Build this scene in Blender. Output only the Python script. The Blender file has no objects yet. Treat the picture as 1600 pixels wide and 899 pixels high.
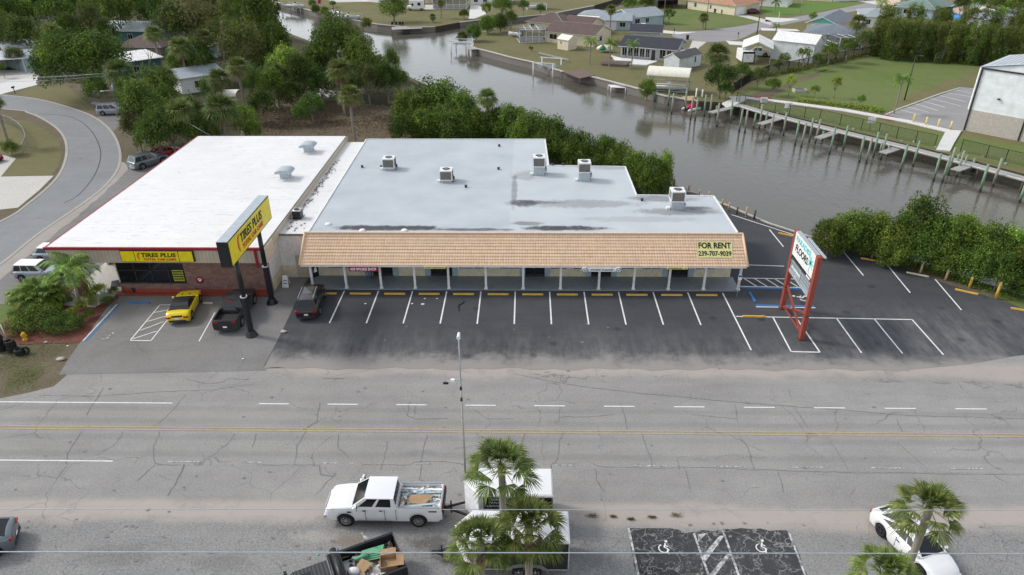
import bpy, math, random
from math import sin, cos, tan, pi, radians, degrees, hypot, atan2, sqrt
from mathutils import Vector, Matrix, Euler
random.seed(7)
scene = bpy.context.scene
COL = scene.collection

# ------------------------------------------------------------------ camera
CAM_F, CAM_TH, CAM_PS, CAM_RO, CAM_H = 1110.0, radians(28.833), radians(1.254), radians(-.363), 30.78
_f = Vector((-sin(CAM_PS)*cos(CAM_TH), cos(CAM_PS)*cos(CAM_TH), -sin(CAM_TH)))
_r = Vector((cos(CAM_PS), sin(CAM_PS), 0)); _u = _r.cross(_f)
CR = _r*cos(CAM_RO)+_u*sin(CAM_RO); CU = -_r*sin(CAM_RO)+_u*cos(CAM_RO)
CP = Vector((0, 0, CAM_H))
def ray(px, py): return _f*CAM_F + CR*(px-800) - CU*(py-449.5)
def at(px, py, z=0.0):
    d = ray(px, py); t = (z-CAM_H)/d.z
    p = CP+d*t; return Vector((p.x, p.y, z))
def at2(px, py, z=0.0):
    p = at(px, py, z); return (p.x, p.y)
def hgt(x, y, py):
    "height above ground of the point over (x,y) that is seen at image row py"
    lo, hi = -3.0, 29.0
    for _ in range(40):
        m = (lo+hi)/2; d = Vector((x, y, m))-CP
        v = 449.5-CAM_F*d.dot(CU)/d.dot(_f)
        if v > py: lo = m
        else: hi = m
    return (lo+hi)/2
cam = bpy.data.cameras.new('camera'); camo = bpy.data.objects.new('camera', cam); COL.objects.link(camo)
cam.sensor_width = 36; cam.lens = 36*CAM_F/1600; cam.clip_end = 3000; cam.clip_start = .5
camo.matrix_world = Matrix(((CR.x, CU.x, -_f.x, 0), (CR.y, CU.y, -_f.y, 0), (CR.z, CU.z, -_f.z, CAM_H), (0, 0, 0, 1)))
scene.camera = camo

# ------------------------------------------------------------------ light
w = bpy.data.worlds.new('World'); scene.world = w; w.use_nodes = True
nt = w.node_tree; nt.nodes.clear()
wo = nt.nodes.new('ShaderNodeOutputWorld'); bg = nt.nodes.new('ShaderNodeBackground'); sk = nt.nodes.new('ShaderNodeTexSky')
sk.sky_type = 'NISHITA'; sk.sun_disc = False
SUN_EL, SUN_AZ = radians(40), radians(-74)     # azimuth measured from +Y towards +X
sk.sun_elevation = SUN_EL; sk.sun_rotation = SUN_AZ
sk.air_density = 1.0; sk.dust_density = 1.2; sk.ozone_density = 1.0
hsv = nt.nodes.new('ShaderNodeHueSaturation'); hsv.inputs['Saturation'].default_value = .32
nt.links.new(sk.outputs[0], hsv.inputs['Color']); nt.links.new(hsv.outputs[0], bg.inputs[0])
bg.inputs[1].default_value = .15
nt.links.new(bg.outputs[0], wo.inputs[0])
sl = bpy.data.lights.new('sun', 'SUN'); sl.energy = 1.25; sl.angle = radians(10); sl.color = (1, .96, .9)
so = bpy.data.objects.new('sun', sl); COL.objects.link(so)
sd = Vector((sin(SUN_AZ)*cos(SUN_EL), cos(SUN_AZ)*cos(SUN_EL), sin(SUN_EL)))
so.rotation_euler = sd.to_track_quat('Z', 'Y').to_euler()
vs = scene.view_settings; vs.view_transform = 'Standard'; vs.look = 'None'; vs.gamma = 1; vs.use_curve_mapping = False
vs.exposure = 0.60
try:
    scene.cycles.use_denoising = True
    scene.cycles.max_bounces = 6; scene.cycles.diffuse_bounces = 3; scene.cycles.glossy_bounces = 3
    scene.cycles.transparent_max_bounces = 8; scene.cycles.caustics_reflective = False; scene.cycles.caustics_refractive = False
except Exception: pass

# ------------------------------------------------------------------ materials
M = {}
class NT:
    def __init__(s, name):
        s.m = bpy.data.materials.new(name); s.m.use_nodes = True; s.t = s.m.node_tree; s.n = s.t.nodes; s.n.clear()
        s.out = s.n.new('ShaderNodeOutputMaterial'); s.b = s.n.new('ShaderNodeBsdfPrincipled'); s.l(s.b.outputs[0], s.out.inputs[0])
        s._co = None; M[name] = s.m
    def l(s, a, b): s.t.links.new(a, b)
    def co(s, kind='Object'):
        if s._co is None: s._co = s.n.new('ShaderNodeTexCoord')
        return s._co.outputs[kind]
    def mapping(s, scale=(1,1,1), rot=(0,0,0), loc=(0,0,0), kind='Object'):
        n = s.n.new('ShaderNodeMapping'); s.l(s.co(kind), n.inputs[0])
        n.inputs['Scale'].default_value = scale; n.inputs['Rotation'].default_value = rot; n.inputs['Location'].default_value = loc
        return n.outputs[0]
    def noise(s, scale, detail=4, rough=.55, vec=None, dist=0):
        n = s.n.new('ShaderNodeTexNoise'); n.inputs['Scale'].default_value = scale; n.inputs['Detail'].default_value = detail
        n.inputs['Roughness'].default_value = rough; n.inputs['Distortion'].default_value = dist
        s.l(vec if vec is not None else s.co(), n.inputs['Vector']); return n.outputs['Fac']
    def voro(s, scale, feature='F1', vec=None, out='Distance', rand=1.0):
        n = s.n.new('ShaderNodeTexVoronoi'); n.feature = feature; n.inputs['Scale'].default_value = scale
        n.inputs['Randomness'].default_value = rand
        s.l(vec if vec is not None else s.co(), n.inputs['Vector']); return n.outputs[out]
    def math(s, op, a, b=None, c=None, clamp=False):
        n = s.n.new('ShaderNodeMath'); n.operation = op; n.use_clamp = clamp
        for i, v in enumerate((a, b, c)):
            if v is None: continue
            if hasattr(v, 'links') or hasattr(v, 'is_linked'): s.l(v, n.inputs[i])
            else: n.inputs[i].default_value = v
        return n.outputs[0]
    def ramp(s, fac, stops, interp='LINEAR'):
        n = s.n.new('ShaderNodeValToRGB'); n.color_ramp.interpolation = interp; e = n.color_ramp.elements
        while len(e) < len(stops): e.new(.5)
        for i, (p, c) in enumerate(stops):
            e[i].position = p; e[i].color = (*c, 1) if not isinstance(c, (int, float)) else (c, c, c, 1)
        s.l(fac, n.inputs[0]); return n.outputs[0]
    def smooth(s, v, lo, hi):
        n = s.n.new('ShaderNodeMapRange'); n.interpolation_type = 'SMOOTHSTEP'
        s.l(v, n.inputs[0]); n.inputs[1].default_value = lo; n.inputs[2].default_value = hi; return n.outputs[0]
    def mix(s, fac, a, b, mode='MIX'):
        n = s.n.new('ShaderNodeMix'); n.data_type = 'RGBA'; n.blend_type = mode
        for idx, v in ((0, fac), (6, a), (7, b)):
            if isinstance(v, (int, float)) : n.inputs[idx].default_value = v if idx == 0 else (v, v, v, 1)
            elif isinstance(v, tuple): n.inputs[idx].default_value = (*v, 1)[:4]
            else: s.l(v, n.inputs[idx])
        return n.outputs[2]
    def xyz(s, kind='Object', vec=None):
        n = s.n.new('ShaderNodeSeparateXYZ'); s.l(vec if vec is not None else s.co(kind), n.inputs[0]); return n.outputs
    def bump(s, h, strength=.3, dist=.02):
        n = s.n.new('ShaderNodeBump'); n.inputs['Strength'].default_value = strength; n.inputs['Distance'].default_value = dist
        s.l(h, n.inputs['Height']); s.l(n.outputs[0], s.b.inputs['Normal'])
    def set(s, color=None, rough=.8, metal=0, spec=.5, coat=0):
        if color is not None:
            if isinstance(color, tuple): s.b.inputs['Base Color'].default_value = (*color, 1)
            else: s.l(color, s.b.inputs['Base Color'])
        if isinstance(rough, (int, float)): s.b.inputs['Roughness'].default_value = rough
        else: s.l(rough, s.b.inputs['Roughness'])
        s.b.inputs['Metallic'].default_value = metal; s.b.inputs['Specular IOR Level'].default_value = spec
        s.b.inputs['Coat Weight'].default_value = coat; s.b.inputs['Coat Roughness'].default_value = .05
        return s
    def orand(s):
        n = s.n.new('ShaderNodeObjectInfo'); return n.outputs['Random']
    def island(s):
        n = s.n.new('ShaderNodeNewGeometry'); return n.outputs['Random Per Island']

def flat(name, c, rough=.7, metal=0, var=.12, scale=3.0, spec=.4, coat=0, dirt=0.0):
    "weathered paint or material of one colour with slight uneven tone"
    k = NT(name); n = k.noise(scale, 5, .6)
    a = tuple(max(0, x*(1-var)) for x in c); b = tuple(min(1, x*(1+var)) for x in c)
    col = k.ramp(n, [(.3, a), (.7, b)])
    if dirt:
        d = k.smooth(k.noise(scale*.35, 6, .7), .5, .75); col = k.mix(k.math('MULTIPLY', d, dirt), col, (.09, .08, .065))
    k.set(col, rough, metal, spec, coat); return k.m

for nm, c, r, mt in [
    ('white_paint', (.78,.78,.76), .5, 0), ('cream_paint', (.70,.64,.48), .6, 0), ('red_trim', (.28,.015,.03), .5, 0),
    ('beige_metal', (.50,.43,.33), .5, 0), ('black_metal', (.015,.016,.02), .4, 0), ('dark_metal', (.05,.05,.055), .45, .3),
    ('grey_metal', (.35,.37,.38), .45, .3), ('galv', (.42,.47,.50), .5, .2), ('rust_red', (.30,.065,.045), .6, 0),
    ('yellow_stop', (.72,.42,.07), .7, 0), ('cream_stop', (.66,.60,.42), .8, 0), ('blue_stop', (.03,.19,.48), .7, 0), ('line_white', (.78,.78,.76), .7, 0),
    ('line_yellow', (.46,.35,.19), .8, 0), ('sign_yellow', (.80,.66,.01), .35, 0), ('sign_pale', (.78,.74,.32), .5, 0), ('sign_red', (.30,.01,.05), .5, 0),
    ('ink_black', (.012,.012,.015), .5, 0), ('ink_red', (.6,.04,.015), .5, 0), ('ink_orange', (.72,.25,.01), .5, 0), ('ink_teal', (.05,.55,.52), .5, 0),
    ('ink_white', (.85,.85,.85), .5, 0), ('rubber', (.014,.014,.015), .8, 0), ('rim', (.5,.5,.52), .3, .8), ('tail_red', (.35,.01,.012), .25, 0), ('head_clear', (.75,.78,.8), .12, 0),
    ('wood_post', (.50,.36,.22), .85, 0), ('wood_dark', (.11,.085,.065), .85, 0), ('deck_grey', (.36,.35,.33), .85, 0), ('deck_brown', (.17,.12,.10), .85, 0),
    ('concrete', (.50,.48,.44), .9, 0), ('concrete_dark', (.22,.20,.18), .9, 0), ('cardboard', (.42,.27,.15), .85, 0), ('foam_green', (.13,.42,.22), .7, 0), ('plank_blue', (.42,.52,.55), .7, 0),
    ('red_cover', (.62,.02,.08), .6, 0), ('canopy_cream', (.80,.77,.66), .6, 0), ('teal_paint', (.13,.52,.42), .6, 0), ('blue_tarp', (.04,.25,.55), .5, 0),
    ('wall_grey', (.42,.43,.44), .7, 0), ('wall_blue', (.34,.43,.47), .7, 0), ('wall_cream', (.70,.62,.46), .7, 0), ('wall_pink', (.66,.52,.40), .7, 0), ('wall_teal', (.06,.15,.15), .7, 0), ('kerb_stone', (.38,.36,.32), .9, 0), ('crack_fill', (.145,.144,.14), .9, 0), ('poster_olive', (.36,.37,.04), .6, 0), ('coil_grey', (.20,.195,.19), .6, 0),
    ('pole_grey', (.40,.385,.35), .8, 0), ('trunk_brown', (.13,.10,.075), .95, 0), ('trunk_grey', (.27,.24,.20), .95, 0), ('stone', (.47,.43,.38), .9, 0),
    ('mulch_red', (.17,.06,.045), .95, 0), ('silver_trim', (.6,.6,.62), .3, .6), ('insulator', (.75,.75,.72), .4, 0), ('plastic_white', (.82,.82,.82), .4, 0),
    ('bird_white', (.85,.85,.82), .7, 0), ('beak', (.75,.45,.05), .6, 0), ('jeans', (.16,.22,.30), .9, 0), ('skin', (.35,.2,.13), .6, 0), ('shirt_dark', (.03,.03,.035), .9, 0),
    ('bin_green', (.02,.16,.10), .6, 0), ('flower_red', (.45,.02,.03), .8, 0), ('porch_slab', (.24,.27,.295), .5, 0), ('hydrant_yellow', (.72,.42,.02), .5, 0)]:
    flat(nm, c, r, mt, dirt=.25 if nm in ('white_paint','cream_paint','concrete','yellow_stop','cream_stop','line_white','line_yellow','wall_cream','wall_grey') else 0)

def carpaint(name, c, metal=0.0, rough=.28):
    k = NT(name); k.set(c, rough, metal, .5, .6)
    d = k.smooth(k.noise(1.4, 6, .7), .45, .8); k.l(k.mix(k.math('MULTIPLY', d, .12), c, (.35,.33,.3)), k.b.inputs['Base Color'])
k = NT('worn_white'); k.set(k.mix(k.smooth(k.noise(3.5, 6, .75), .40, .58), (.62,.62,.60), (.20,.20,.195)), .8)
carpaint('car_white', (.80,.80,.80)); carpaint('car_yellow', (.82,.60,.0)); carpaint('car_black', (.012,.012,.014)); carpaint('car_dark', (.022,.018,.02), .3)
carpaint('car_silver', (.33,.37,.41), .5); carpaint('car_grey', (.16,.19,.21), .5); carpaint('car_red', (.35,.01,.02)); carpaint('car_maroon', (.10,.01,.03), .2)
k = NT('glass_dark').set((.012,.014,.016), .06, 0, .6)
k = NT('glass_clear').set((.06,.075,.075), .05, 0, .7)
k = NT('void_dark').set((.012,.012,.012), .7)
k = NT('mesh_screen').set((.10,.12,.14), .6); k.b.inputs['Alpha'].default_value = .55
k = NT('chain_mesh').set((.05,.05,.05), .6)
# open wire netting of a fence: holes by alpha, on a real thin sheet
a = k.math('GREATER_THAN', k.math('MULTIPLY', k.voro(9, 'DISTANCE_TO_EDGE'), 1), .025); k.l(k.math('SUBTRACT', 1.0, k.math('MULTIPLY', a, .86)), k.b.inputs['Alpha'])

# roofs
k = NT('roof_white'); n = k.noise(.35, 6, .65); sp = k.smooth(k.noise(1.3, 7, .75, k.mapping((.5, 1.6, 1))), .55, .66)
sx, sy, sz = k.xyz()
seam = k.math('LESS_THAN', k.math('ABSOLUTE', k.math('SUBTRACT', k.math('FRACT', k.math('DIVIDE', sy, 3.05)), .5)), .012)
c = k.ramp(n, [(.3, (.735,.725,.71)), (.7, (.80,.79,.775))]); c = k.mix(k.math('MULTIPLY', sp, .42), c, (.42,.39,.35)); sp2 = k.math('MULTIPLY', k.smooth(k.noise(5, 5, .7, k.mapping((.35, 1.5, 1))), .60, .66), .5); c = k.mix(sp2, c, (.28,.26,.24)); c = k.mix(k.math('MULTIPLY', seam, .35), c, (.5,.5,.5)); c = k.mix(k.math('MULTIPLY', k.smooth(k.noise(.12, 5, .6), .45, .75), .35), c, (.60,.60,.59))
k.set(c, .55); k.bump(n, .3, .05)
k = NT('roof_blue'); n = k.noise(.25, 5, .6); sx, sy, sz = k.xyz(); sy = k.math('ADD', sy, 57.0)
c = k.ramp(n, [(.3, (.40,.445,.475)), (.7, (.51,.55,.57))])
# faint lap seams every 0.95 m, ponding stains of their own shape in a few spots
seam = k.math('LESS_THAN', k.math('ABSOLUTE', k.math('SUBTRACT', k.math('FRACT', k.math('DIVIDE', sy, .95)), .5)), .03)
c = k.mix(k.math('MULTIPLY', seam, .16), c, (.25,.3,.35))
right = k.smooth(sx, -1.6, -1.4); c = k.mix(k.math('MULTIPLY', right, .35), c, (.58,.61,.63))
def blob(k, sx, sy, cx, cy, rx, ry, nz, amp=.7):
    dx = k.math('DIVIDE', k.math('SUBTRACT', sx, cx), rx); dy = k.math('DIVIDE', k.math('SUBTRACT', sy, cy), ry)
    d = k.math('SQRT', k.math('ADD', k.math('MULTIPLY', dx, dx), k.math('MULTIPLY', dy, dy)))
    d = k.math('ADD', d, k.math('MULTIPLY', k.math('SUBTRACT', nz, .5), amp*2)); return d
nz = k.noise(.9, 6, .65); nz2 = k.noise(2.5, 6, .7)
for (cx, cy, rx, ry, st, ring) in [(-14.6, 58.75, 3.2, .6, 1.0, 0), (-10.4, 58.8, 3.0, .5, 1.0, 0), (-12.3, 58.65, 5.2, .6, .95, 0), (-5, 58.4, 4.5, .35, .8, 0), (3.3, 58.75, 4.4, .62, 1.0, 0), (-.3, 64.6, 1.7, 1.0, .85, 0), (1.5, 64.9, 2.6, .4, .5, 0), (-.1, 72.5, 1.5, 1.6, .35, 0), (.2, 59.8, 1.6, .5, .6, 0), (-1.2, 68, .35, 5, .5, 0), (5, 64.6, 7, 1.2, .38, 0), (14.5, 62.6, 4.5, .9, .5, 0), (13.5, 65.9, 3.6, .9, .55, 0), (16.5,63.5,1.5,.5,.6,0), (9.5,75,3,.7,.3,0), (10.5, 60.8, 6, .8, .2, 0)]:
    d = blob(k, sx, sy, cx, cy, rx, ry, nz)
    f = k.smooth(d, 1.15, .55)
    if ring: f = k.math('MULTIPLY', f, k.smooth(d, .25, .7))
    f = k.math('MULTIPLY', k.math('MULTIPLY', f, st), k.smooth(nz2, .12, .5)); c = k.mix(f, c, (.05,.05,.055))
k.set(c, .6); k.bump(n, .2, .04)
# clay tile mansard, UV: x metres along, y metres up the slope
k = NT('tile'); n = k.noise(.5, 5, .6)
u, v, _z = k.xyz('UV')
row = k.math('FRACT', k.math('DIVIDE', v, .36)); colf = k.math('FRACT', k.math('DIVIDE', u, .235))
cid = k.math('ADD', k.math('FLOOR', k.math('DIVIDE', u, .235)), k.math('MULTIPLY', k.math('FLOOR', k.math('DIVIDE', v, .36)), 57.0))
wn = k.n.new('ShaderNodeTexWhiteNoise'); wn.noise_dimensions = '1D'; k.l(cid, wn.inputs['W'])
c = k.ramp(wn.outputs[0], [(0, (.75,.52,.34)), (.4, (.81,.57,.38)), (.75, (.84,.61,.42)), (1, (.80,.55,.38))])
c = k.mix(k.math('MULTIPLY', k.smooth(n, .4, .7), .3), c, (.6,.48,.36))
g1 = k.smooth(row, .12, .0); g2 = k.smooth(k.math('ABSOLUTE', k.math('SUBTRACT', colf, .5)), .38, .5)
c = k.mix(k.math('MULTIPLY', g1, .72), c, (.30,.17,.11)); c = k.mix(k.math('MULTIPLY', g2, .27), c, (.34,.20,.13)); k.set(c, .75)
hh = k.math('ADD', k.math('MULTIPLY', k.math('SINE', k.math('MULTIPLY', colf, pi)), 1), k.math('MULTIPLY', row, -.8)); k.bump(hh, .45, .05)
# brick
k = NT('brick'); bt = k.n.new('ShaderNodeTexBrick'); k.l(k.mapping((1,1,1), (pi/2,0,0)), bt.inputs[0])
bt.inputs['Scale'].default_value = 1; bt.inputs['Brick Width'].default_value = .42; bt.inputs['Row Height'].default_value = .11; bt.inputs['Mortar Size'].default_value = .012
bt.inputs['Color1'].default_value = (.13,.055,.042,1); bt.inputs['Color2'].default_value = (.25,.125,.095,1); bt.inputs['Mortar'].default_value = (.26,.21,.18,1)
c = k.mix(k.math('MULTIPLY', k.smooth(k.noise(2.2, 6, .7), .5, .7), .55), bt.outputs[0], (.34,.2,.16)); k.set(c, .85); k.bump(bt.outputs['Fac'], -.4, .02)
k = NT('block_stone'); bt = k.n.new('ShaderNodeTexBrick'); k.l(k.mapping((1,1,1), (pi/2,0,0)), bt.inputs[0])
bt.inputs['Scale'].default_value = 1; bt.inputs['Brick Width'].default_value = .4; bt.inputs['Row Height'].default_value = .2; bt.inputs['Mortar Size'].default_value = .012
bt.inputs['Color1'].default_value = (.40,.36,.32,1); bt.inputs['Color2'].default_value = (.50,.46,.41,1); bt.inputs['Mortar'].default_value = (.36,.33,.30,1)
k.set(k.mix(.3, bt.outputs[0], k.ramp(k.noise(1.2), [(.3,(.38,.33,.3)),(.7,(.52,.48,.43))])), .9); k.bump(bt.outputs['Fac'], -.3, .02)
def ribbed(name, c, axis=0, pitch=.3, rough=.5, metal=.0, depth=.35, rust=0):
    k = NT(name); o = k.xyz()[axis]; f = k.math('FRACT', k.math('DIVIDE', o, pitch)); g = k.smooth(k.math('ABSOLUTE', k.math('SUBTRACT', f, .5)), .30, .5)
    n = k.noise(.8, 5, .6); cc = k.ramp(n, [(.3, tuple(x*.85 for x in c)), (.7, tuple(min(1, x*1.1) for x in c))])
    cc = k.mix(k.math('MULTIPLY', g, depth), cc, tuple(x*.35 for x in c))
    if rust: cc = k.mix(k.math('MULTIPLY', k.smooth(k.noise(.45, 6, .7), .5, .72), rust), cc, (.24,.17,.12))
    k.set(cc, rough, metal); k.bump(g, -.5, .03)
ribbed('fascia_rib', (.50,.43,.34), 0, .32); ribbed('metal_roof', (.50,.56,.60), 0, .6, .4, .2, .3, .3); ribbed('metal_roof_white', (.80,.80,.78), 0, .5, .5, 0, .25, .25)
ribbed('metal_roof_y', (.45,.52,.56), 1, .6, .4, .2, .3, .4); ribbed('panel_white', (.80,.83,.84), 2, .9, .5, 0, .05); ribbed('siding_blue', (.42,.52,.57), 2, .25, .7, 0, .3)
ribbed('siding_white', (.72,.75,.76), 2, .3, .7, 0, .25, .25); ribbed('siding_grey', (.46,.47,.48), 2, .22, .7, 0, .3); ribbed('slat_black', (.02,.02,.022), 0, .22, .6, 0, .5)
def shingle(name, c):
    k = NT(name); n = k.noise(.9, 6, .65); v = k.noise(14, 2, .5); a = k.ramp(n, [(.3, tuple(x*.8 for x in c)), (.7, tuple(x*1.2 for x in c))]); k.set(k.mix(.35, a, k.ramp(v, [(.3, tuple(x*.6 for x in c)), (.7, tuple(x*1.4 for x in c))])), .9)
shingle('shingle_brown', (.115,.08,.072)); shingle('shingle_dark', (.038,.042,.055)); shingle('shingle_grey', (.10,.10,.10)); shingle('shingle_orange', (.40,.21,.13)); shingle('shingle_green', (.17,.24,.21)); shingle('shingle_pale', (.30,.34,.37)); shingle('shingle_slate', (.17,.20,.23))

# ground materials (Object space equals world space)
def asphalt(name, lo, hi, crack=0, cs=.22, crackcol=(.03,.03,.032), sand=None, sandcol=(.42,.37,.33), rough=.92, grain=1.0, blobs=(), bands=()):
    k = NT(name); sx, sy, sz = k.xyz()
    n = k.noise(.12, 6, .6); n2 = k.noise(.55, 7, .7); fine = k.noise(9, 3, .8); streak = k.noise(.7, 5, .6, k.mapping((.18, 1.5, 1)))
    f = k.math('ADD', k.math('MULTIPLY', n, .45), k.math('ADD', k.math('MULTIPLY', n2, .3), k.math('MULTIPLY', streak, .25)))
    c = k.ramp(f, [(.36, lo), (.62, hi)])
    c = k.mix(.19*grain, c, k.ramp(fine, [(.35, tuple(x*.35 for x in lo)), (.65, tuple(min(1, x*1.6) for x in hi))]))
    for (y0, wd, st) in bands:
        d = k.math('ABSOLUTE', k.math('SUBTRACT', k.math('ADD', sy, k.math('MULTIPLY', k.math('SUBTRACT', n2, .5), .5)), y0)); c = k.mix(k.math('MULTIPLY', k.smooth(d, wd, wd*.2), st), c, tuple(x*.55 for x in lo))
    for (bx, by, rx, ry, st, bc) in blobs:
        dx = k.math('DIVIDE', k.math('SUBTRACT', sx, bx), rx); dy = k.math('DIVIDE', k.math('SUBTRACT', sy, by), ry); d = k.math('SQRT', k.math('ADD', k.math('MULTIPLY', dx, dx), k.math('MULTIPLY', dy, dy)))
        d = k.math('ADD', d, k.math('MULTIPLY', k.math('SUBTRACT', k.noise(1.6, 6, .75), .5), 2.4)); c = k.mix(k.math('MULTIPLY', k.smooth(d, 1.2, .4), st), c, bc)
    if sand:
        for (y0, wd, st, x0, x1) in sand:
            wob = k.math('MULTIPLY', k.math('SUBTRACT', k.noise(.16, 6, .62), .5), wd*2.2)
            d = k.math('ABSOLUTE', k.math('SUBTRACT', k.math('ADD', sy, wob), y0)); m = k.smooth(d, wd, wd*.35)
            if x0 is not None: m = k.math('MULTIPLY', m, k.smooth(sx, x0, x0+6))
            if x1 is not None: m = k.math('MULTIPLY', m, k.smooth(sx, x1, x1-6))
            m = k.math('MULTIPLY', k.math('MULTIPLY', m, st), k.smooth(n2, .2, .5)); c = k.mix(m, c, sandcol)
    if crack:
        wv = k.n.new('ShaderNodeVectorMath'); wv.operation = 'ADD'; nn = k.n.new('ShaderNodeTexNoise'); nn.inputs['Scale'].default_value = .8; k.l(k.co(), nn.inputs['Vector'])
        k.l(k.co(), wv.inputs[0]); k.l(nn.outputs['Color'], wv.inputs[1])
        e = k.voro(cs, 'DISTANCE_TO_EDGE', wv.outputs[0]); m = k.smooth(e, .010, .002)
        m = k.math('MULTIPLY', m, k.smooth(k.noise(.2, 3), .42, .62)); c = k.mix(k.math('MULTIPLY', m, crack), c, crackcol)
    k.set(c, rough, 0, .3); k.bump(fine, .25, .01); return k
asphalt('road_asphalt', (.225,.216,.206), (.335,.325,.308), .35, .3, sand=[(43.6, 1.5, .75, -22, None), (44.2, .8, .7, 0, 20), (29.3, 1.0, .85, None, None)])
asphalt('lane_asphalt', (.24,.232,.22), (.335,.325,.308), .35, .2, bands=[(33.9,.45,.2),(35.5,.45,.2),(37.1,.45,.2),(38.4,.4,.2)], blobs=[(-6.5,34.2,1.0,.35,.3,(.12,.12,.12)),(-20,37.5,6,1.2,.25,(.34,.33,.31)),(12,35,7,1.4,.2,(.35,.34,.32))])
asphalt('old_asphalt', (.19,.19,.185), (.29,.285,.275), .5, .6, grain=1.9, sand=[(29.2, 1.3, .75, None, None)], blobs=[(-5.0,27.0,1.3,.6,.6,(.06,.055,.05)),(-3.7,26.2,1.6,.7,.55,(.06,.055,.05)),(-9.6,27.1,1.0,.5,.5,(.22,.16,.09)),(-11.6,27.4,1.4,.5,.5,(.42,.39,.35)),(3.4,26.3,1.4,1.0,.4,(.09,.09,.085)),(-22,26,2.5,.8,.3,(.10,.10,.095)),(-16,25.6,2,.7,.3,(.11,.105,.10)),(9.5,29.2,3,.4,.3,(.2,.17,.12))])
asphalt('side_road', (.20,.205,.21), (.275,.28,.285), .25, .15)
asphalt('tire_lot', (.165,.16,.152), (.25,.242,.232), .3, .2)
asphalt('far_asphalt', (.24,.235,.235), (.33,.32,.32), 0)
asphalt('sand_shoulder', (.30,.265,.23), (.40,.37,.34), 0)
# fresh seal coat with tyre dust drifting in from the road
k = asphalt('seal_coat', (.044,.046,.051), (.080,.083,.090), 0)
sx, sy, sz = k.xyz(); base = k.b.inputs['Base Color'].links[0].from_socket
st = k.noise(.35, 6, .68, k.mapping((1.6, .28, 1))); st2 = k.noise(1.5, 5, .7, k.mapping((1.2, .35, 1)))
gy = k.smooth(sy, 51.5, 42.6); gx = k.smooth(sx, 20, 34); fall = k.math('MAXIMUM', gy, k.math('MULTIPLY', gx, k.smooth(sy, 56, 47)))
d = k.math('MULTIPLY', k.smooth(k.math('ADD', k.math('MULTIPLY', st, .6), k.math('MULTIPLY', st2, .4)), .36, .72), fall); c = k.mix(k.math('MULTIPLY', d, .62), base, (.27,.265,.26))
e = k.smooth(k.math('ADD', sy, k.math('MULTIPLY', k.noise(.45, 7, .72), -4.6)), 43.6, 41.4); c = k.mix(k.math('MULTIPLY', e, .92), c, (.30,.28,.26))
oil = k.math('MULTIPLY', k.smooth(k.voro(.33, 'F1', k.mapping((1,1,1), loc=(.4,.2,0))), .16, .04), .5); c = k.mix(oil, c, (.016,.016,.017))
k.l(c, k.b.inputs['Base Color'])
k = asphalt('gator_black', (.026,.027,.030), (.065,.066,.070), 0)
base = k.b.inputs['Base Color'].links[0].from_socket
wv = k.n.new('ShaderNodeVectorMath'); wv.operation = 'ADD'; nn = k.n.new('ShaderNodeTexNoise'); nn.inputs['Scale'].default_value = 2.2; k.l(k.co(), nn.inputs['Vector']); k.l(k.co(), wv.inputs[0]); k.l(nn.outputs['Color'], wv.inputs[1])
e = k.voro(3.0, 'DISTANCE_TO_EDGE', wv.outputs[0]); e2 = k.voro(.7, 'DISTANCE_TO_EDGE', wv.outputs[0])
m = k.math('MAXIMUM', k.math('MULTIPLY', k.smooth(e, .05, .01), k.smooth(k.noise(1.3, 4), .42, .6)), k.smooth(e2, .03, .008)); c = k.mix(k.math('MULTIPLY', m, .5), base, (.40,.39,.37)); k.l(c, k.b.inputs['Base Color'])
def ground(name, cols, scale=.12, fine=6.0):
    k = NT(name); n = k.noise(scale, 7, .68); f = k.noise(fine, 4, .8); n3 = k.noise(scale*6, 6, .7)
    t = k.math('ADD', k.math('MULTIPLY', n, .6), k.math('MULTIPLY', n3, .4))
    c = k.ramp(t, [(.36+.28*i/(len(cols)-1), x) for i, x in enumerate(cols)])
    c = k.mix(.4, c, k.ramp(f, [(.3, tuple(x*.45 for x in cols[0])), (.7, tuple(x*1.5 for x in cols[-1]))]))
    k.set(c, .95, 0, .15); k.bump(f, .6, .05); return k
ground('lawn_dry', [(.115,.125,.045), (.165,.155,.07), (.20,.175,.095)]); ground('lawn_green', [(.085,.155,.03), (.135,.19,.05), (.18,.185,.085)], .06)
ground('lawn_bright', [(.08,.19,.03), (.12,.22,.045), (.17,.21,.07)], .05); ground('brush_brown', [(.085,.06,.042), (.15,.105,.08), (.17,.15,.09)], .2)
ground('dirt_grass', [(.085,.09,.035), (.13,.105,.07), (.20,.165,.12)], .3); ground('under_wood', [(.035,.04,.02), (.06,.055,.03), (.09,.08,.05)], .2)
ground('concrete_slab', [(.52,.50,.46), (.60,.575,.53)], .3); ground('concrete_white', [(.62,.61,.58), (.70,.69,.66)], .3); ground('mud', [(.05,.045,.035), (.09,.08,.06)], .5)
# brackish water
k = NT('water'); k.set((.115,.108,.088), .08, 0, .5); sx, sy, sz = k.xyz()
h = k.math('ADD', k.math('MULTIPLY', k.noise(1.1, 3, .6, k.mapping((1, .55, 1), (0,0,.5))), 1), k.math('MULTIPLY', k.noise(3.4, 3, .6), .35))
patch = k.smooth(k.noise(.035, 3, .5), .35, .65)
n = k.n.new('ShaderNodeBump'); k.l(h, n.inputs['Height']); n.inputs['Distance'].default_value = .11; k.l(k.math('ADD', k.math('MULTIPLY', patch, .35), .12), n.inputs['Strength']); k.l(n.outputs[0], k.b.inputs['Normal'])
k.b.inputs['IOR'].default_value = 1.55

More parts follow.
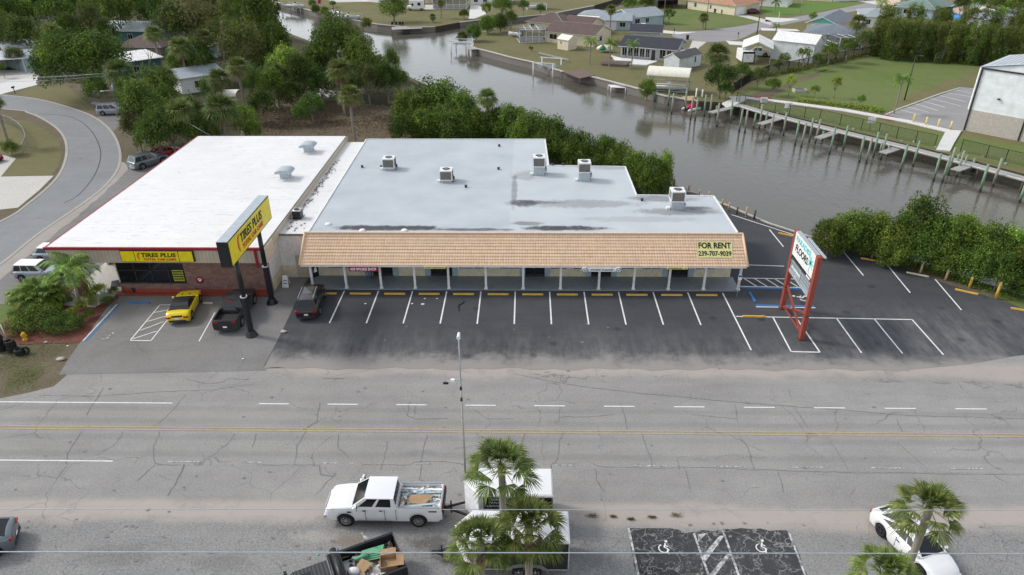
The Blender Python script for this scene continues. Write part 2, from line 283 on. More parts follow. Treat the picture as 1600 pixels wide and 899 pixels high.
# foliage
def leaf(name, a, b, c2, rough=.55, trans=.25):
    k = NT(name); isl = k.island(); r = k.orand()
    nz = k.smooth(k.noise(2.6, 2, .6), .36, .64); fa = k.math('ADD', k.math('MULTIPLY', isl, .45), k.math('MULTIPLY', nz, .55)); c = k.ramp(fa, [(.12, a), (.5, b), (.88, c2)])
    h = k.n.new('ShaderNodeHueSaturation'); k.l(c, h.inputs['Color']); k.l(k.math('ADD', k.math('MULTIPLY', r, .035), .462), h.inputs['Hue'])
    k.l(k.math('ADD', k.math('MULTIPLY', k.math('FRACT', k.math('MULTIPLY', r, 7.3)), .7), .80), h.inputs['Value']); h.inputs['Saturation'].default_value = .97
    k.set(h.outputs[0], rough+.1, 0, .14)
    tr = k.n.new('ShaderNodeBsdfTranslucent'); k.l(h.outputs[0], tr.inputs[0]); mx = k.n.new('ShaderNodeMixShader'); mx.inputs[0].default_value = trans
    k.l(k.b.outputs[0], mx.inputs[1]); k.l(tr.outputs[0], mx.inputs[2]); k.l(mx.outputs[0], k.out.inputs[0])
leaf('leaf_dark', (.032,.070,.014), (.060,.115,.022), (.10,.17,.034)); leaf('leaf_mid', (.055,.115,.018), (.10,.19,.028), (.16,.27,.045)); leaf('leaf_bright', (.10,.19,.022), (.17,.30,.035), (.25,.38,.06))
leaf('leaf_olive', (.07,.09,.030), (.11,.13,.045), (.17,.18,.07)); leaf('leaf_mangrove', (.042,.092,.012), (.088,.165,.022), (.17,.26,.04)); leaf('leaf_bamboo', (.045,.095,.013), (.080,.150,.020), (.155,.225,.036))
leaf('frond_far', (.075,.12,.03), (.13,.185,.05), (.22,.27,.09)); leaf('frond', (.055,.10,.022), (.10,.155,.035), (.19,.25,.07)); leaf('frond_royal', (.08,.17,.03), (.14,.26,.045), (.22,.35,.08)); leaf('frond_dead', (.17,.12,.07), (.24,.18,.10), (.32,.25,.15), .8, .1); leaf('leaf_yellow', (.14,.19,.02), (.24,.31,.03), (.38,.42,.06)); leaf('leaf_red', (.25,.01,.02), (.4,.02,.04), (.5,.05,.08))
# ------------------------------------------------------------------ mesh builder
class MB:
    def __init__(s): s.v = []; s.f = []; s.mi = []; s.mats = []; s.sm = []; s.uv = {}; s.cm = None; s.smooth = False
    def mat(s, name):
        if name not in s.mats: s.mats.append(name)
        s.cm = s.mats.index(name); return s
    def face(s, idx, uv=None):
        s.f.append(tuple(idx)); s.mi.append(s.cm or 0); s.sm.append(s.smooth)
        if uv: s.uv[len(s.f)-1] = uv
    def poly(s, pts, uv=None):
        b = len(s.v); s.v.extend([tuple(p) for p in pts]); s.face(range(b, b+len(pts)), uv)
    def box(s, x0, x1, y0, y1, z0, z1, rot=0, piv=None):
        b = len(s.v); P = [(x0,y0,z0),(x1,y0,z0),(x1,y1,z0),(x0,y1,z0),(x0,y0,z1),(x1,y0,z1),(x1,y1,z1),(x0,y1,z1)]
        if rot:
            cx, cy = piv if piv else ((x0+x1)/2, (y0+y1)/2); c, n = cos(rot), sin(rot); P = [(cx+(x-cx)*c-(y-cy)*n, cy+(x-cx)*n+(y-cy)*c, z) for x, y, z in P]
        s.v.extend(P)
        for q in ((0,3,2,1),(4,5,6,7),(0,1,5,4),(1,2,6,5),(2,3,7,6),(3,0,4,7)): s.face([b+i for i in q])
        return s
    def cb(s, cx, cy, cz, sx, sy, sz, rot=0): return s.box(cx-sx/2, cx+sx/2, cy-sy/2, cy+sy/2, cz-sz/2, cz+sz/2, rot)
    def prism(s, pts, z0, z1):
        "vertical prism from a 2-D polygon"
        n = len(pts); a = sum(pts[i][0]*pts[(i+1)%n][1]-pts[(i+1)%n][0]*pts[i][1] for i in range(n))
        if a < 0: pts = pts[::-1]
        b = len(s.v); s.v.extend([(x,y,z0) for x,y in pts]+[(x,y,z1) for x,y in pts])
        s.face(range(b+n, b+2*n)); s.face(range(b+n-1, b-1, -1))
        for i in range(n): j = (i+1)%n; s.face([b+i, b+j, b+n+j, b+n+i])
        return s
    def sheet(s, pts, z):
        n = len(pts); a = sum(pts[i][0]*pts[(i+1)%n][1]-pts[(i+1)%n][0]*pts[i][1] for i in range(n))
        if a < 0: pts = pts[::-1]
        s.poly([(p[0],p[1],z) for p in pts]); return s
    def tube(s, path, r, n=8, cap=True, smooth=True):
        path = [Vector(p) for p in path]; rr = r if isinstance(r, (list, tuple)) else [r]*len(path); b = len(s.v); o = s.smooth
        prev = None
        for i, p in enumerate(path):
            d = (path[min(i+1, len(path)-1)]-path[max(i-1, 0)]).normalized()
            if prev is None: a = d.orthogonal().normalized()
            else:
                a = prev-d*prev.dot(d); a = a.normalized() if a.length > 1e-6 else d.orthogonal().normalized()
            prev = a; c = d.cross(a)
            for k in range(n):
                t = 2*pi*k/n; s.v.append(tuple(p+(a*cos(t)+c*sin(t))*rr[i]))
        s.smooth = smooth
        for i in range(len(path)-1):
            for k in range(n): q = (k+1)%n; s.face([b+i*n+k, b+i*n+q, b+(i+1)*n+q, b+(i+1)*n+k])
        s.smooth = False
        if cap: s.face([b+k for k in range(n-1, -1, -1)]); s.face([b+(len(path)-1)*n+k for k in range(n)])
        s.smooth = o; return s
    def bar(s, p0, p1, w, h=None):
        "square bar between two points"
        h = h or w; p0, p1 = Vector(p0), Vector(p1); d = (p1-p0).normalized(); a = Vector((0,0,1)).cross(d)
        a = a.normalized() if a.length > 1e-3 else Vector((1,0,0)); c = d.cross(a); b = len(s.v)
        for p in (p0, p1):
            for i, j in ((-1,-1),(1,-1),(1,1),(-1,1)): s.v.append(tuple(p+a*i*w/2+c*j*h/2))
        for q in ((3,2,1,0),(4,5,6,7),(0,1,5,4),(1,2,6,5),(2,3,7,6),(3,0,4,7)): s.face([b+i for i in q])
        return s
    def grid(s, rows, close=False, smooth=True, flip=False):
        b = len(s.v); n = len(rows[0]); o = s.smooth; s.smooth = smooth
        for r in rows: s.v.extend([tuple(p) for p in r])
        for i in range(len(rows)-1):
            for k in range(n if close else n-1):
                q = (k+1)%n; f = [b+i*n+k, b+i*n+q, b+(i+1)*n+q, b+(i+1)*n+k]; s.face(f[::-1] if flip else f)
        s.smooth = o; return s
    def lathe(s, prof, c, axis='z', n=16, smooth=True):
        cx, cy, cz = c; rows = []
        for r, h in prof:
            row = []
            for k in range(n):
                t = 2*pi*k/n; a, e = r*cos(t), r*sin(t)
                row.append((cx+a, cy+e, cz+h) if axis == 'z' else (cx+a, cy+h, cz+e) if axis == 'y' else (cx+h, cy+a, cz+e))
            rows.append(row)
        s.grid(rows, True, smooth); return s
    def blob(s, c, r, n=10, m=6, jit=0, seed=0):
        R = random.Random(seed); rows = []
        for i in range(m+1):
            t = pi*i/m; rows.append([(c[0]+r[0]*sin(t)*cos(2*pi*k/n)*(1+R.uniform(-jit, jit)), c[1]+r[1]*sin(t)*sin(2*pi*k/n)*(1+R.uniform(-jit, jit)), c[2]-r[2]*cos(t)) for k in range(n)])
        s.grid(rows, True); return s
    def shift(s, d): s.v = [(x-d[0], y-d[1], z-d[2]) for x, y, z in s.v]; return s
    def build(s, name, parent=None, loc=None, world=False, rz=0):
        me = bpy.data.meshes.new(name)
        if loc is not None and world: s.shift(loc)
        me.from_pydata(s.v, [], s.f)
        for m in s.mats: me.materials.append(M[m])
        me.polygons.foreach_set('material_index', s.mi); me.polygons.foreach_set('use_smooth', s.sm)
        if s.uv:
            ul = me.uv_layers.new(name='UVMap')
            for fi, uv in s.uv.items():
                for li, c in zip(me.polygons[fi].loop_indices, uv): ul.data[li].uv = c
        me.update()
        o = bpy.data.objects.new(name, me); COL.objects.link(o)
        if parent: o.parent = parent
        elif loc is not None: o.location = loc
        if rz: o.rotation_euler.z = rz
        return o
def tag(o, label, cat, group=None, kind=None):
    o['label'] = label; o['category'] = cat
    if group: o['group'] = group
    if kind: o['kind'] = kind
    return o
def thing(name, label, cat, loc=(0,0,0), rz=0, group=None):
    o = bpy.data.objects.new(name, None); COL.objects.link(o); o.location = loc; o.rotation_euler.z = rz; o.empty_display_size = .3
    return tag(o, label, cat, group)
def structure(name, mb): o = mb.build(name); o['kind'] = 'structure'; return o
def clone(o, parent=None, loc=None, rz=None, label=None, scale=None):
    c = o.copy(); COL.objects.link(c)
    if parent is not None: c.parent = parent
    if loc is not None: c.location = loc
    if rz is not None: c.rotation_euler.z = rz
    if scale is not None: c.scale = scale
    if label: c['label'] = label
    for ch in list(o.children):
        clone(ch, c)
    return c
def pixpoly(pts, z=0): return [at2(x, y, z) for x, y in pts]
def smoothline(pts, n=6, closed=False):
    "Catmull-Rom through points"
    out = []; N = len(pts)
    for i in range(N if closed else N-1):
        p0 = pts[(i-1)%N] if closed or i > 0 else pts[0]; p1 = pts[i]; p2 = pts[(i+1)%N]; p3 = pts[(i+2)%N] if closed or i+2 < N else pts[-1]
        for k in range(n):
            t = k/n; out.append(tuple(.5*((2*p1[j])+(-p0[j]+p2[j])*t+(2*p0[j]-5*p1[j]+4*p2[j]-p3[j])*t*t+(-p0[j]+3*p1[j]-3*p2[j]+p3[j])*t**3) for j in range(len(p1))))
    if not closed: out.append(tuple(pts[-1]))
    return out
def strip(mb, line, w, z, z1=None):
    "ribbon of width w (number or list) along a 2-D line; a raised kerb when z1 is given"
    L = []; R = []
    for i, p in enumerate(line):
        a = Vector(line[max(i-1, 0)][:2]); b = Vector(line[min(i+1, len(line)-1)][:2]); d = (b-a).normalized(); nrm = Vector((-d.y, d.x)); ww = (w[i] if isinstance(w, list) else w)/2
        L.append(Vector(p[:2])+nrm*ww); R.append(Vector(p[:2])-nrm*ww)
    for i in range(len(line)-1):
        if z1 is None: mb.poly([(*R[i], z), (*R[i+1], z), (*L[i+1], z), (*L[i], z)])
        else:
            mb.poly([(*R[i], z1), (*R[i+1], z1), (*L[i+1], z1), (*L[i], z1)]); mb.poly([(*R[i], z), (*R[i+1], z), (*R[i+1], z1), (*R[i], z1)]); mb.poly([(*L[i+1], z), (*L[i], z), (*L[i], z1), (*L[i+1], z1)])
    if z1 is not None:
        for a, b in ((R[0], L[0]), (L[-1], R[-1])): mb.poly([(*a, z), (*a, z1), (*b, z1), (*b, z)])
def jitter_poly(pts, step=.8, amp=.15, seed=1):
    R = random.Random(seed); out = []; N = len(pts)
    for i in range(N):
        a, b = Vector(pts[i]), Vector(pts[(i+1)%N]); L = (b-a).length; n = max(1, int(L/step)); nr = Vector((-(b-a).y, (b-a).x)).normalized() if L > 0 else Vector((0,0))
        for k in range(n):
            p = a+(b-a)*k/n + nr*(R.uniform(-amp, amp) if 0 < k else 0); out.append((p.x, p.y))
    return out
def text_mesh(txt, size, mat, name='lettering', parent=None, M4=None, extrude=.01, shear=0, align='CENTER', sx=1.0, bold=0.0, width=None):
    cu = bpy.data.curves.new('txt', 'FONT'); cu.body = txt; cu.size = size; cu.align_x = align; cu.align_y = 'CENTER'; cu.extrude = extrude; cu.shear = shear; cu.offset = bold; cu.resolution_u = 3
    tmp = bpy.data.objects.new('txt', cu); COL.objects.link(tmp); dg = bpy.context.evaluated_depsgraph_get()
    me = bpy.data.meshes.new_from_object(tmp.evaluated_get(dg)); bpy.data.objects.remove(tmp); bpy.data.curves.remove(cu)
    if width:
        xs = [v.co.x for v in me.vertices]; sx = width/(max(xs)-min(xs))
    me.transform(Matrix.Diagonal((sx, 1, 1, 1)))
    if M4 is not None: me.transform(M4)
    me.materials.clear(); me.materials.append(M[mat]); me.name = name
    o = bpy.data.objects.new(name, me); COL.objects.link(o)
    if parent: o.parent = parent
    return o
def frame(o, ex, ey):
    "matrix with origin o, text x-axis ex, text up-axis ey"
    ex = Vector(ex).normalized(); ey = Vector(ey).normalized(); ez = ex.cross(ey); o = Vector(o)
    return Matrix(((ex.x, ey.x, ez.x, o.x), (ex.y, ey.y, ez.y, o.y), (ex.z, ey.z, ez.z, o.z), (0,0,0,1)))
# ------------------------------------------------------------------ land and water
WZ = -1.45
near_bank = [(-150, 420), (-100, 300), (-86, 262), (-79, 234), (-63, 194), (-43.5, 168), (-27, 148), (-14.5, 127.4), (-5, 112), (1, 104), (8, 96)] + [at2(*p) for p in [(1040,283),(1090,303),(1140,322),(1200,348),(1270,370),(1340,383),(1430,407),(1520,437),(1600,462)]] + [(75, 36), (120, 5), (260, -120)]
far_bank = [(40, 262), (22, 228), (5, 212.5), (-8, 199), (-13, 190)] + [at2(*p) for p in [(737,74),(770,82),(800,90),(832,97),(880,112),(930,121),(992,137),(1040,150),(1090,158),(1140,161),(1200,173),(1280,192),(1370,214),(1470,238),(1600,272)]] + [(85, 68), (130, 30), (290, -100)]
up_bank = [(-160, 430)] + [at2(*p) for p in [(405,-4),(430,3),(480,15),(520,25),(545,30),(590,38),(640,43),(680,42),(718,35),(760,30),(800,28),(860,22),(928,9),(965,-2)]] + [(70, 330)]
g = MB()
def land(pts, mat):
    g.mat(mat).sheet(pts, 0)
land(near_bank+[(260, -300), (-500, -300), (-500, 690), (-180, 690)], 'dirt_grass')
land(far_bank+[(560, -100), (560, 690), (120, 690)], 'lawn_dry')
land(up_bank+[(100, 690), (-160, 690)], 'lawn_dry')
for ln in (near_bank, far_bank, up_bank):
    g.mat('mud')
    for a, b in zip(ln, ln[1:]): g.poly([(*a, 0), (*b, 0), (*b, -4), (*a, -4)])
structure('ground', g)
wt = MB(); wt.mat('water'); wt.poly([(-495, -295, WZ), (555, -295, WZ), (555, 685, WZ), (-495, 685, WZ)]); structure('canal_water', wt)

pxl0 = lambda pts: [at2(*p) for p in pts]
def lay(name, mat, pts, z, smooth=0, jit=0, closed=True, seed=1):
    if smooth: pts = smoothline(pts, smooth, True)
    if jit: pts = jitter_poly(pts, .9, jit, seed)
    m = MB(); m.mat(mat).sheet(pts, z); return structure(name, m)
# rough ground covers
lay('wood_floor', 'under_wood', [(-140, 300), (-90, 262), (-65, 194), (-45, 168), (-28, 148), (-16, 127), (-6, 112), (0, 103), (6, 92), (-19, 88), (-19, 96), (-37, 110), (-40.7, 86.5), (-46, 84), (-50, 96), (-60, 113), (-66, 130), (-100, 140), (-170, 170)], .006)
lay('brush_field', 'brush_brown', pixpoly([(395,250),(380,190),(400,168),(450,162),(600,165),(635,190),(640,230),(600,250)]), .012, 4)
lay('near_grass', 'lawn_dry', pixpoly([(0,184),(45,190),(72,205),(88,215),(98,235),(92,258),(80,276),(0,276)]), .012, 0)
lay('near_grass', 'lawn_dry', pixpoly([(12,153),(50,135),(105,135),(125,152),(150,172),(95,162),(45,155)]), .012)
lay('green_corner', 'lawn_green', pixpoly([(-40,482),(0,478),(30,474),(60,482),(50,495),(0,507),(-40,515)]), .012)
lay('bank_grass', 'lawn_green', [(41, 54.9), (39, 57.4)]+[at2(*p) for p in [(1470,432),(1430,414),(1365,398),(1272,374),(1270,370),(1340,383),(1430,407),(1520,437),(1600,462)]]+[(52, 42), (43, 50)], .012)
# street network
outer = smoothline([(-130, 140)]+pixpoly([(0,148),(45,153),(80,160),(120,172),(150,185),(175,207),(187,235),(185,262),(165,290),(130,318),(60,366),(0,414)])+[(-50.5, 52), (-51.5, 44)], 5)
inner = smoothline([(-130, 128)]+pixpoly([(0,170),(45,177),(75,191),(95,207),(104,228),(101,255),(85,283),(45,318),(0,347)])+[(-60.5, 58), (-63, 50), (-70, 44)], 5)
m = MB(); m.mat('side_road').sheet(outer+inner[::-1], .02); structure('side_road', m)
sealed = smoothline([at2(*p) for p in [(60,178),(110,183),(140,202),(157,235),(150,270),(125,303),(100,318)]], 6); m = MB(); m.mat('seal_coat'); strip(m, sealed, .12, .026); structure('road_crack', m)
for k_, ln in enumerate((outer[:62], inner)):
    m = MB(); m.mat('kerb_stone'); strip(m, ln, .34, .0, .05 if k_ else .045); structure('kerb', m)
lay('shoulder', 'sand_shoulder', pixpoly([(188,250),(198,258),(200,266),(165,300),(115,343),(60,387),(0,438),(-60,490)])+[(-50.6, 44), (-50.3, 52)]+pixpoly([(0,415),(60,367),(130,319),(165,291),(184,268)]), .016, 0, .12)
lay('driveway', 'concrete_slab', pixpoly([(-30,277),(84,275),(62,297),(28,325),(-30,331)]), .018); lay('driveway', 'concrete_slab', pixpoly([(-30,233),(25,248),(0,278),(-30,278)]), .022)
lay('driveway', 'concrete_white', pixpoly([(-30,150),(0,148),(58,133),(60,118),(30,122),(-30,140)]), .022); lay('driveway', 'concrete_slab', pixpoly([(-30,142),(5,130),(30,122),(58,119),(50,108),(-30,112)]), .018)
lay('parking_spur', 'tire_lot', pixpoly([(150,186),(158,178),(186,178),(192,190),(178,205)]), .018)
lay('main_road', 'road_asphalt', [(-400, 28.2), (400, 28.2), (400, 44.9), (52, 44.9), (40, 47.5), (30, 46), (-19, 43.2)]+pxl0([(300,578),(112,580),(84,604),(45,614),(0,623)])+[(-60, 39.6), (-400, 39.6)], .008)
lay('side_lot', 'tire_lot', [(-50.2, 66)]+pixpoly([(200,266),(207,250),(262,232)])+[(-41, 90), (-39.8, 66), (-39.8, 52.2)]+pixpoly([(0,476)])+[(-56, 52), (-51, 56)], .012)
lay('road_lanes', 'lane_asphalt', [(-400, 32.85), (400, 32.85), (400, 39.25), (-400, 39.25)], .012)
lay('near_apron', 'old_asphalt', jitter_poly([(-120, 10), (120, 10), (120, 28.6), (-120, 28.6)], 1.5, .22, 3), .012)
lay('tire_shop_lot', 'tire_lot', [(-36.4, 54.6), (-36.5, 53.9)]+pixpoly([(185,462),(150,497),(128,532),(108,560),(92,586)])+[(-19.2, 42.9), (-19.6, 43.6), (-19.9, 57.7), (-22.4, 57.7), (-22.5, 54.6)], .016, 0)
lay('seal_coat_lot', 'seal_coat', [(-20.1, 56.5)]+jitter_poly([(-19.5, 43.2), (8, 43.5), (30, 43.6), (36, 45.2), (44, 46.8), (44, 50.0)], 1.0, .16, 8)[:-47 if False else None][:0]+[(-19.5,43.2)]+[(-19.5+.9*i, 43.2+.006*i+.13*sin(i*1.9)+.09*sin(i*.71)) for i in range(1, 55)]+[(33, 44.3), (37, 45.4), (44, 46.8), (44, 50.0)]+pixpoly([(1600,483),(1558,468),(1480,444),(1430,426),(1398,414),(1362,403),(1325,391),(1270,373),(1200,351),(1140,325),(1090,306),(1050,296),(985,284),(940,270),(890,258),(855,252)])+[(2, 84), (2, 60), (-20, 60)], .020)
lay('asphalt_patch', 'gator_black', jitter_poly(pixpoly([(983,826),(1060,828),(1070,834),(1130,827),(1232,829),(1275,925),(1000,925)]), .5, .1, 5), .018)
# porch apron and walk of the tyre shop
lay('entrance_walk', 'concrete_slab', [(-40.6, 52.4), (-37.0, 52.0), (-36.2, 54.3), (-36.2, 62), (-40.6, 62)], .036)
m = MB(); m.mat('rust_red').box(-36.3, -22.45, 54.0, 54.62, 0, .13); o = structure('red_kerb', m)
bed = smoothline(pixpoly([(186,462),(168,480),(148,507),(126,534),(80,537),(14,537),(4,512),(30,480),(85,450),(150,447)]), 3, True); lay('planting_bed', 'mulch_red', bed, .03)

# painted marks
LW = .11
def marks(name, mat, segs, z=.028, w=LW):
    m = MB(); m.mat(mat)
    for s_ in segs:
        strip(m, [s_[0], s_[1]] if len(s_) == 2 else s_, w, z)
    return structure(name, m)
Y0, Y1 = 55.1, 49.65
X0 = -16.17
stall = [((X0+3.05*i, Y0), (X0+3.05*i, Y1)) for i in range(11)]
R = random.Random(3)
def dashed(y, x0, x1, on, period, off=0, slope=0): 
    o = []; x = x0+off
    while x < x1: o.append(((x, y+slope*x), (min(x+on, x1), y+slope*(x+on)))); x += period
    return o
pxl = lambda pts: [at2(*p) for p in pts]
marks('stall_lines', 'line_white', stall+[((X0+33.55, 55.0), (X0+33.58, 46.0))], .028, .12)
marks('lot_lines', 'line_white', [pxl(p) for p in [((1150,495),(1425,500)),((1208,497),(1236,550)),((1236,550),(1281,551)),((1281,551),(1246,500)),((1307,498),(1346,552)),((1366,499),(1410,553)),((1425,500),(1474,555)),
    ((1181,480),(1274,481.5)),((1168,414.5),(1225,416.5)),((1157,435),(1262,437)),((1153,448),(1262,450))]+[((x,436),(x+20,448.5)) for x in (1163,1179,1196,1210,1226,1242)]+
    [((1202,359),(1224,386)),((1317,393),(1349,431)),((1385,413),(1422,458)),((1461,437),(1502,485)),((1143,336),(1242,368)),((1247,370),(1314,389))]], .028, .12)
marks('blue_lines', 'blue_stop', [pxl(((1157,450),(1262,452))), pxl(((1181,477.5),(1272,479)))], .030, .22)
marks('lot_lines', 'line_white', [pxl(p) for p in [((250,477),(272,477)),((250,477),(204,532)),((204,532.5),(236,533)),((236,533),(272,487)),((241,489),(268,484)),((230,503),(262,494)),((219,517),(256,503)),((208,530),(245,518)),((336,489),(311,534)),((183,476),(130,533))]], .03, .1)
marks('kerb_blue', 'blue_stop', [pxl(((186,477),(134,534)))], .032, .12); marks('lot_lines', 'line_white', [pxl(((12,456),(35,453)))], .03, .1)
yl = [[(-300, 36.17), (300, 36.17)], [(-300, 36.42), (300, 36.42)]]; marks('yellow_lines', 'line_yellow', yl, .028, .09)
e_ = [[(-300, 38.95), (at2(270,630)[0], 38.97)]]+[s_ for s_ in dashed(38.98, at2(405,631)[0], 60, 2.1, 4.78)]
marks('edge_line', 'line_white', e_, .028, .10)
w_ = []
for s_ in [((-300, 33.16), (at2(176,722)[0], 33.16))]+dashed(33.16, at2(262,722)[0], 34, 2.0, 4.83):
    L = s_[1][0]-s_[0][0]
    if L > 5: w_.append(s_); continue
    x = s_[0][0]
    while x < s_[1][0]:
        d = R.uniform(.3, .9); 
        if R.random() < .9: w_.append(((x, 33.16+R.uniform(-.02,.02)), (min(x+d, s_[1][0]), 33.16+R.uniform(-.02,.02))))
        x += d+R.uniform(.0, .12)
marks('edge_line', 'worn_white', w_[1:], .028, .085); marks('edge_line', 'line_white', w_[:1], .028, .09)
# blue-and-white bays of the black patch
bay = MB(); bay.mat('worn_white')
for a, b in [((982,826),(1003,925)), ((1084,834),(1116,925)), ((1128,826),(1163,925)), ((1231,829),(1268,925))]: strip(bay, pxl((a, b)), .12, .032)
bay.sheet(pxl([(1132,838),(1124,838),(1096,871),(1101,880)]), .034); bay.sheet(pxl([(1143,866),(1136,866),(1108,899),(1116,902)]), .034); bay.sheet(pxl([(1090,836),(1104,834),(1091,848)]), .034)
structure('bay_lines', bay)
def wheelchair(cx, cy, s, z, rot=0, mat='line_white'):
    m = MB(); m.mat(mat)
    def T(p): return (cx+s*(p[0]*cos(rot)-p[1]*sin(rot)), cy+s*(p[0]*sin(rot)+p[1]*cos(rot)))
    arc = [T((.42*cos(a), -.15+.42*sin(a))) for a in [radians(140+i*14) for i in range(18)]]; strip(m, arc, .1*s, z)
    strip(m, [T((-.08, .45)), T((-.02, .0)), T((.3, -.02)), T((.48, -.48)), T((.62, -.44))], .13*s, z+.002); strip(m, [T((-.05, .22)), T((.25, .2))], .1*s, z+.004)
    m.sheet([T((-.1+.13*cos(t*pi/4), .66+.13*sin(t*pi/4))) for t in range(8)], z+.002); return structure('wheelchair_mark', m)
for px, py, s_, r_ in [(1038,856,.75,-.5),(1190,855,.75,-.5),(168,526,.75,-.6),(1254,466,1.1,1.0)]:
    c = at2(px, py); wheelchair(c[0], c[1], s_*(.85 if py > 800 else 1), .036, r_, 'worn_white' if px < 200 else 'line_white')
# individual dark cracks of the old carriageway
R = random.Random(11); cm = MB(); cm.mat('crack_fill')
def crack(pts, w=.035, z=.024):
    P = [at2(*p) for p in pts]; out = []
    for a, b in zip(P, P[1:]):
        n = max(2, int(hypot(b[0]-a[0], b[1]-a[1])/.25))
        for i in range(n): out.append((a[0]+(b[0]-a[0])*i/n+R.uniform(-.05,.05), a[1]+(b[1]-a[1])*i/n+R.uniform(-.04,.04)))
    out.append(P[-1]); strip(cm, out, [w*R.uniform(.45, 1.3) for _ in out], z)
for c_ in [[(127,675),(105,710),(104,727),(90,747)],[(193,675),(180,695),(152,712)],[(250,675),(240,700),(242,725),(262,727),(290,727)],[(242,727),(215,752)],[(367,678),(356,695),(318,722)],[(288,726),(275,755),(262,775)],
    [(478,675),(465,695),(461,727),(500,727)],[(400,727),(461,727)],[(500,727),(502,742),(520,745)],[(524,740),(492,775)],[(606,690),(600,715),(595,735)],[(668,680),(660,710),(655,750)],[(566,727),(640,727),(655,721),(700,722),(725,727)],
    [(880,678),(873,690),(872,718),(862,727),(860,745)],[(1002,676),(1018,722),(1021,731)],[(920,722),(935,730),(1020,732),(1100,731),(1200,735),(1320,739),(1600,742)],[(1152,676),(1168,700),(1178,733)],[(1290,682),(1305,700),(1325,735)],[(1070,732),(1080,770)],[(1215,738),(1225,770)],[(930,735),(932,750),(945,770)],
    [(162,607),(148,628),(135,650)],[(290,618),(262,650),(240,668)],[(500,630),(495,660),(470,675)],[(875,630),(874,660)],[(970,632),(976,650),(980,672)],[(874,652),(920,652),(960,648)],[(1148,630),(1153,663)],[(1080,648),(1150,655)],[(800,584),(860,596),(920,606),(1000,615),(1080,622),(1160,630),(1300,640),(1420,650),(1600,655)],
    [(60,618),(150,620),(240,613),(330,610),(400,600)],[(290,592),(320,600),(345,598),(356,592),(390,593)],[(540,592),(505,592)],[(400,678),(395,700)],[(530,680),(528,700),(545,715)],[(1240,636),(1262,668)],[(1400,655),(1410,675)],[(820,676),(815,700)],[(1400,690),(1450,735)],[(640,628),(636,650),(650,655),(700,655)],[(740,640),(760,655),(800,655)]]:
    crack(c_, R.choice((.03, .036, .024)))
structure('crack', cm)
hole = MB(); hole.mat('seal_coat')
for px, py, r_ in [(852,588,.9),(1387,595,.7),(1470,598,.35),(1527,600,1.0),(1590,603,.8)]:
    c = at2(px, py)
    for j in range(14):
        a = R.uniform(0, 6.28); q = R.uniform(0, r_); x, y = c[0]+q*cos(a)*1.3, c[1]+q*sin(a)*.5; b = R.uniform(0, 3); strip(hole, [(x-.25*cos(b), y-.12*sin(b)), (x, y+R.uniform(-.05,.05)), (x+.25*cos(b), y+.12*sin(b))], R.uniform(.04,.09), .026+j*.0005)
structure('pothole', hole)
sp = MB(); sp.mat('concrete_dark')
for j in range(260):
    x, y = R.uniform(-34, 32), R.choice((R.uniform(25, 33), R.uniform(25, 29), R.uniform(33, 50))); r_ = R.uniform(.03, .11); sp.sheet([(x+r_*1.4*cos(t)*R.uniform(.5,1.2), y+r_*sin(t)*R.uniform(.5,1.2)) for t in [k*pi/3 for k in range(6)]], .034)
structure('stain', sp)

# far side of the canal
lay('field', 'lawn_green', pixpoly([(1142,152),(1205,125),(1290,103),(1372,88),(1450,93),(1530,104),(1545,130),(1500,138),(1395,172),(1380,178),(1320,166),(1200,150)]), .012)
lay('bank_lawn', 'lawn_green', pixpoly([(1150,160),(1200,163),(1320,180),(1490,212),(1620,232),(1620,268),(1470,235),(1280,190),(1160,164)]), .012)
lay('dry_patch', 'lawn_dry', jitter_poly(pixpoly([(1440,140),(1500,120),(1530,106),(1545,125),(1510,136),(1440,160),(1400,172),(1395,165)]), 2, .8, 3), .016); lay('dry_patch', 'dirt_grass', jitter_poly(pixpoly([(1150,151),(1200,140),(1260,118),(1300,106),(1290,112),(1230,138),(1200,152)]), 2, .6, 4), .016)
lay('parking_lot', 'far_asphalt', pixpoly([(1384,180),(1500,138),(1540,141),(1545,200),(1498,206),(1415,190)]), .02)
marks('parking_lines', 'line_white', [pxl(p) for p in [((1494,141),(1519,146)),((1481,146),(1517,151.5)),((1468,149.5),(1511,160)),((1453,154),(1501,166)),((1441,158),(1477,168.5)),((1428,162),(1465,173)),((1415,166.5),(1451,176)),((1404,171),(1438,180))]], .028, .14)
m = MB(); m.mat('concrete_white'); strip(m, pxl([(1142,154),(1160,153),(1230,161),(1320,173),(1420,191),(1492,208)]), 1.5, 0, .12); structure('bulkhead_walk', m)
m = MB(); m.mat('concrete'); strip(m, pxl([(1384,180),(1404,171),(1470,147),(1500,138),(1540,141)]), .3, 0, .12); structure('kerb', m)
lay('street', 'far_asphalt', [at2(*p) for p in [(1050,55),(1062,51),(1100,48),(1150,42),(1200,33),(1260,24),(1330,10),(1370,1),(1400,-8)]]+[at2(*p) for p in [(1440,-8),(1400,5),(1350,15),(1290,26),(1215,41),(1185,48),(1160,60),(1140,64),(1100,66),(1060,60)]], .016, 3)
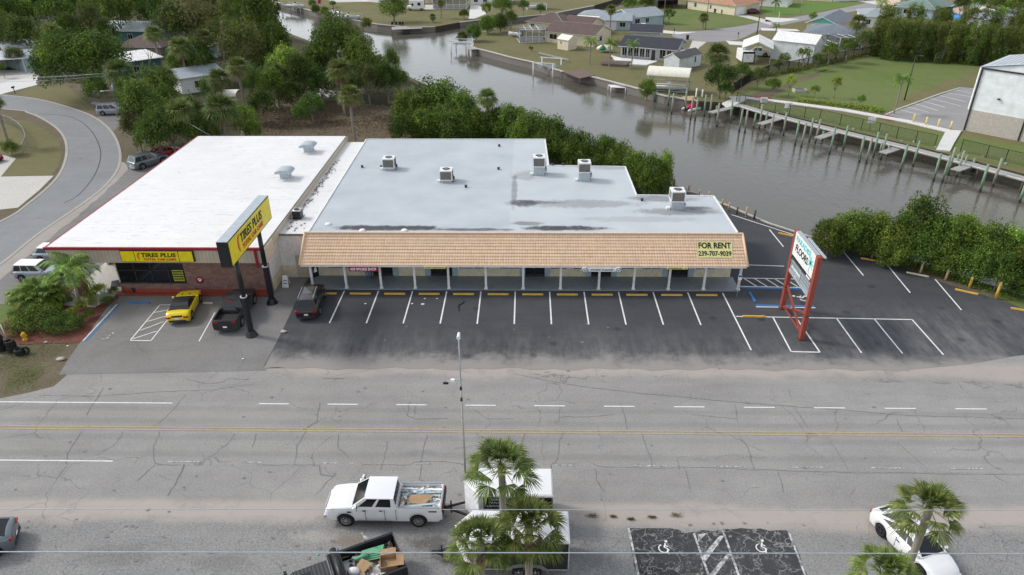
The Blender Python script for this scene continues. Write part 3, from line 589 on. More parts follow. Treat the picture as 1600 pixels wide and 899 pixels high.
for pts, mt in [([(985,42),(1060,50),(1090,50),(1060,54),(1000,49),(985,48)],'concrete_white'),([(1082,64),(1104,66),(1092,75),(1086,83),(1076,78)],'concrete_slab'),([(1134,64),(1165,66),(1170,72),(1140,70)],'concrete_white'),([(1188,44),(1245,46),(1250,49),(1190,48)],'concrete_white'),
    ([(1148,24),(1168,24),(1205,33),(1205,40),(1180,32)],'concrete_slab'),([(1196,27),(1250,30),(1220,35),(1196,34)],'concrete_white'),([(1340,2),(1380,0),(1400,6),(1372,8)],'concrete_white'),([(735,9),(750,9),(760,22),(740,30),(732,30)],'concrete_white'),([(505,-2),(595,-2),(592,3),(525,4)],'concrete_slab'),([(660,8),(680,8),(680,15),(664,15)],'concrete_slab')]:
    lay('driveway', mt, pixpoly(pts), .022)
lay('front_lawn', 'lawn_bright', pixpoly([(1195,3),(1360,2),(1330,9),(1255,22),(1205,27),(1190,20)]), .012); lay('front_lawn', 'lawn_green', pixpoly([(1060,14),(1140,20),(1190,32),(1130,42),(1060,44),(1000,30)]), .010, 3)
lay('mulch_strip', 'mulch_red', pixpoly([(1150,150),(1200,150),(1210,157),(1150,156)]), .02); lay('mulch_strip', 'mulch_red', pixpoly([(1378,178),(1402,184),(1410,188),(1390,190),(1370,184)]), .03)
# dark groves' floor behind the field fence
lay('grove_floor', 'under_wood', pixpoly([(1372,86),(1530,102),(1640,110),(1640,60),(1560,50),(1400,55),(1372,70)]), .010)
for ln, lb in ((far_bank[3:14], 'pale concrete seawall below the lawns of the far houses'), (up_bank[1:9], 'curved concrete seawall round the lawn at top centre'), (up_bank[9:14], 'dark seawall of the narrow side canal behind the brown house')):
    m = MB(); m.mat('concrete'); strip(m, ln, .55, -.1, .07); m.mat('concrete_dark')
    for a, b in zip(ln, ln[1:]):
        d = (Vector(b)-Vector(a)).normalized(); n = Vector((-d.y, d.x))
        for sgn in (-1, 1): A = Vector(a)+n*.12*sgn; B = Vector(b)+n*.12*sgn; m.poly([(*A, -.1), (*B, -.1), (*B, -3.5), (*A, -3.5)])
    tag(m.build('seawall'), lb, 'seawall')
# ------------------------------------------------------------------ shopping strip
def strip_mall():
    t = thing('shopping_strip', 'long shop building with pale blue flat roof and tan tiled mansard over a porch', 'building', (0, 57, 0))
    O = (0, 57, 0)
    def B(m, n, par=t): return m.build(n, par, O if par is t else O, world=True)
    FP = [(-19.4, 57.85), (18.7, 57.85), (18.6, 66.6), (11.0, 66.8), (10.9, 75.3), (2.5, 75.7), (2.3, 85.4), (-19.7, 85.4)]
    m = MB(); m.mat('wall_cream')
    # front wall with real openings (x0,x1,z0,z1)
    doors = [(-14.15, -12.25), (-8.75, -6.75), (-.05, 1.75), (6.0, 7.85), (13.0, 14.85)]
    wins = [(-18.3, -15.2), (-6.2, -3.35), (-2.55, -.75), (2.35, 4.3), (5.2-2.6+2.75, 5.2+2.15-1.55), (8.55, 10.35), (10.75, 12.25), (15.3, 17.45)]
    wins[4] = (5.05, 5.6)
    wins = [(-18.3, -15.2), (-6.2, -3.35), (-2.45, -.55), (2.25, 4.15), (8.9, 9.0), (10.55, 12.4), (15.45, 17.3)]
    wins = [(-18.3, -15.2), (-6.2, -3.35), (-2.45, -.55), (2.25, 3.75), (4.35, 5.7), (8.35, 10.05), (10.6, 12.4), (15.45, 17.3)]
    cuts = sorted([(a, b, 'd') for a, b in doors]+[(a, b, 'w') for a, b in wins]); x = -19.3; yf, yb = 57.85, 58.1; top = 4.45
    for a, b, k_ in cuts:
        if a > x: m.box(x, a, yf, yb, 0, top)
        if k_ == 'd': m.box(a, b, yf, yb, 2.25, top)
        else: m.box(a, b, yf, yb, 0, .85); m.box(a, b, yf, yb, 2.3, top)
        x = b
    m.box(x, 18.7, yf, yb, 0, top)
    for a, b in zip(FP[1:], FP[2:]+FP[:1]):
        if a[1] < 58 and b[1] < 58: continue
        m.poly([(*a, 0), (*b, 0), (*b, 4.5), (*a, 4.5)])
    B(m, 'wall')
    m = MB(); m.mat('roof_blue').sheet([(x*1.002, y) for x, y in FP], 4.56); m.mat('white_paint')
    rim = [(x*1.003, y) for x, y in FP]
    for a, b in zip(rim, rim[1:]+rim[:1]):
        if a[1] < 58 and b[1] < 58: continue
        L = (Vector(b)-Vector(a)).length; m.bar((*a, 4.56), (*b, 4.56), .12, .16)
    B(m, 'roof')
    # mansard
    m = MB(); m.mat('tile'); x0, x1 = -19.75, 19.15
    yb_, zb, yt, zt = 54.85, 2.72, 56.75, 4.92
    SL = hypot(yt-yb_, zt-zb); n = 10; N = 78
    for i in range(n):          # each course of tiles steps out over the one below
        a, b = i/n, (i+1)/n
        ya, za = yb_+(yt-yb_)*a, zb+(zt-zb)*a; yc, zc = yb_+(yt-yb_)*b, zb+(zt-zb)*b; lift = .035
        m.poly([(x0+.30*a, ya-lift, za+lift*.8), (x1-.30*a, ya-lift, za+lift*.8), (x1-.30*b, yc, zc), (x0+.30*b, yc, zc)], [(0, SL*a), (x1-x0, SL*a), (x1-x0, SL*b), (0, SL*b)])
        m.poly([(x0+.30*a, ya, za), (x1-.30*a, ya, za), (x1-.30*a, ya-lift, za+lift*.8), (x0+.30*a, ya-lift, za+lift*.8)], [(0,.03),(30,.03),(30,.05),(0,.05)])
    # hip ends and back face
    for xx, s_ in ((x0, 1), (x1, -1)):
        m.poly([(xx, yb_, zb), (xx+.3*s_, yt, zt), (xx+.3*s_, 57.8, zt-.3), (xx, 57.8, zb)], [(0,0),(0,SL),(1,SL),(1.6,0)])
    m.poly([(x0+.3, yt, zt), (x1-.3, yt, zt), (x1-.3, 57.7, 4.58), (x0+.3, 57.7, 4.58)], [(0,1),(38,1),(38,1.3),(0,1.3)])
    cap = MB(); cap.mat('tile'); 
    roof = B(m, 'mansard_roof')
    m = MB(); m.mat('wall_pink').bar((x0+.25, yt, zt+.05), (x1-.25, yt, zt+.05), .2, .12); m.mat('tile')
    for xx, s_ in ((x0, 1), (x1, -1)): m.tube([(xx, yb_-.02, zb), (xx+.3*s_, yt, zt+.06)], .10, 6)
    for f in range(len(m.f)): m.uv.setdefault(f, [(.1, .2)]*len(m.f[f]))
    B(m, 'ridge_cap')
    m = MB(); m.mat('white_paint').box(x0+.1, x1-.1, 54.82, 54.98, 2.57, 2.72); m.box(x0+.1, x0+.25, 54.98, 57.8, 2.57, 2.72); m.box(x1-.25, x1-.1, 54.98, 57.8, 2.57, 2.72); B(m, 'fascia')
    m = MB(); m.mat('cream_paint').box(x0+.25, x1-.25, 54.98, 57.85, 2.64, 2.70); B(m, 'porch_ceiling')
    m = MB(); m.mat('porch_slab').box(-19.55, 18.95, 55.3, 57.85, 0, .12); B(m, 'porch_floor')
    for px in (489, 541.5, 596, 649, 701.5, 759.5, 817.5, 875.5, 935, 989, 1043.5, 1098, 1152):
        x = at(px, 451, .12).x; m = MB(); m.mat('white_paint').cb(x, 55.5, 1.38, .19, .19, 2.52); m.cb(x, 55.5, .16, .32, .32, .10); m.cb(x, 55.5, 2.5, .28, .28, .10); B(m, 'porch_column')
    for a, b in doors:
        m = MB(); m.mat('dark_metal')
        for xx in (a+.03, (a+b)/2, b-.03): m.box(xx-.03, xx+.03, 57.9, 57.98, .12, 2.25)
        m.box(a, b, 57.9, 57.98, 2.17, 2.25); m.box(a, b, 57.9, 57.98, 0.12, .3); d = B(m, 'door')
        g_ = MB(); g_.mat('glass_dark').box(a+.06, b-.06, 57.94, 57.96, .3, 2.17); B(g_, 'pane', d)
        m = MB(); m.mat('silver_trim').box((a+b)/2-.14, (a+b)/2-.1, 57.84, 57.88, .9, 1.3); B(m, 'handle', d)
        for q0, q1 in ((a-.5, a-.02), (b+.02, b+.5)): m = MB(); m.mat('wall_blue').box(q0, q1, 57.80, 57.845, .14, 2.4); B(m, 'door_pilaster')
    for a, b in wins:
        m = MB(); m.mat('white_paint'); m.box(a, b, 57.9, 57.98, 2.24, 2.3); m.box(a, b, 57.82, 57.98, .85, .91)
        for xx in (a+.03, (a+b)/2, b-.03): m.box(xx-.03, xx+.03, 57.9, 57.98, .91, 2.24)
        w_ = B(m, 'window'); g_ = MB(); g_.mat('glass_dark').box(a+.06, b-.06, 57.94, 57.96, .91, 2.24); B(g_, 'pane', w_)
    m = MB(); m.mat('plastic_white').box(-7.95, -7.68, 57.86, 57.88, .95, 1.2); B(m, 'door_notice')
    m = MB(); m.mat('plastic_white').box(.55, .7, 57.86, 57.88, 1.0, 1.2); B(m, 'door_notice')
    return t
strip_mall()
# small items on its roof
R = random.Random(5)
def ac_unit(px, py, label, tall, s=1.0, dz=4.56):
    p = at(px, py, dz); t = thing('rooftop_air_conditioner', label, 'air conditioner', p, group='rooftop air conditioners')
    w_ = .62*s; h0 = tall
    m = MB(); m.mat('galv').cb(0, 0, h0/2, w_*2-.1, w_*2-.1, h0); m.box(w_-.05, w_+.25, -.3, .1, h0*.4, h0*.65); m.build('curb', t)
    m = MB(); m.mat('white_paint').cb(0, 0, h0+.06, w_*2+.06, w_*2+.06, .10); m.cb(0, 0, h0+1.02, w_*2+.05, w_*2+.05, .12)
    for a in (-1, 1):
        for b in (-1, 1): m.cb(a*w_, b*w_, h0+.55, .09, .09, .92)
    c = m.build('casing', t)
    m = MB(); m.mat('coil_grey').cb(0, 0, h0+.54, w_*2-.04, w_*2-.04, .86); m.mat('concrete_dark')
    for i in range(9): m.cb(0, -w_-.005, h0+.16+i*.09, w_*2-.1, .015, .02); m.cb(w_+.005, 0, h0+.16+i*.09, .015, w_*2-.1, .02)
    m.build('coil_grille', c)
    m = MB(); m.mat('void_dark').lathe([(0, .0), (w_*.62, .0)], (0, 0, h0+1.10)); m.mat('silver_trim')
    m.lathe([(w_*.62, -.01), (w_*.66, .03), (w_*.7, -.01)], (0, 0, h0+1.09))
    for i in range(4): a = i*pi/4; m.bar((-cos(a)*w_*.62, -sin(a)*w_*.62, h0+1.12), (cos(a)*w_*.62, sin(a)*w_*.62, h0+1.12), .02)
    m.build('fan', t)
    m = MB(); m.mat('dark_metal').cb(w_+.12, .25, h0*.5+.1, .16, .3, .35); m.tube([(w_+.1, .2, .05), (w_+.1, .2, h0+.4)], .03, 5); m.build('conduit_box', t)
    m = MB(); m.mat('plastic_white').cb(-w_-.18, -.3, .12, .34, .4, .22); m.build('drain_trap', t)
    return t
ac_unit(609, 264, 'low rooftop air conditioner, furthest left of the five on the blue roof', .25)
ac_unit(698, 283, 'grey rooftop air conditioner on a low curb, alone near the middle of the blue roof', .25)
ac_unit(842, 272, 'tall-curbed rooftop air conditioner beside the rear corner step of the blue roof', .95)
ac_unit(912, 281, 'rooftop air conditioner on a tall galvanised curb, on the middle step of the blue roof', .95)
ac_unit(1056, 325, 'rooftop air conditioner on a galvanised curb nearest the canal end of the blue roof', .8)
for i, (px, py) in enumerate([(566,262),(596,262),(728,293),(779,265),(780,229),(1003,314),(863,259),(880,259),(513,351),(566,361),(632,361)]):
    p = at(px, py, 4.56); m = MB(); white = i >= 8
    m.mat('plastic_white' if white else 'dark_metal').lathe([(0,.0),(.12,.0),(.12,.16),(.16,.16),(.16,.24),(0,.26)] if not white else [(0,0),(.32,0),(.26,.12),(.1,.16),(0,.16)], (0,0,0), n=10)
    o = m.build('roof_vent', loc=p); tag(o, ['small dark vent stub on the far left of the blue roof','small dark vent stub left of the leftmost rooftop unit','small dark vent stub right of the middle rooftop unit','dark vent stub at the seam of the blue roof','dark vent stub near the rear edge of the blue roof','tiny vent stub on the right wing of the blue roof','vent stub at the rear step, left one','vent stub at the rear step, right one','white roof drain cap at the front left corner of the blue roof','white scrap on the stained front edge of the blue roof, left one','white scrap on the stained front edge of the blue roof, right one'][i], 'vent')
# signs of the strip
def board(name, label, cx, cz, w_, h_, mat, y=54.78, edge='dark_metal', cat='sign', th=.06):
    t = thing(name, label, cat, (cx, y, cz)); m = MB(); m.mat(mat).box(-w_/2, w_/2, -th, 0, -h_/2, h_/2); m.build('panel', t); return t
def front_text(t, txt, size, mat, x=0, z=0, y=-.07, **k): return text_mesh(txt, size, mat, 'lettering', t, frame((x, y, z), (1,0,0), (0,0,1)), **k)
def scribble(t, w_, h_):
    "lettering too small to read in the photograph: rows of short dark strokes"
    R = random.Random(int(w_*100)); m = MB(); m.mat('ink_black'); x = -w_/2
    while x < w_/2:
        if R.random() < .87: z = R.uniform(-.2,.2)*h_; m.bar((x, -.065, -h_/2), (x+R.uniform(-.02,.04), -.065, h_/2), .03); m.bar((x, -.066, z), (x+.06, -.066, z+R.uniform(-.03,.03)), .025)
        x += .11
    m.build('lettering', t)
a0, a1 = at(541, 420, 2.5), at(585, 420, 2.5)
s_ = board('shop_sign', 'maroon shop sign with white letters hung from the porch fascia', -14.15, 2.4, 2.5, .42, 'sign_red'); front_text(s_, '420 SMOKE SHOP', .34, 'ink_white', width=2.3, bold=.008)
s_ = board('shop_sign', 'yellow-green sign strip under the tiles above the second shop door', -7.9, 2.58, 1.85, .22, 'sign_pale'); scribble(s_, 1.6, .13)
s_ = board('shop_sign', 'yellow sign strip with dark lettering above the rightmost shop door', 13.1, 2.6, 1.8, .2, 'sign_pale'); scribble(s_, 1.5, .12)
s_ = board('shop_sign', 'white sign with a round emblem at each end above the fourth shop door', 6.6, 2.42, 2.4, .34, 'ink_white'); scribble(s_, 1.9, .17)
for sx_ in (-1.45, 1.45):
    m = MB(); m.mat('ink_white').lathe([(0,-.05),(.3,-.05),(.3,.05),(0,.05)], (sx_, -.05, -.03), 'y', 16); m.mat('ink_black'); 
    m.lathe([(.22,-.11),(.27,-.11)], (sx_, -.0, -.03), 'y', 16); m.tube([(sx_-.12, -.12, .08), (sx_, -.12, -.12), (sx_+.12, -.12, .08)], .025, 5); m.build('emblem', s_)
# for-rent banner flat on the tiles
pa, pb = at(1089, 384, 4.2), at(1144, 404, 3.3)
ey = Vector((0, 1.9, 2.2)).normalized(); ex = Vector((1,0,0)); nrm = ex.cross(ey); c0 = Vector((0, 54.85, 2.72))+ey*1.5; cx_ = (at(1116.5, 394, 3.7).x)
t = thing('rent_banner', 'pale yellow for-rent banner lying on the tiles at the right end of the mansard', 'banner', (cx_, c0.y, c0.z))
m = MB(); m.mat('sign_pale'); Z = nrm*.06
def pt(u_, v_, k_=1.0): return tuple(ex*u_+ey*v_+Z*k_)
m.poly([pt(-1.5,-.72), pt(1.5,-.72), pt(1.55,.72), pt(-1.48,.72)]); m.poly([pt(-1.5,-.72,.4), pt(-1.48,.72,.4), pt(1.55,.72,.4), pt(1.5,-.72,.4)]); m.build('cloth', t)
text_mesh('FOR RENT', .72, 'ink_black', 'lettering', t, frame(ex*0+ey*.34+nrm*.07, ex, ey), width=2.8, bold=.02); text_mesh('239-707-9039', .6, 'ink_black', 'lettering', t, frame(ey*-.37+nrm*.07, ex, ey), width=2.85, bold=.012)

# low connecting link between the two buildings
t = thing('link_building', 'low white link building with white roof between the tyre shop and the blue-roofed strip', 'building', (-21, 57.7, 0))
m = MB(); m.mat('white_paint').box(-22.4, -19.72, 57.7, 57.9, 0, 4.3); m.mat('wall_cream').box(-22.38, -19.73, 57.66, 57.7, 0, 1.25); m.build('wall', t, t.location, world=True); m = MB(); m.mat('cream_paint').box(-22.4, -19.75, 84.5, 84.7, 0, 4.2); m.build('wall', t, t.location, world=True)
m = MB(); m.mat('roof_white').box(-22.2, -19.6, 57.6, 84.8, 4.3, 4.42); m.mat('concrete_dark').box(-22.2, -19.7, 57.5, 57.59, 4.28, 4.47); roofm = m
m = MB(); m.mat('beige_metal').box(-21.0, -19.8, 57.60, 57.655, .05, 2.3); d_ = m.build('door', t, t.location, world=True)
m = MB(); m.mat('silver_trim').box(-20.05, -19.95, 57.55, 57.60, 1.0, 1.12); m.build('handle', d_, t.location, world=True)
# stains of the link roof are algae in the gutter line
m = roofm; m.mat('concrete_dark'); R = random.Random(9)
for i in range(190):
    y = R.uniform(58.2, 78); x = -21.8+abs(R.gauss(0, .3 if y > 61 else .7)); r_ = R.uniform(.04, .15); m.sheet([(x+r_*cos(q*pi/3)*R.uniform(.4,1), y+2*r_*sin(q*pi/3)*R.uniform(.4,1)) for q in range(6)], 4.425+i*.0002)
m.build('roof', t, t.location, world=True)
# condenser on it
p = at(466, 341, 4.42); t = thing('condenser_unit', 'small black condenser unit with pale round top standing on the link roof', 'air conditioner', p)
m = MB(); m.mat('black_metal').cb(0,0,.42,.78,.78,.8); m.build('casing', t); m = MB(); m.mat('concrete').cb(0,0,.85,.82,.82,.06); m.build('top_rim', t); m = MB(); m.mat('void_dark').lathe([(0,.89),(.3,.89)], (0,0,0)); m.mat('silver_trim').lathe([(.3,.885),(.33,.92),(.36,.885)], (0,0,0)); m.build('fan', t); m = MB(); m.mat('black_metal').tube([(-.35,-.2,.1),(-.7,-.4,.06),(-1.0,-.5,.3)], .035, 6); m.build('pipe', t)

# ------------------------------------------------------------------ tyre shop
t = thing('tyre_shop', 'large shop with bright white flat roof, ribbed beige fascia and brick front', 'building', (-31, 60, 0)); O = t.location
def B(m, n, par=None): return m.build(n, par or t, O, world=True)
X0_, X1_, YF, YB = -40.75, -22.2, 53.62, 85.6; ZR = 4.93
m = MB(); m.mat('roof_white').poly([(X0_, YF, ZR), (X1_, YF, ZR), (X1_, YB, ZR), (X0_, YB, ZR)]); B(m, 'roof')
m = MB(); m.mat('fascia_rib').box(X0_+.05, X1_-.02, YF+.03, YF+.2, 3.5, ZR-.2); m.box(X0_+.05, X0_+.2, YF+.2, 60, 3.5, ZR-.2); B(m, 'fascia')
m = MB(); m.mat('red_trim').box(X0_-.15, X1_+.02, YF-.08, YF+.1, ZR-.2, ZR+.03); m.box(X0_-.1, X0_+.04, YF+.1, YB, ZR-.2, ZR+.02); x = at(394,400,4.2).x
rp = at(395, 392, 4.9); m.box(rp.x-.1, rp.x+.1, YF-.1, YF+.02, 3.1, ZR-.1); B(m, 'red_trim')
m = MB(); m.mat('beige_metal').box(X1_, X1_+.12, YF+.25, YB, 4.1, ZR+.02); m.mat('dark_metal').box(X1_-.02, X1_+.05, YF, YB, ZR+.02, ZR+.06); m.mat('wall_pink').box(X1_+.01, X1_+.2, YF-.05, YF+2.0, 3.5, ZR-.02); B(m, 'side_parapet')
m = MB(); m.mat('white_paint').box(-22.65, -22.42, 54.9, 85.4, 0, 4.6); m.mat('wall_cream').box(-22.415, -22.40, 54.9, 57.65, 0, 1.25); m.mat('concrete').box(X0_+.6, X0_+.8, 60, 85.4, 0, 4.8); m.box(X0_+.6, -22.65, 85.2, 85.4, 0, 4.8); B(m, 'wall')
m = MB(); m.mat('brick'); wx0, wx1 = -36.2, -29.9
m.box(wx1, -22.42, 54.62, 54.9, 0, 3.6); m.box(-35.9, wx1, 54.62, 54.9, 0, .95); m.box(-35.9, wx1, 54.62, 54.9, 3.3, 3.6); B(m, 'brick_wall')
m = MB(); m.mat('red_trim').box(-24.0+1.2, -22.4, 54.56, 54.60, 0, 3.5); m.mat('rust_red').box(-35.9, -22.42, 54.57, 54.615, .13, .42); B(m, 'painted_base')
m = MB(); m.mat('dark_metal')
for x in [wx0+.4+i*1.48 for i in range(5)]: m.box(x-.04, x+.04, 54.66, 54.8, .95, 3.3)
m.box(-35.9, wx1, 54.66, 54.8, .95, 1.05); m.box(-35.9, wx1, 54.66, 54.8, 2.2, 2.28); sw = B(m, 'shop_window')
m = MB(); m.mat('glass_dark').box(-35.8, wx1, 54.72, 54.74, 1.0, 3.3); B(m, 'pane', sw)
m = MB(); m.mat('poster_olive').box(-31.0, -30.05, 54.64, 54.66, 1.2, 2.3); m.mat('ink_black')
for i in range(4): m.box(-30.95, -30.1, 54.625, 54.638, 1.36+i*.24, 1.46+i*.24)
B(m, 'window_poster')
# slanted entrance screen
A_, Bq = Vector((-35.9, 54.75)), Vector((-38.4, 60.6)); m = MB(); m.mat('glass_dark').poly([(*A_, .1), (*Bq, .1), (*Bq, 3.6), (*A_, 3.6)]); m.mat('cream_paint')
for i in range(6): q = A_+(Bq-A_)*i/5; m.cb(q.x, q.y, 1.8, .12, .12, 3.5)
m.bar((*A_, .2), (*Bq, .2), .1); m.bar((*A_, 2.2), (*Bq, 2.2), .1); en = B(m, 'entrance_screen')
m = MB(); m.mat('black_metal'); q = A_+(Bq-A_)*.3; n_ = Vector((-1,-.43)).normalized()*.9; d_ = (Bq-A_).normalized()*.75; m.poly([(*(q-d_+n_*.1), .045), (*(q+d_+n_*.1), .045), (*(q+d_+n_*1.3), .045), (*(q-d_+n_*1.3), .045)]); tag(m.build('door_mat'), 'black door mat on the pale walk of the tyre shop entrance', 'mat')
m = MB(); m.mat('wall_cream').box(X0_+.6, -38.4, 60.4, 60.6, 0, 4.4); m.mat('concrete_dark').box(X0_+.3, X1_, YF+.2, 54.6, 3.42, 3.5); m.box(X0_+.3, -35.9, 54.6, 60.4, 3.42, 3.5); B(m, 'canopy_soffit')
m = MB(); m.mat('brick').box(-39.4, -38.75, 53.85, 54.5, 0, 3.45); B(m, 'brick_pillar')
m = MB(); m.mat('black_metal').lathe([(0,.0),(.3,.02),(.32,.3),(.22,.42),(0,.45)], (0,0,0)); tag(m.build('planter_pot', loc=at(212,454,.13)), 'round black pot on the red kerb left of the shop window', 'pot'); m = MB(); m.mat('black_metal').lathe([(0,.0),(.22,.02),(.24,.16),(0,.2)], (0,0,0)); tag(m.build('planter_pot', loc=at(283,452,.13)), 'low black dish on the red kerb near the yellow car', 'pot')
m = MB(); m.mat('ink_red'); pm = zs = None
cx_ = at(312, 441, 1.2).x; m = MB(); m.mat('sign_red').lathe([(0,-.02),(.34,-.02),(.34,.0)], (cx_, 54.6, 1.35), 'y', 18); m.mat('ink_white').box(cx_-.12, cx_+.12, 54.57, 54.585, 1.22, 1.38); m.bar((cx_-.18, 54.57, 1.4), (cx_, 54.57, 1.52), .05); m.bar((cx_, 54.57, 1.52), (cx_+.18, 54.57, 1.4), .05); B(m, 'wall_emblem')
# fascia sign
sx0 = at(186, 400, 4.2).x; 
def tires_art(par, w_, h_, mk, dark='ink_black'):
    text_mesh('TIRES PLUS', h_*.56, dark, 'lettering', par, mk(0.04*w_, h_*.13), width=w_*.86, bold=h_*.012, shear=.15); text_mesh('TOTAL CAR CARE', h_*.28, 'ink_red', 'lettering', par, mk(0.06*w_, -h_*.28), width=w_*.82, bold=h_*.01)
    m = MB(); F = mk(0, 0)
    for rr, mt, of, th0, th1 in ((.44, 'ink_red', .004, 100, 235), (.36, 'ink_orange', .008, 110, 225)):
        m.mat(mt); P = []
        for i in range(11):
            a = radians(th0+(th1-th0)*i/10); P.append((a, h_*rr, h_*(.05+.09*sin(pi*i/10))))
        for (a, r_, tk), (b, r2, tk2) in zip(P, P[1:]):
            q = [F@Vector((-w_*.39+cos(x_)*y_*.8, sin(x_)*y_, of)) for x_, y_ in ((a, r_), (b, r2), (b, r2-tk2), (a, r_-tk))]; m.poly([tuple(v_) for v_ in q])
    m.build('wheel_arc', par)
xa = at(187, 402, 4.25).x; 
def xon(px, py, Y): d = ray(px, py); tt = Y/d.y; return (CP+d*tt)
a_, b_ = xon(187, 393, 53.45), xon(303, 409, 53.45); cx_, cz_, w_, h_ = (a_.x+b_.x)/2, (a_.z+b_.z)/2, b_.x-a_.x, abs(a_.z-b_.z)
ts = thing('fascia_sign', 'long yellow box sign in three panels on the beige fascia of the tyre shop', 'sign', (cx_, 53.45, cz_))
m = MB(); m.mat('black_metal').box(-w_/2-.05, w_/2+.05, .005, .2, -h_/2-.05, h_/2+.05); m.build('cabinet', ts)
for q0, q1 in ((-.5, -.315), (-.305, .30), (.31, .5)): m = MB(); m.mat('sign_yellow').box(w_*q0, w_*q1, -.03, .004, -h_/2, h_/2); m.build('face_panel', ts)
tires_art(ts, w_*.56, h_*1.0, lambda u_, v_: frame((u_, -.045, v_), (1,0,0), (0,0,1)))
# street sign on two black posts
ts = thing('pole_sign', 'big yellow box sign on two tall black posts in front of the tyre shop', 'pole sign', (-21.95, 50.3, 0))
m = MB(); m.mat('black_metal').box(-.42, .42, -4.25, 4.95, 7.02, 9.02); m.mat('void_dark').box(-.3, .3, -4.27, -4.25, 7.2, 8.7); m.build('cabinet', ts)
m = MB(); m.mat('galv').box(-.40, .40, -4.24, 4.94, 9.02, 9.05); m.build('top_cover', ts)
for s_ in (1, -1):
    m = MB(); m.mat('sign_yellow').box(*sorted((s_*.42, s_*.44)), -4.15, 4.87, 7.1, 8.95); fp = m.build('face_panel', ts)
    tires_art(fp, 5.6, 1.75, (lambda u_, v_: frame((.455, .1+u_, 8.03+v_), (0,1,0), (0,0,1))) if s_ > 0 else (lambda u_, v_: frame((-.455, .1-u_, 8.03+v_), (0,-1,0), (0,0,1))))
for yy in (-2.6, 2.6):
    m = MB(); m.mat('black_metal').tube([(0,yy,.35),(0,yy,3.6)], .24, 12, cap=False); m.tube([(0,yy,3.6),(0,yy,7.05)], .19, 12); m.mat('silver_trim').tube([(0,yy,3.56),(0,yy,3.66)], .27, 12); m.mat('black_metal').lathe([(.26,.5),(.42,.18),(.5,0)], (0,yy,0), n=10); m.build('post', ts)
# red pylon
ps = thing('pylon_sign', 'leaning-framed flooring shop pylon sign on two red steel posts in the lot', 'pylon sign', (21.75, 50.0, 0))
for yy in (-2.4, 2.4):
    m = MB(); m.mat('rust_red').cb(0, yy, 3.65, .34, .42, 7.3); m.mat('dark_metal').cb(0, yy, 2.2, .36, .44, .06); m.cb(0, yy, .04, .42, .5, .08); m.build('post', ps)
m = MB(); m.mat('rust_red').bar((0,-2.2,.35),(0,2.2,2.35),.14); m.bar((0,2.2,.35),(0,-2.2,2.35),.14); m.bar((0,-2.2,.4),(0,2.2,.4),.1); m.build('cross_brace', ps)
m = MB(); m.mat('white_paint').box(-.17, -.11, -2.18, 2.18, 5.3, 7.25); m.box(.11, .17, -2.18, 2.18, 5.3, 7.25); hd = m.build('header_panel', ps)
m = MB(); m.mat('galv').box(-.16, .16, -2.18, 2.18, 7.25, 7.32); m.bar((.25,-2.9,7.4),(.25,.6,7.4),.16,.1); m.build('top_rail', ps)
mk = lambda u_, v_: frame((-.175, -u_, v_), (0,-1,0), (0,0,1))
text_mesh('PARADISE', .62, 'ink_teal', 'lettering', hd, mk(-.25, 6.85), width=3.2, bold=.015); text_mesh('FLOORS', .80, 'ink_black', 'lettering', hd, mk(-.35, 6.1), width=2.7, bold=.02)
m = MB(); m.mat('ink_teal')
for i in range(7): a = radians(-30+i*40); P = [(-.178, -(1.55+cos(a)*r_), 6.3+sin(a)*r_-.25*r_*r_) for r_ in (0, .3, .6)]; m.bar(P[0], P[1], .02, .12); m.bar(P[1], P[2], .02, .07)
m.bar((-.178,-1.55,6.3),(-.178,-1.4,5.5),.02,.06); m.build('palm_emblem', hd)
m = MB(); m.mat('void_dark').box(-.17, -.15, -2.18, 2.18, 5.0, 5.26); m.box(.15, .17, -2.18, 2.18, 5.0, 5.26); m.mat('ink_white').box(-.178, -.172, -2.0, -1.2, 5.06, 5.2); m.build('phone_strip', ps)
m = MB(); m.mat('galv')
for z in (4.95, 4.7, 4.42, 4.16): m.box(-.13, .13, -2.18, 2.18, z, z+.05)
for yy in (-2.16, 0, 2.16): m.box(-.1, .1, yy-.05, yy+.05, 4.0, 5.0)
m.box(-.17, .17, -2.18, 2.18, 3.72, 3.98); tf = m.build('tenant_frame', ps)
for z in (4.76, 4.48, 4.22):
    for y0, y1 in ((-2.08, -.08), (.08, 2.08)): m = MB(); m.mat('shingle_slate' if y1 < 0 or z > 4.3 else 'white_paint').box(-.05, .05, y0, y1, z, z+.2); m.build('tenant_slat', tf)
# parking signs
def parking_sign(px, py, h, label, rz=0, blue=True):
    t = thing('parking_sign', label, 'sign', at(px, py), rz); m = MB(); m.mat('galv').tube([(0,0,0),(0,0,h)], .035, 6); m.build('post', t)
    m = MB(); m.mat('ink_white').box(-.16, .16, -.06, -.04, h-.55, h-.05); p_ = m.build('plate', t); m = MB(); m.mat('blue_stop').box(-.15, .15, -.068, -.062, h-.28, h-.07); m.build('emblem', p_)
parking_sign(248, 453, 2.6, 'blue and white parking sign on a thin post before the tyre shop window'); parking_sign(1151, 465, 2.3, 'parking sign on a thin post at the right end of the porch')
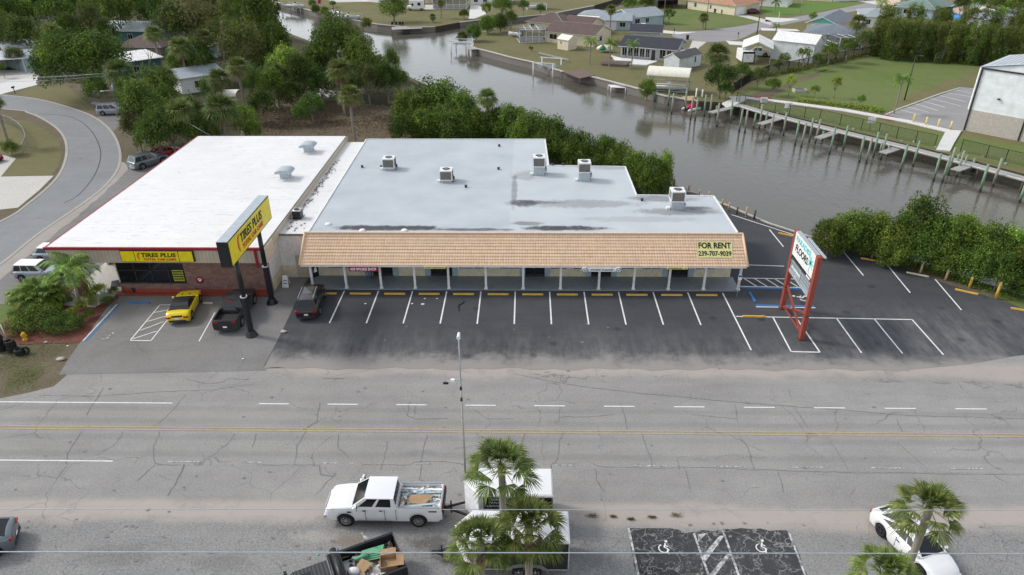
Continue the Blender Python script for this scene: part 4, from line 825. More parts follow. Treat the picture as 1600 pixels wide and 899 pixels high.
# roof ventilators of the tyre shop
for px, py, lb in ((447, 278, 'blue-grey hooded ventilator on the white roof, nearer of the two'), (483, 237, 'blue-grey hooded ventilator on the white roof, farther of the two')):
    t = thing('roof_ventilator', lb, 'ventilator', at(px, py, ZR), group='hooded ventilators on the white roof'); m = MB(); m.mat('galv').cb(0,0,.38,.95,.95,.76); m.build('curb', t)
    m = MB(); m.mat('galv'); rows = [[(x, -1.0+.04, z) for x, z in ((-.85,.72),(-.8,.92),(-.45,1.06),(0,1.1),(.45,1.06),(.8,.92),(.85,.72))], [(x, .7, z) for x, z in ((-.85,.72),(-.8,.92),(-.45,1.06),(0,1.1),(.45,1.06),(.8,.92),(.85,.72))]]; m.grid(rows, flip=True); m.poly(rows[0]); m.poly(rows[1][::-1]); m.box(-.8,.8,-.9,.65,.70,.74); m.build('hood', t)
    m = MB(); m.mat('white_paint').cb(0,0,.03,1.25,1.25,.06); m.build('flashing', t)
# sandwich boards
t = thing('folding_board', 'white folding board standing on the dark tarmac between the two buildings', 'sandwich board', at(448, 447)); m = MB(); m.mat('plastic_white').poly([(-.3,-.35,0),(.3,-.35,0),(.22,0,1.1),(-.22,0,1.1)]); m.poly([(.3,.35,0),(-.3,.35,0),(-.22,0,1.1),(.22,0,1.1)]); m.build('panel', t); m = MB(); m.mat('ink_black').bar((-.15,-.25,.4),(.15,-.25,.4),.04); m.bar((-.15,-.17,.65),(.15,-.17,.65),.04); m.build('lettering', t)
t = thing('feather_flag', 'black and white advertising flag on the left end of the porch', 'flag', at(491, 440, .12)); m = MB(); m.mat('black_metal').tube([(0,0,0),(0,0,2.2)], .03, 6); m.build('pole', t); m = MB(); m.mat('ink_black')
m.poly([(.02,0,.4),(.5,.1,.5),(.55,.1,1.9),(.3,0,2.2),(.02,0,2.2)]); m.mat('ink_white').poly([(.1,-.01,.9),(.4,.05,1.0),(.35,.05,1.5),(.15,-.01,1.3)]); m.build('cloth', t)
# ------------------------------------------------------------------ vehicles
def interp(tab, x):
    if x <= tab[0][0]: return tab[0][1]
    for (a, va), (b, vb) in zip(tab, tab[1:]):
        if x <= b: return va+(vb-va)*(x-a)/(b-a)
    return tab[-1][1]
def wheel(t, x, y, r, wd=.22, rimmat='rim', spokes=5):
    s_ = 1 if y > 0 else -1; w_ = thing_part = MB(); yo = y
    w_.mat('rubber').lathe([(r*.62, yo-s_*wd), (r*.95, yo-s_*wd), (r, yo-s_*wd*.8), (r, yo-s_*wd*.2), (r*.95, yo), (r*.66, yo), (r*.62, yo-s_*.03)], (x, 0, r), 'y', 20)
    w_.mat('void_dark').lathe([(0, yo-s_*.1), (r*.64, yo-s_*.1)], (x, 0, r), 'y', 16)
    wo_ = w_.build('wheel', t)
    m = MB(); m.mat(rimmat).lathe([(r*.55, yo-s_*.03), (r*.65, yo-s_*.005), (r*.62, yo-s_*.08)], (x, 0, r), 'y', 20); m.lathe([(0, yo-s_*.01), (r*.17, yo-s_*.015), (r*.18, yo-s_*.06)], (x, 0, r), 'y', 10)
    for i in range(spokes):
        a = 2*pi*i/spokes+.3; m.bar((x, yo-s_*.04, r), (x+cos(a)*r*.6, yo-s_*.03, r+sin(a)*r*.6), r*.17, .04)
    m.build('rim', wo_)
def facepanel(m, q, u0, u1, v0, v1, off=.012, nu=1):
    q = [Vector(p) for p in q]; n = (q[1]-q[0]).cross(q[3]-q[0]).normalized()
    f = lambda u, v: (q[0]*(1-u)+q[1]*u)*(1-v)+(q[3]*(1-u)+q[2]*u)*v+n*off
    m.poly([tuple(f(u0, v0)), tuple(f(u1, v0)), tuple(f(u1, v1)), tuple(f(u0, v1))])
def vehicle(name, label, cat, loc, head, L, W, top, paint, r, ax, cabin, belt=None, group=None, zb=.22, bed=None, roofmat=None, rimmat='rim', glass='glass_dark', lights=True, clad=None, cabmat=None, side_w=((.05,.36),(.40,.68),(.72,.93)), floor_z=None, plate=True, rear_glass=True, fr=.16, spokes=5, flat_rear=False):
    """cabin = (rear base x, rear roof x, front roof x, front base x, belt z, roof z, base half width, roof half width)"""
    t = thing(name, label, cat, loc, head, group); hw = W/2
    plan = [(-L/2, hw*.95), (-L/2+.1, hw*.985), (-L/2+.4, hw), (L/2-.9, hw*.99), (L/2-.35, hw*.95), (L/2-.08, hw*.88), (L/2, hw*.80)] if flat_rear else [(-L/2, hw*(.93 if flat_rear else .80)), (-L/2+.12, hw*.95), (-L/2+.45, hw), (L/2-.9, hw*.985), (L/2-.35, hw*.90), (L/2-.1, hw*.74), (L/2, hw*.60)]
    xs = sorted(set([round(-L/2+L*i/30, 3) for i in range(31)]+[-L/2+.04, L/2-.04]+[round(a+(r+.07)*cos(pi*i/12), 3) for a in ax for i in range(13)]+([bed[0]-.02, bed[0], bed[1], bed[1]+.02] if bed else [])))
    xs = [x for x in xs if -L/2 <= x <= L/2]; rows = []
    for x in xs:
        b = zb+(.12 if abs(x) > L/2-.15 else 0)
        for a in ax:
            d = (r+.07)**2-(x-a)**2
            if d > 0: b = max(b, r+sqrt(d))
        tp = interp(top, x); h = interp(plan, x); b = min(b, tp-.08); H = tp-b
        half = [(h*.94, b), (h*.985, b+.25*H), (h, b+.5*H), (h*.985, b+.78*H), (h*.95, tp-.03)]
        if bed and bed[0] < x < bed[1]: half += [(h*.93, tp), (h*.86, tp), (h*.84, bed[2]), (0, bed[2])]
        else: half += [(h*.90, tp), (h*.60, tp+.025), (h*.3, tp+.035), (0, tp+.04)]
        rows.append([(x, -y, z) for y, z in half]+[(x, y, z) for y, z in half[::-1][1:]])
    m = MB(); m.mat(paint).grid(rows, smooth=not bed); m.smooth = False
    for e, fl in ((0, 0), (-1, 1)): c = rows[e]; m.poly(c if fl else c[::-1])
    body = m.build('body', t)
    m = MB(); m.mat('void_dark').box(-L/2+.15, L/2-.15, -hw+.24, hw-.24, zb-.02, zb+.3)
    for a in ax: m.box(a-r-.05, a+r+.05, -hw+.12, hw-.12, r*.8, r*2+.04)
    m.build('underbody', t)
    rb, rr, fr_, fb, zt_, zr, wb, wr = cabin
    P = [(rb, -wb, zt_), (fb, -wb*.96, zt_), (fb, wb*.96, zt_), (rb, wb, zt_)]; Q = [(rr, -wr, zr), (fr_, -wr*.96, zr), (fr_, wr*.96, zr), (rr, wr, zr)]
    m = MB(); m.mat(cabmat or paint)
    faces = {'R': [P[0], P[1], Q[1], Q[0]], 'F': [P[1], P[2], Q[2], Q[1]], 'L': [P[2], P[3], Q[3], Q[2]], 'B': [P[3], P[0], Q[0], Q[3]]}
    for q in faces.values(): m.poly(q)
    m.build('cabin', t)
    m = MB(); m.mat(roofmat or paint); rw = []
    for i in range(7):
        u_ = i/6; x = rr-.03+(fr_-rr+.06)*u_; cr = .05*sin(pi*(.15+.7*u_)); rw.append([(x, y*wr*1.02, zr-.02+(cr+.02)*(1-abs(y)**2.5)+.015) for y in (-1,-.93,-.6,-.2,.2,.6,.93,1)])
    m.grid(rw, flip=True); m.poly([tuple(Vector(p)-Vector((0,0,.0))) for p in rw[0]]); m.poly(rw[-1][::-1]); m.build('roof', t)
    def glassp(nm, key, *a):
        g_ = MB(); g_.mat(glass); facepanel(g_, faces[key], *a); return g_.build(nm, t)
    glassp('windshield', 'F', .05, .95, .06, .94)
    if rear_glass: glassp('rear_window', 'B', .08, .92, .1, .9)
    for a, b in side_w:
        glassp('side_window', 'R', a, b, .08, .88); glassp('side_window', 'L', 1-b, 1-a, .08, .88)
    for a in ax:
        for s_ in (-1, 1): wheel(t, a, s_*(hw+.005), r, .24, rimmat, spokes)
    for s_ in (-1, 1):
        m = MB(); m.mat(paint).blob((fb-.18, s_*(wb+.13), zt_+.08), (.09, .12, .08), 8, 6); m.build('mirror', t)
        if lights:
            zl = interp(top, -L/2+.1)-.16; m = MB(); m.mat('tail_red').box(-L/2-.015, -L/2+.14, *sorted((s_*hw*.52, s_*hw*.90)), zl-.08, zl+.06); m.build('tail_light', t)
            zl = interp(top, L/2-.1)-.08; m = MB(); m.mat('head_clear').blob((L/2-.16, s_*hw*.68, zl), (.14, .16, .07), 8, 6); m.build('headlight', t)
    m = MB(); m.mat(clad or 'dark_metal').box(-L/2-.03, -L/2+.1, -hw*.72, hw*.72, zb+.08, zb+.26); m.build('rear_bumper', t)
    m = MB(); m.mat('black_metal').box(L/2-.1, L/2+.015, -hw*.45, hw*.45, .38, .56); m.build('grille', t)
    if plate: m = MB(); m.mat('plastic_white').box(-L/2-.04, -L/2-.02, -.16, .16, zb+.34, zb+.48); m.build('license_plate', t)
    return t
def seams(t, W, xs, z0, z1, mat='dark_metal', handles=()):
    for x in xs:
        for s_ in (-1, 1): m = MB(); m.mat(mat).box(x-.008, x+.008, *sorted((s_*(W/2-.02), s_*(W/2+.004))), z0, z1); m.build('door_seam', t)
    for x in handles:
        for s_ in (-1, 1): m = MB(); m.mat('dark_metal').box(x-.09, x+.09, *sorted((s_*(W/2-.01), s_*(W/2+.03))), z1-.16, z1-.12); m.build('door_handle', t)

v = vehicle('coupe', 'bright yellow coupe with black soft roof, nose to the brick wall', 'car', (-28.9, 51.55, .02), radians(99), 4.75, 1.9, [(-2.375,.62),(-2.3,.86),(-2.05,1.0),(-1.2,1.02),(.7,.98),(1.9,.86),(2.3,.72),(2.375,.58)], 'car_yellow', .34, (-1.38, 1.34), (-1.75,-.95,-.02,.75,.98,1.37,.84,.66), roofmat='black_metal', side_w=((.30,.56),(.60,.90)), cabmat='black_metal')
m = MB(); m.mat('black_metal'); q = [(-1.75,.84,.98),(-1.75,-.84,.98),(-.95,-.66,1.37),(-.95,.66,1.37)]; facepanel(m, q, .0, 1, .55, 1, .03); m.build('soft_top', v)
for y_ in (-.2, .42): m = MB(); m.mat('black_metal').bar((.95,y_,1.02),(2.25,y_*.9,.79),.06,.012); m.build('hood_stripe', v)
m = MB(); m.mat('ink_black').box(-2.39,-2.30,-.42,.42,.74,.86); m.build('tail_panel', v)
v = vehicle('pickup_truck', 'black pickup truck parked nose-in beside the nearer black sign post', 'pickup truck', (-24.25, 50.85, .02), radians(93), 5.8, 2.04, [(-2.9,1.12),(-2.84,1.22),(-.9,1.24),(1.2,1.22),(2.5,1.12),(2.9,.85)], 'car_black', .42, (-1.75, 1.85), (-.95,-.7,.65,1.35,1.2,1.88,.90,.76), bed=(-2.8,-.98,.7), flat_rear=True, side_w=((.06,.44),(.48,.84)))
m = MB(); m.mat('foam_green').tube([(-2.0,.2,.68),(-1.8,.3,.72),(-1.7,.1,.7),(-1.85,.0,.7)], .05, 6); tag(m.build('green_hose', loc=None), 'short green hose lying in the bed of the black pickup', 'hose'); o = bpy.data.objects['green_hose']; o.location = v.location; o.rotation_euler = v.rotation_euler
m = MB(); m.mat('tail_red').box(-.98,-.92,-.25,.25,1.89,1.93); m.build('brake_light', v)
v = vehicle('suv', 'black sport utility vehicle parked in the leftmost marked bay by the porch', 'car', (-18.35, 52.35, .025), radians(96), 4.9, 1.95, [(-2.45,.75),(-2.4,1.02),(-2.2,1.1),(1.1,1.1),(2.1,1.0),(2.45,.78)], 'car_dark', .38, (-1.45, 1.48), (-2.3,-1.95,.35,1.15,1.08,1.74,.87,.68), side_w=((.05,.28),(.31,.55),(.58,.86)))
for s_ in (-1, 1): m = MB(); m.mat('silver_trim').bar((-1.8,s_*.62,1.83),(.2,s_*.60,1.83),.03); m.build('roof_rail', v)
m = MB(); m.mat('glass_clear').box(-1.0, .15, -.42, .42, 1.80, 1.815); m.build('sunroof', v)
v = vehicle('compact_car', 'silver boxy compact car beside the tyre shop, nearer of the two', 'car', (-44.9, 57.4, .02), 0, 4.1, 1.8, [(-2.05,.7),(-2.0,1.02),(.9,1.04),(1.7,.96),(2.05,.72)], 'car_silver', .34, (-1.25,1.3), (-1.98,-1.75,.3,1.0,1.02,1.6,.80,.66), roofmat='car_white', side_w=((.04,.26),(.3,.54),(.58,.84)))
v = vehicle('compact_car', 'pale silver car beside the tyre shop, half hidden behind the boxy one', 'car', (-45.4, 61.2, .02), 0, 4.3, 1.8, [(-2.15,.7),(-2.1,.98),(.9,1.0),(1.8,.9),(2.15,.7)], 'car_silver', .33, (-1.3,1.35), (-2.0,-1.5,.3,1.1,.98,1.5,.80,.64), roofmat='car_white', side_w=((.1,.45),(.49,.84)))
p0 = at(207, 267)
v = vehicle('suv', 'dark grey sport utility vehicle with silver rear behind the white-roofed shop', 'car', (p0.x+1.25, p0.y+2.1, .02), radians(57), 4.8, 1.9, [(-2.4,.8),(-2.35,1.05),(1.1,1.08),(2.1,1.0),(2.4,.8)], 'car_grey', .38, (-1.4,1.45), (-2.3,-2.0,.4,1.15,1.06,1.75,.85,.70), clad='silver_trim', side_w=((.05,.3),(.34,.56),(.6,.86)))
m = MB(); m.mat('car_silver').box(-2.42,-2.36,-.86,.86,.5,1.03); m.build('tailgate', v)
p0 = at(258, 247); vehicle('red_car', 'dark red car just showing past the rear edge of the white-roofed shop', 'car', (p0.x-.2, p0.y+.6, .02), radians(50), 4.4, 1.8, [(-2.2,.7),(-2.1,.95),(-1.3,.98),(.9,.95),(2.0,.8),(2.2,.6)], 'car_red', .33, (-1.3,1.3), (-1.7,-.8,.2,1.1,.95,1.4,.78,.58))
p0 = at(174, 181); v = vehicle('minivan', 'silver minivan with its rear hatch open beside the curved side road', 'van', (p0.x, p0.y+1.0, .02), radians(8), 4.9, 1.9, [(-2.45,.7),(-2.4,1.02),(1.3,1.04),(2.2,.85),(2.45,.65)], 'car_silver', .34, (-1.4,1.5), (-2.35,-2.1,.5,1.6,1.0,1.72,.85,.7), side_w=((.05,.3),(.33,.58),(.61,.85)))
m = MB(); m.mat('car_silver').bar((-2.15,0,1.74),(-2.95,0,1.95),1.3,.06); m.build('open_hatch', v)
p0 = at(0, 254); vehicle('hatchback', 'red car cut by the left edge of the photo on a concrete driveway', 'car', (p0.x-1.9, p0.y+.4, .03), radians(-10), 4.2, 1.8, [(-2.1,.7),(-2.0,1.0),(.9,1.0),(1.8,.85),(2.1,.65)], 'car_red', .33, (-1.3,1.3), (-1.9,-1.5,.3,1.1,.98,1.5,.8,.62))
p0 = at(1016, 47.5); 
v = vehicle('sedan', 'small white sedan parked on the pale driveway of the grey-blue house', 'car', (at(1003,46.5).x, at(1003,46.5).y+.6, .03), radians(180), 4.6, 1.8, [(-2.3,.7),(-2.2,.95),(-1.5,1.0),(1.0,.98),(2.1,.8),(2.3,.6)], 'car_white', .33, (-1.4,1.4), (-1.8,-.9,.3,1.2,.96,1.42,.78,.58))
vehicle('parked_car', 'maroon car under the open garage bay of the orange-roofed house', 'car', (at(1175,22).x, at(1175,22).y+.6, .03), radians(170), 4.6, 1.8, [(-2.3,.7),(-2.2,.95),(-1.5,1.0),(1.0,.98),(2.1,.8),(2.3,.6)], 'car_maroon', .33, (-1.4,1.4), (-1.8,-.9,.3,1.2,.96,1.42,.78,.58))
# white work pickup with its load
TW = (-7.83, 29.12, .03)
v = vehicle('work_pickup', 'white crew-cab pickup truck with a bed full of scrap, towing a trailer', 'pickup truck', TW, pi, 6.55, 2.03, [(-3.275,1.18),(-3.22,1.42),(-.75,1.44),(1.4,1.40),(2.0,1.38),(2.85,1.30),(3.12,1.18),(3.22,1.0),(3.275,.8)], 'car_white', .43, (-1.95, 2.1), (-.72,-.62,.92,1.72,1.40,1.99,.96,.84), bed=(-3.16,-.78,.78), zb=.40, side_w=((.10,.46),(.54,.86)), spokes=8, flat_rear=True)
seams(v, 2.03, (-.12, .95, -.74), .50, 1.36, handles=(.08, 1.0))
for s_ in (-1, 1):
    m = MB(); m.mat('dark_metal').box(-.5, 1.5, *sorted((s_*.98, s_*1.12)), .38, .44); m.build('side_step', v)
    m = MB(); m.mat('car_white').box(1.35,1.47,*sorted((s_*1.05,s_*1.28)),1.42,1.72); m.mat('black_metal').box(1.33,1.35,*sorted((s_*1.07,s_*1.26)),1.44,1.70); m.bar((1.4,s_*.95,1.45),(1.4,s_*1.1,1.5),.05); m.build('towing_mirror', v)
    m = MB(); m.mat('dark_metal').box(1.72,1.95,*sorted((s_*1.0,s_*1.028)),1.06,1.16); m.build('fender_vent', v)
    m = MB(); m.mat('ink_black').box(-3.0,-2.55,*sorted((s_*1.008,s_*1.02)),1.16,1.24); m.build('side_badge', v)
    m = MB(); m.mat('grey_metal').box(-3.16,-.80,*sorted((s_*.885,s_*.99)),1.445,1.475); m.build('bed_rail_cap', v)
m = MB(); m.mat('black_metal').box(-3.36,-3.26,-.85,.85,.95,1.30); m.build('tailgate', v)
m = MB(); m.mat('silver_trim').box(3.24,3.34,-.9,.9,.5,.72); m.box(3.26,3.31,-.6,.6,.8,1.0); m.build('front_bumper', v)
R = random.Random(21)
def rel(v, p): c, s_ = cos(v.rotation_euler.z), sin(v.rotation_euler.z); return (v.location.x+p[0]*c-p[1]*s_, v.location.y+p[0]*s_+p[1]*c, v.location.z+p[2])
planks = [('ink_white',-2.0,-.62,2.3),('plank_blue',-1.95,-.48,2.2),('plank_blue',-2.0,-.34,2.2),('wood_post',-1.9,-.22,1.9),('plank_blue',-2.05,-.12,2.1),('white_paint',-2.0,.0,2.2),('plank_blue',-1.9,.66,2.0),('white_paint',-2.0,-.72,2.25)]
lbs = ['white trim board in the pickup load, nearest the far side','thick blue-grey plank in the pickup load, outermost of three','blue-grey plank in the middle of the pickup load','thin tan board in the pickup load','long blue-grey plank crossing the pickup load','white board lying across the middle of the pickup load','blue-grey plank by the near side of the pickup bed','white board along the far wall of the pickup bed']
for i, (mt, x, y, l) in enumerate(planks):
    m = MB(); m.mat(mt); a = R.uniform(-.05,.05); m.bar((-l/2, -a*l, 0), (l/2, a*l, R.uniform(0,.12)), .13, .03); o = m.build('plank', loc=rel(v, (x, y, 1.15+R.uniform(0,.15)))); tag(o, lbs[i], 'board', 'boards in the bed of the white pickup')
def rubbish(name, label, v, x0, x1, y0, y1, z, mats, n, seed, size=.22):
    R = random.Random(seed); m = MB()
    for i in range(n):
        m.mat(R.choice(mats)); x, y = R.uniform(x0, x1), R.uniform(y0, y1); s_ = R.uniform(.4, 1)*size; e = Euler((R.uniform(-.7,.7), R.uniform(-.7,.7), R.uniform(0, 6))); hgt_ = z+R.uniform(-.06,.12)
        q = [e.to_matrix()@Vector(p)+Vector((x, y, hgt_)) for p in ((-s_,-s_*.6,0),(s_*R.uniform(.5,1),-s_*.5,R.uniform(0,.06)),(s_,s_*.7,0),(-s_*.7,s_*.5,R.uniform(0,.08)))]; m.poly([tuple(p) for p in q])
    m.mat(mats[0]).box(x0, x1, y0, y1, z-.25, z-.08)
    o = m.build(name, loc=v.location); o.rotation_euler = v.rotation_euler; tag(o, label, 'debris', kind='stuff'); return o
rubbish('scrap_load', 'loose white and brown scrap filling the bed of the white pickup', v, -3.05, -.9, -.8, .8, 1.2, ['white_paint','plank_blue','wood_post','plastic_white','concrete_dark','cardboard'], 110, 4, .14)
m = MB(); m.mat('cardboard').poly([(-.75,-.35,0),(.6,-.25,.05),(.7,.3,.02),(-.3,.38,.0)]); o = m.build('plywood_sheet', loc=rel(v, (-2.0, .22, 1.34)), rz=pi); tag(o, 'tan plywood sheet lying on the load of the white pickup', 'plywood')
# dump-bed truck
TD = (-7.63, 24.4, .03); hd_ = radians(207)
t = thing('dump_truck', 'black dump-bed truck loaded with cardboard, with a rolled tarp housing behind its cab', 'truck', TD, hd_)
m = MB(); m.mat('black_metal'); L2, W2 = 1.42, 1.18
for y in (-W2, W2): m.box(-L2, L2, y-.05, y+.05, .75, 1.75); m.box(-L2-.02, L2+.02, y-.07, y+.07, 1.72, 1.80)
m.box(L2-.06, L2, -W2, W2, .75, 2.0); m.box(-L2, L2, -W2, W2, .7, .78)
for x in (-1.3,-.45,.45): 
    for y in (-W2-.08, W2+.08): m.box(x-.04, x+.04, y-.03, y+.03, .75, 1.74)
m.build('dump_bed', t); m = MB(); m.mat('dark_metal').box(-L2-.06, -L2, -W2, W2, .75, 1.6); m.build('tailgate', t)
m = MB(); m.mat('black_metal').tube([(L2+.22,-1.25,2.0),(L2+.22,1.25,2.0)], .17, 10); m.box(L2+.05, L2+.4, -1.28, 1.28, 1.6, 1.98); m.tube([(L2+.5,-1.1,1.9),(L2+.5,1.1,1.9)], .09, 8); m.build('tarp_roll', t)
rows = [[(x, y, 1.93+.04*(1-(y/.8)**2)+(.012 if i%2 else 0)) for y in (-.82,-.78,-.4,0,.4,.78,.82)] for i, x in enumerate([L2+.65+.09*j for j in range(19)])]
m = MB(); m.mat('car_black').grid(rows, smooth=False, flip=True); m.build('cab_roof', t)
m = MB(); m.mat('glass_dark').box(L2+1.5, L2+2.1, -.45, .45, 1.975, 1.99); m.build('sunroof', t)
m = MB(); m.mat('car_black').box(L2+.6, L2+2.3, -.93, .93, .6, 1.3); m.poly([(L2+.62,-.92,1.3),(L2+3.0,-.9,1.3),(L2+2.28,-.8,1.94),(L2+.65,-.8,1.94)]); m.poly([(L2+3.0,.9,1.3),(L2+.62,.92,1.3),(L2+.65,.8,1.94),(L2+2.28,.8,1.94)]); m.box(L2+2.3, L2+4.3, -.93, .93, .6, 1.27); m.build('cab', t)
m = MB(); m.mat('glass_clear'); facepanel(m, [(L2+3.0,-.88,1.3),(L2+3.0,.88,1.3),(L2+2.28,.78,1.94),(L2+2.28,-.78,1.94)], .03,.97,.03,.97,.0); m.build('windshield', t)
for s_ in (-1,1):
    m = MB(); m.mat('glass_dark'); q = [(L2+.62,-.93*1,1.3),(L2+3.0,-.91,1.3),(L2+2.28,-.81,1.94),(L2+.65,-.81,1.94)]; q = q if s_ < 0 else [(a, -b, c) for a, b, c in (q[1], q[0], q[3], q[2])]; facepanel(m, q, .1, .85, .12, .85, .015); m.build('side_window', t)
    m = MB(); m.mat('black_metal').box(L2+2.55,L2+2.7,*sorted((s_*1.1,s_*1.32)),1.35,1.65); m.bar((L2+2.6,s_*.9,1.4),(L2+2.6,s_*1.15,1.45),.04); m.build('mirror', t)
    for x in (-.6, L2+3.2): wheel(t, x, s_*1.05, .42, .3)
m = MB(); m.mat('ink_white').box(-1.0, .1, -1.262, -1.255, 1.15, 1.3); 
text_mesh('DUMPER', .18, 'ink_white', 'lettering', t, frame((-.6, 1.262, 1.35), (-1,0,0), (0,0,1)), width=.9) if False else None
rubbish('waste_load', 'crumpled paper, film and wood scraps filling the black dump bed', t, -1.3, 1.3, -1.05, 1.05, 1.25, ['white_paint','cardboard','plastic_white','wood_post','dark_metal','wood_dark'], 150, 8, .2)
m = MB(); m.mat('foam_green'); 
for i in range(4): m.poly([(-.7+i*.1,-.18+i*.07,i*.05),(.5,-.32+i*.1,.05+i*.05),(.68,.2+i*.05,.08+i*.05),(-.5,.36,.02+i*.05)])
m.tube([(-.9,.0,.1),(-.2,.02,.16)], .1, 8); tag(m.build('green_foam', loc=rel(t, (-.15, -.5, 1.42)), rz=radians(20)), 'sheets of pale green foam on top of the dump bed load', 'foam sheets')
m = MB(); m.mat('cardboard').box(-.42,.42,-.4,-.38,0,.35); m.box(-.42,.42,.38,.4,0,.35); m.box(-.42,-.40,-.38,.38,0,.35); m.box(.4,.42,-.38,.38,0,.35); m.box(-.4,.4,-.38,.38,0,.03); m.poly([(.42,-.4,.35),(.75,-.38,.3),(.75,.36,.26),(.42,.4,.35)]); m.poly([(-.4,.4,.35),(.4,.4,.35),(.38,.7,.42),(-.36,.7,.40)]); tag(m.build('cardboard_box', loc=rel(t, (-.75, .35, 1.35)), rz=radians(12)), 'big open cardboard box at the tail of the dump bed', 'box')
m = MB(); m.mat('plastic_white').blob((0,0,.15),(.32,.26,.2),10,6,.12,3); tag(m.build('plastic_bag', loc=rel(t, (1.0, .1, 1.4))), 'white plastic bag on the dump load next to the tarp roll', 'bag')
m = MB(); m.mat('cardboard').poly([(-.35,-.3,0),(.4,-.25,.1),(.3,.35,.16),(-.3,.25,.05)]); tag(m.build('cardboard_piece', loc=rel(t, (.5, .05, 1.5)), rz=1), 'flattened brown cardboard piece in the middle of the dump load', 'cardboard')
# egret on the bed rim
t2 = thing('egret', 'white egret standing on the top rail of the black dump bed', 'bird', rel(t, (-.02, -1.2, 1.8)), radians(200))
m = MB(); m.mat('bird_white'); rows = []
for x, z, ry, rz in ((-.26,.20,.012,.012),(-.18,.235,.05,.045),(-.05,.27,.085,.08),(.06,.30,.08,.08),(.12,.35,.04,.05),(.13,.44,.024,.026),(.10,.53,.02,.022),(.12,.60,.024,.026),(.17,.625,.03,.028),(.21,.62,.014,.014)):
    rows.append([(x*.62, ry*cos(k*pi/4), z*1.06+rz*1.3*sin(k*pi/4)) for k in range(8)])
m.grid(rows, True); m.build('body', t2); m = MB(); m.mat('beak').tube([(.13,0,.66),(.23,0,.64)], [.012,.003], 6); m.build('beak', t2)
for s_ in (-1, 1): m = MB(); m.mat('ink_black').tube([(.0,s_*.03,.24),(.02,s_*.03,.12),(0,s_*.03,.0),(.05,s_*.03,.0)], .008, 5); m.build('leg', t2)
# enclosed trailers
def trailer(label, x0, x1, y0, y1, zt_, lines, side='void_dark', wheels=True, tongue=True):
    cx, cy = (x0+x1)/2, (y0+y1)/2; t = thing('enclosed_trailer', label, 'trailer', (cx, cy, .02)); l, w_ = (x1-x0)/2, (y1-y0)/2; nose = .85
    FPn = [(-l, 0), (-l+nose, w_), (l, w_), (l, -w_), (-l+nose, -w_)]
    m = MB(); m.mat('plastic_white').prism(FPn, .45, zt_-.06); m.build('box_body', t)
    m = MB(); m.mat('car_white')
    big = [(-l-.04, 0), (-l+nose, w_+.04), (l+.03, w_+.04), (l+.03, -w_-.04), (-l+nose, -w_-.04)]; m.prism(big, zt_-.12, zt_-.02)
    small = [(a*.97, b*.93) for a, b in big]; n = 5
    for i in range(n): j = (i+1)%n; m.poly([(*big[j], zt_-.02), (*big[i], zt_-.02), (*small[i], zt_+.05), (*small[j], zt_+.05)][::-1])
    m.sheet(small, zt_+.05); m.build('roof', t)
    for s_ in (-1, 1): m = MB(); m.mat(side).box(-l+nose+.25, l-.04, *sorted((s_*(w_+.002), s_*(w_+.012))), .5, zt_-.16); m.build('side_wrap', t)
    m = MB(); m.mat('silver_trim').box(-l+nose, l, -w_-.02, -w_+.0, .42, .5); m.box(l-.04, l+.03, -w_-.02, -w_+.05, .45, zt_-.12); m.box(-l+nose-.02, -l+nose+.2, -w_-.012, -w_, .5, zt_-.12); m.build('corner_trim', t)
    for i, s in enumerate(lines): text_mesh(s, .2, 'ink_white', 'lettering', t, frame((-l+nose+.95, -w_-.018, zt_-.32-i*.24), (1,0,0), (0,0,1)), width=.17*len(s)*.75)
    for x in (.35, 1.2):
        for s_ in (-1, 1): wheel(t, x, s_*(w_+.16), .34, .2)
    for s_ in (-1, 1):
        m = MB(); m.mat('grey_metal'); pr = [(1.75*.62*cos(a), .62*sin(a)) for a in [pi*i/8 for i in range(9)]]; m.grid([[(.775+p[0]*1.0, s_*(w_+.0), .42+p[1]*.75) for p in pr], [(.775+p[0], s_*(w_+.22), .42+p[1]*.75) for p in pr]]); m.build('mudguard', t)
    m = MB(); m.mat('black_metal').bar((-l-1.15,0,.5),(-l+.6,.7,.45),.1); m.bar((-l-1.15,0,.5),(-l+.6,-.7,.45),.1); m.cb(-l-1.2,0,.52,.3,.14,.12); m.tube([(-l-.8,0,.1),(-l-.8,0,1.0)],.05,6); m.build('tow_hitch', t)
    return t
trailer('white-roofed trailer with black lettered side, hitched behind the white pickup', -3.35, 1.5, 28.12, 30.15, 2.5, ['WOOD','VINYL','LAMINATE'])
y0_ = at(850,847,2.5).y; trailer('white-roofed trailer with black side and green mark, nearest the camera', -3.55, 2.25, y0_, y0_+2.0, 2.5, ['TILE'])
# white saloon near right edge, grey car cut off left
v = vehicle('sedan', 'white sedan with dark glass parked askew under the palm at lower right', 'car', (20.65, 26.85, .03), radians(-73), 4.85, 1.86, [(-2.425,.72),(-2.38,.98),(-2.1,1.06),(-1.3,1.08),(1.0,1.0),(1.9,.88),(2.3,.74),(2.425,.6)], 'car_white', .35, (-1.38,1.42), (-1.95,-.75,.25,1.2,1.02,1.44,.82,.60), rimmat='dark_metal', side_w=((.08,.36),(.40,.66),(.69,.9)))
seams(v, 1.86, (-.35,.55), .35, .98, handles=(-.2,.7)); m = MB(); m.mat('black_metal').box(-2.2,-1.95,-.5,.5,1.085,1.10); m.build('boot_trim', v)
v = vehicle('hatchback', 'blue-grey car cut off by the left edge in the foreground', 'car', (-29.75, 26.0, .03), radians(203), 4.6, 1.85, [(-2.3,.8),(-2.25,1.05),(-1.9,1.12),(1.0,1.02),(1.9,.9),(2.3,.66)], 'car_grey', .35, (-1.35,1.35), (-2.1,-1.3,.3,1.2,1.06,1.5,.82,.62))
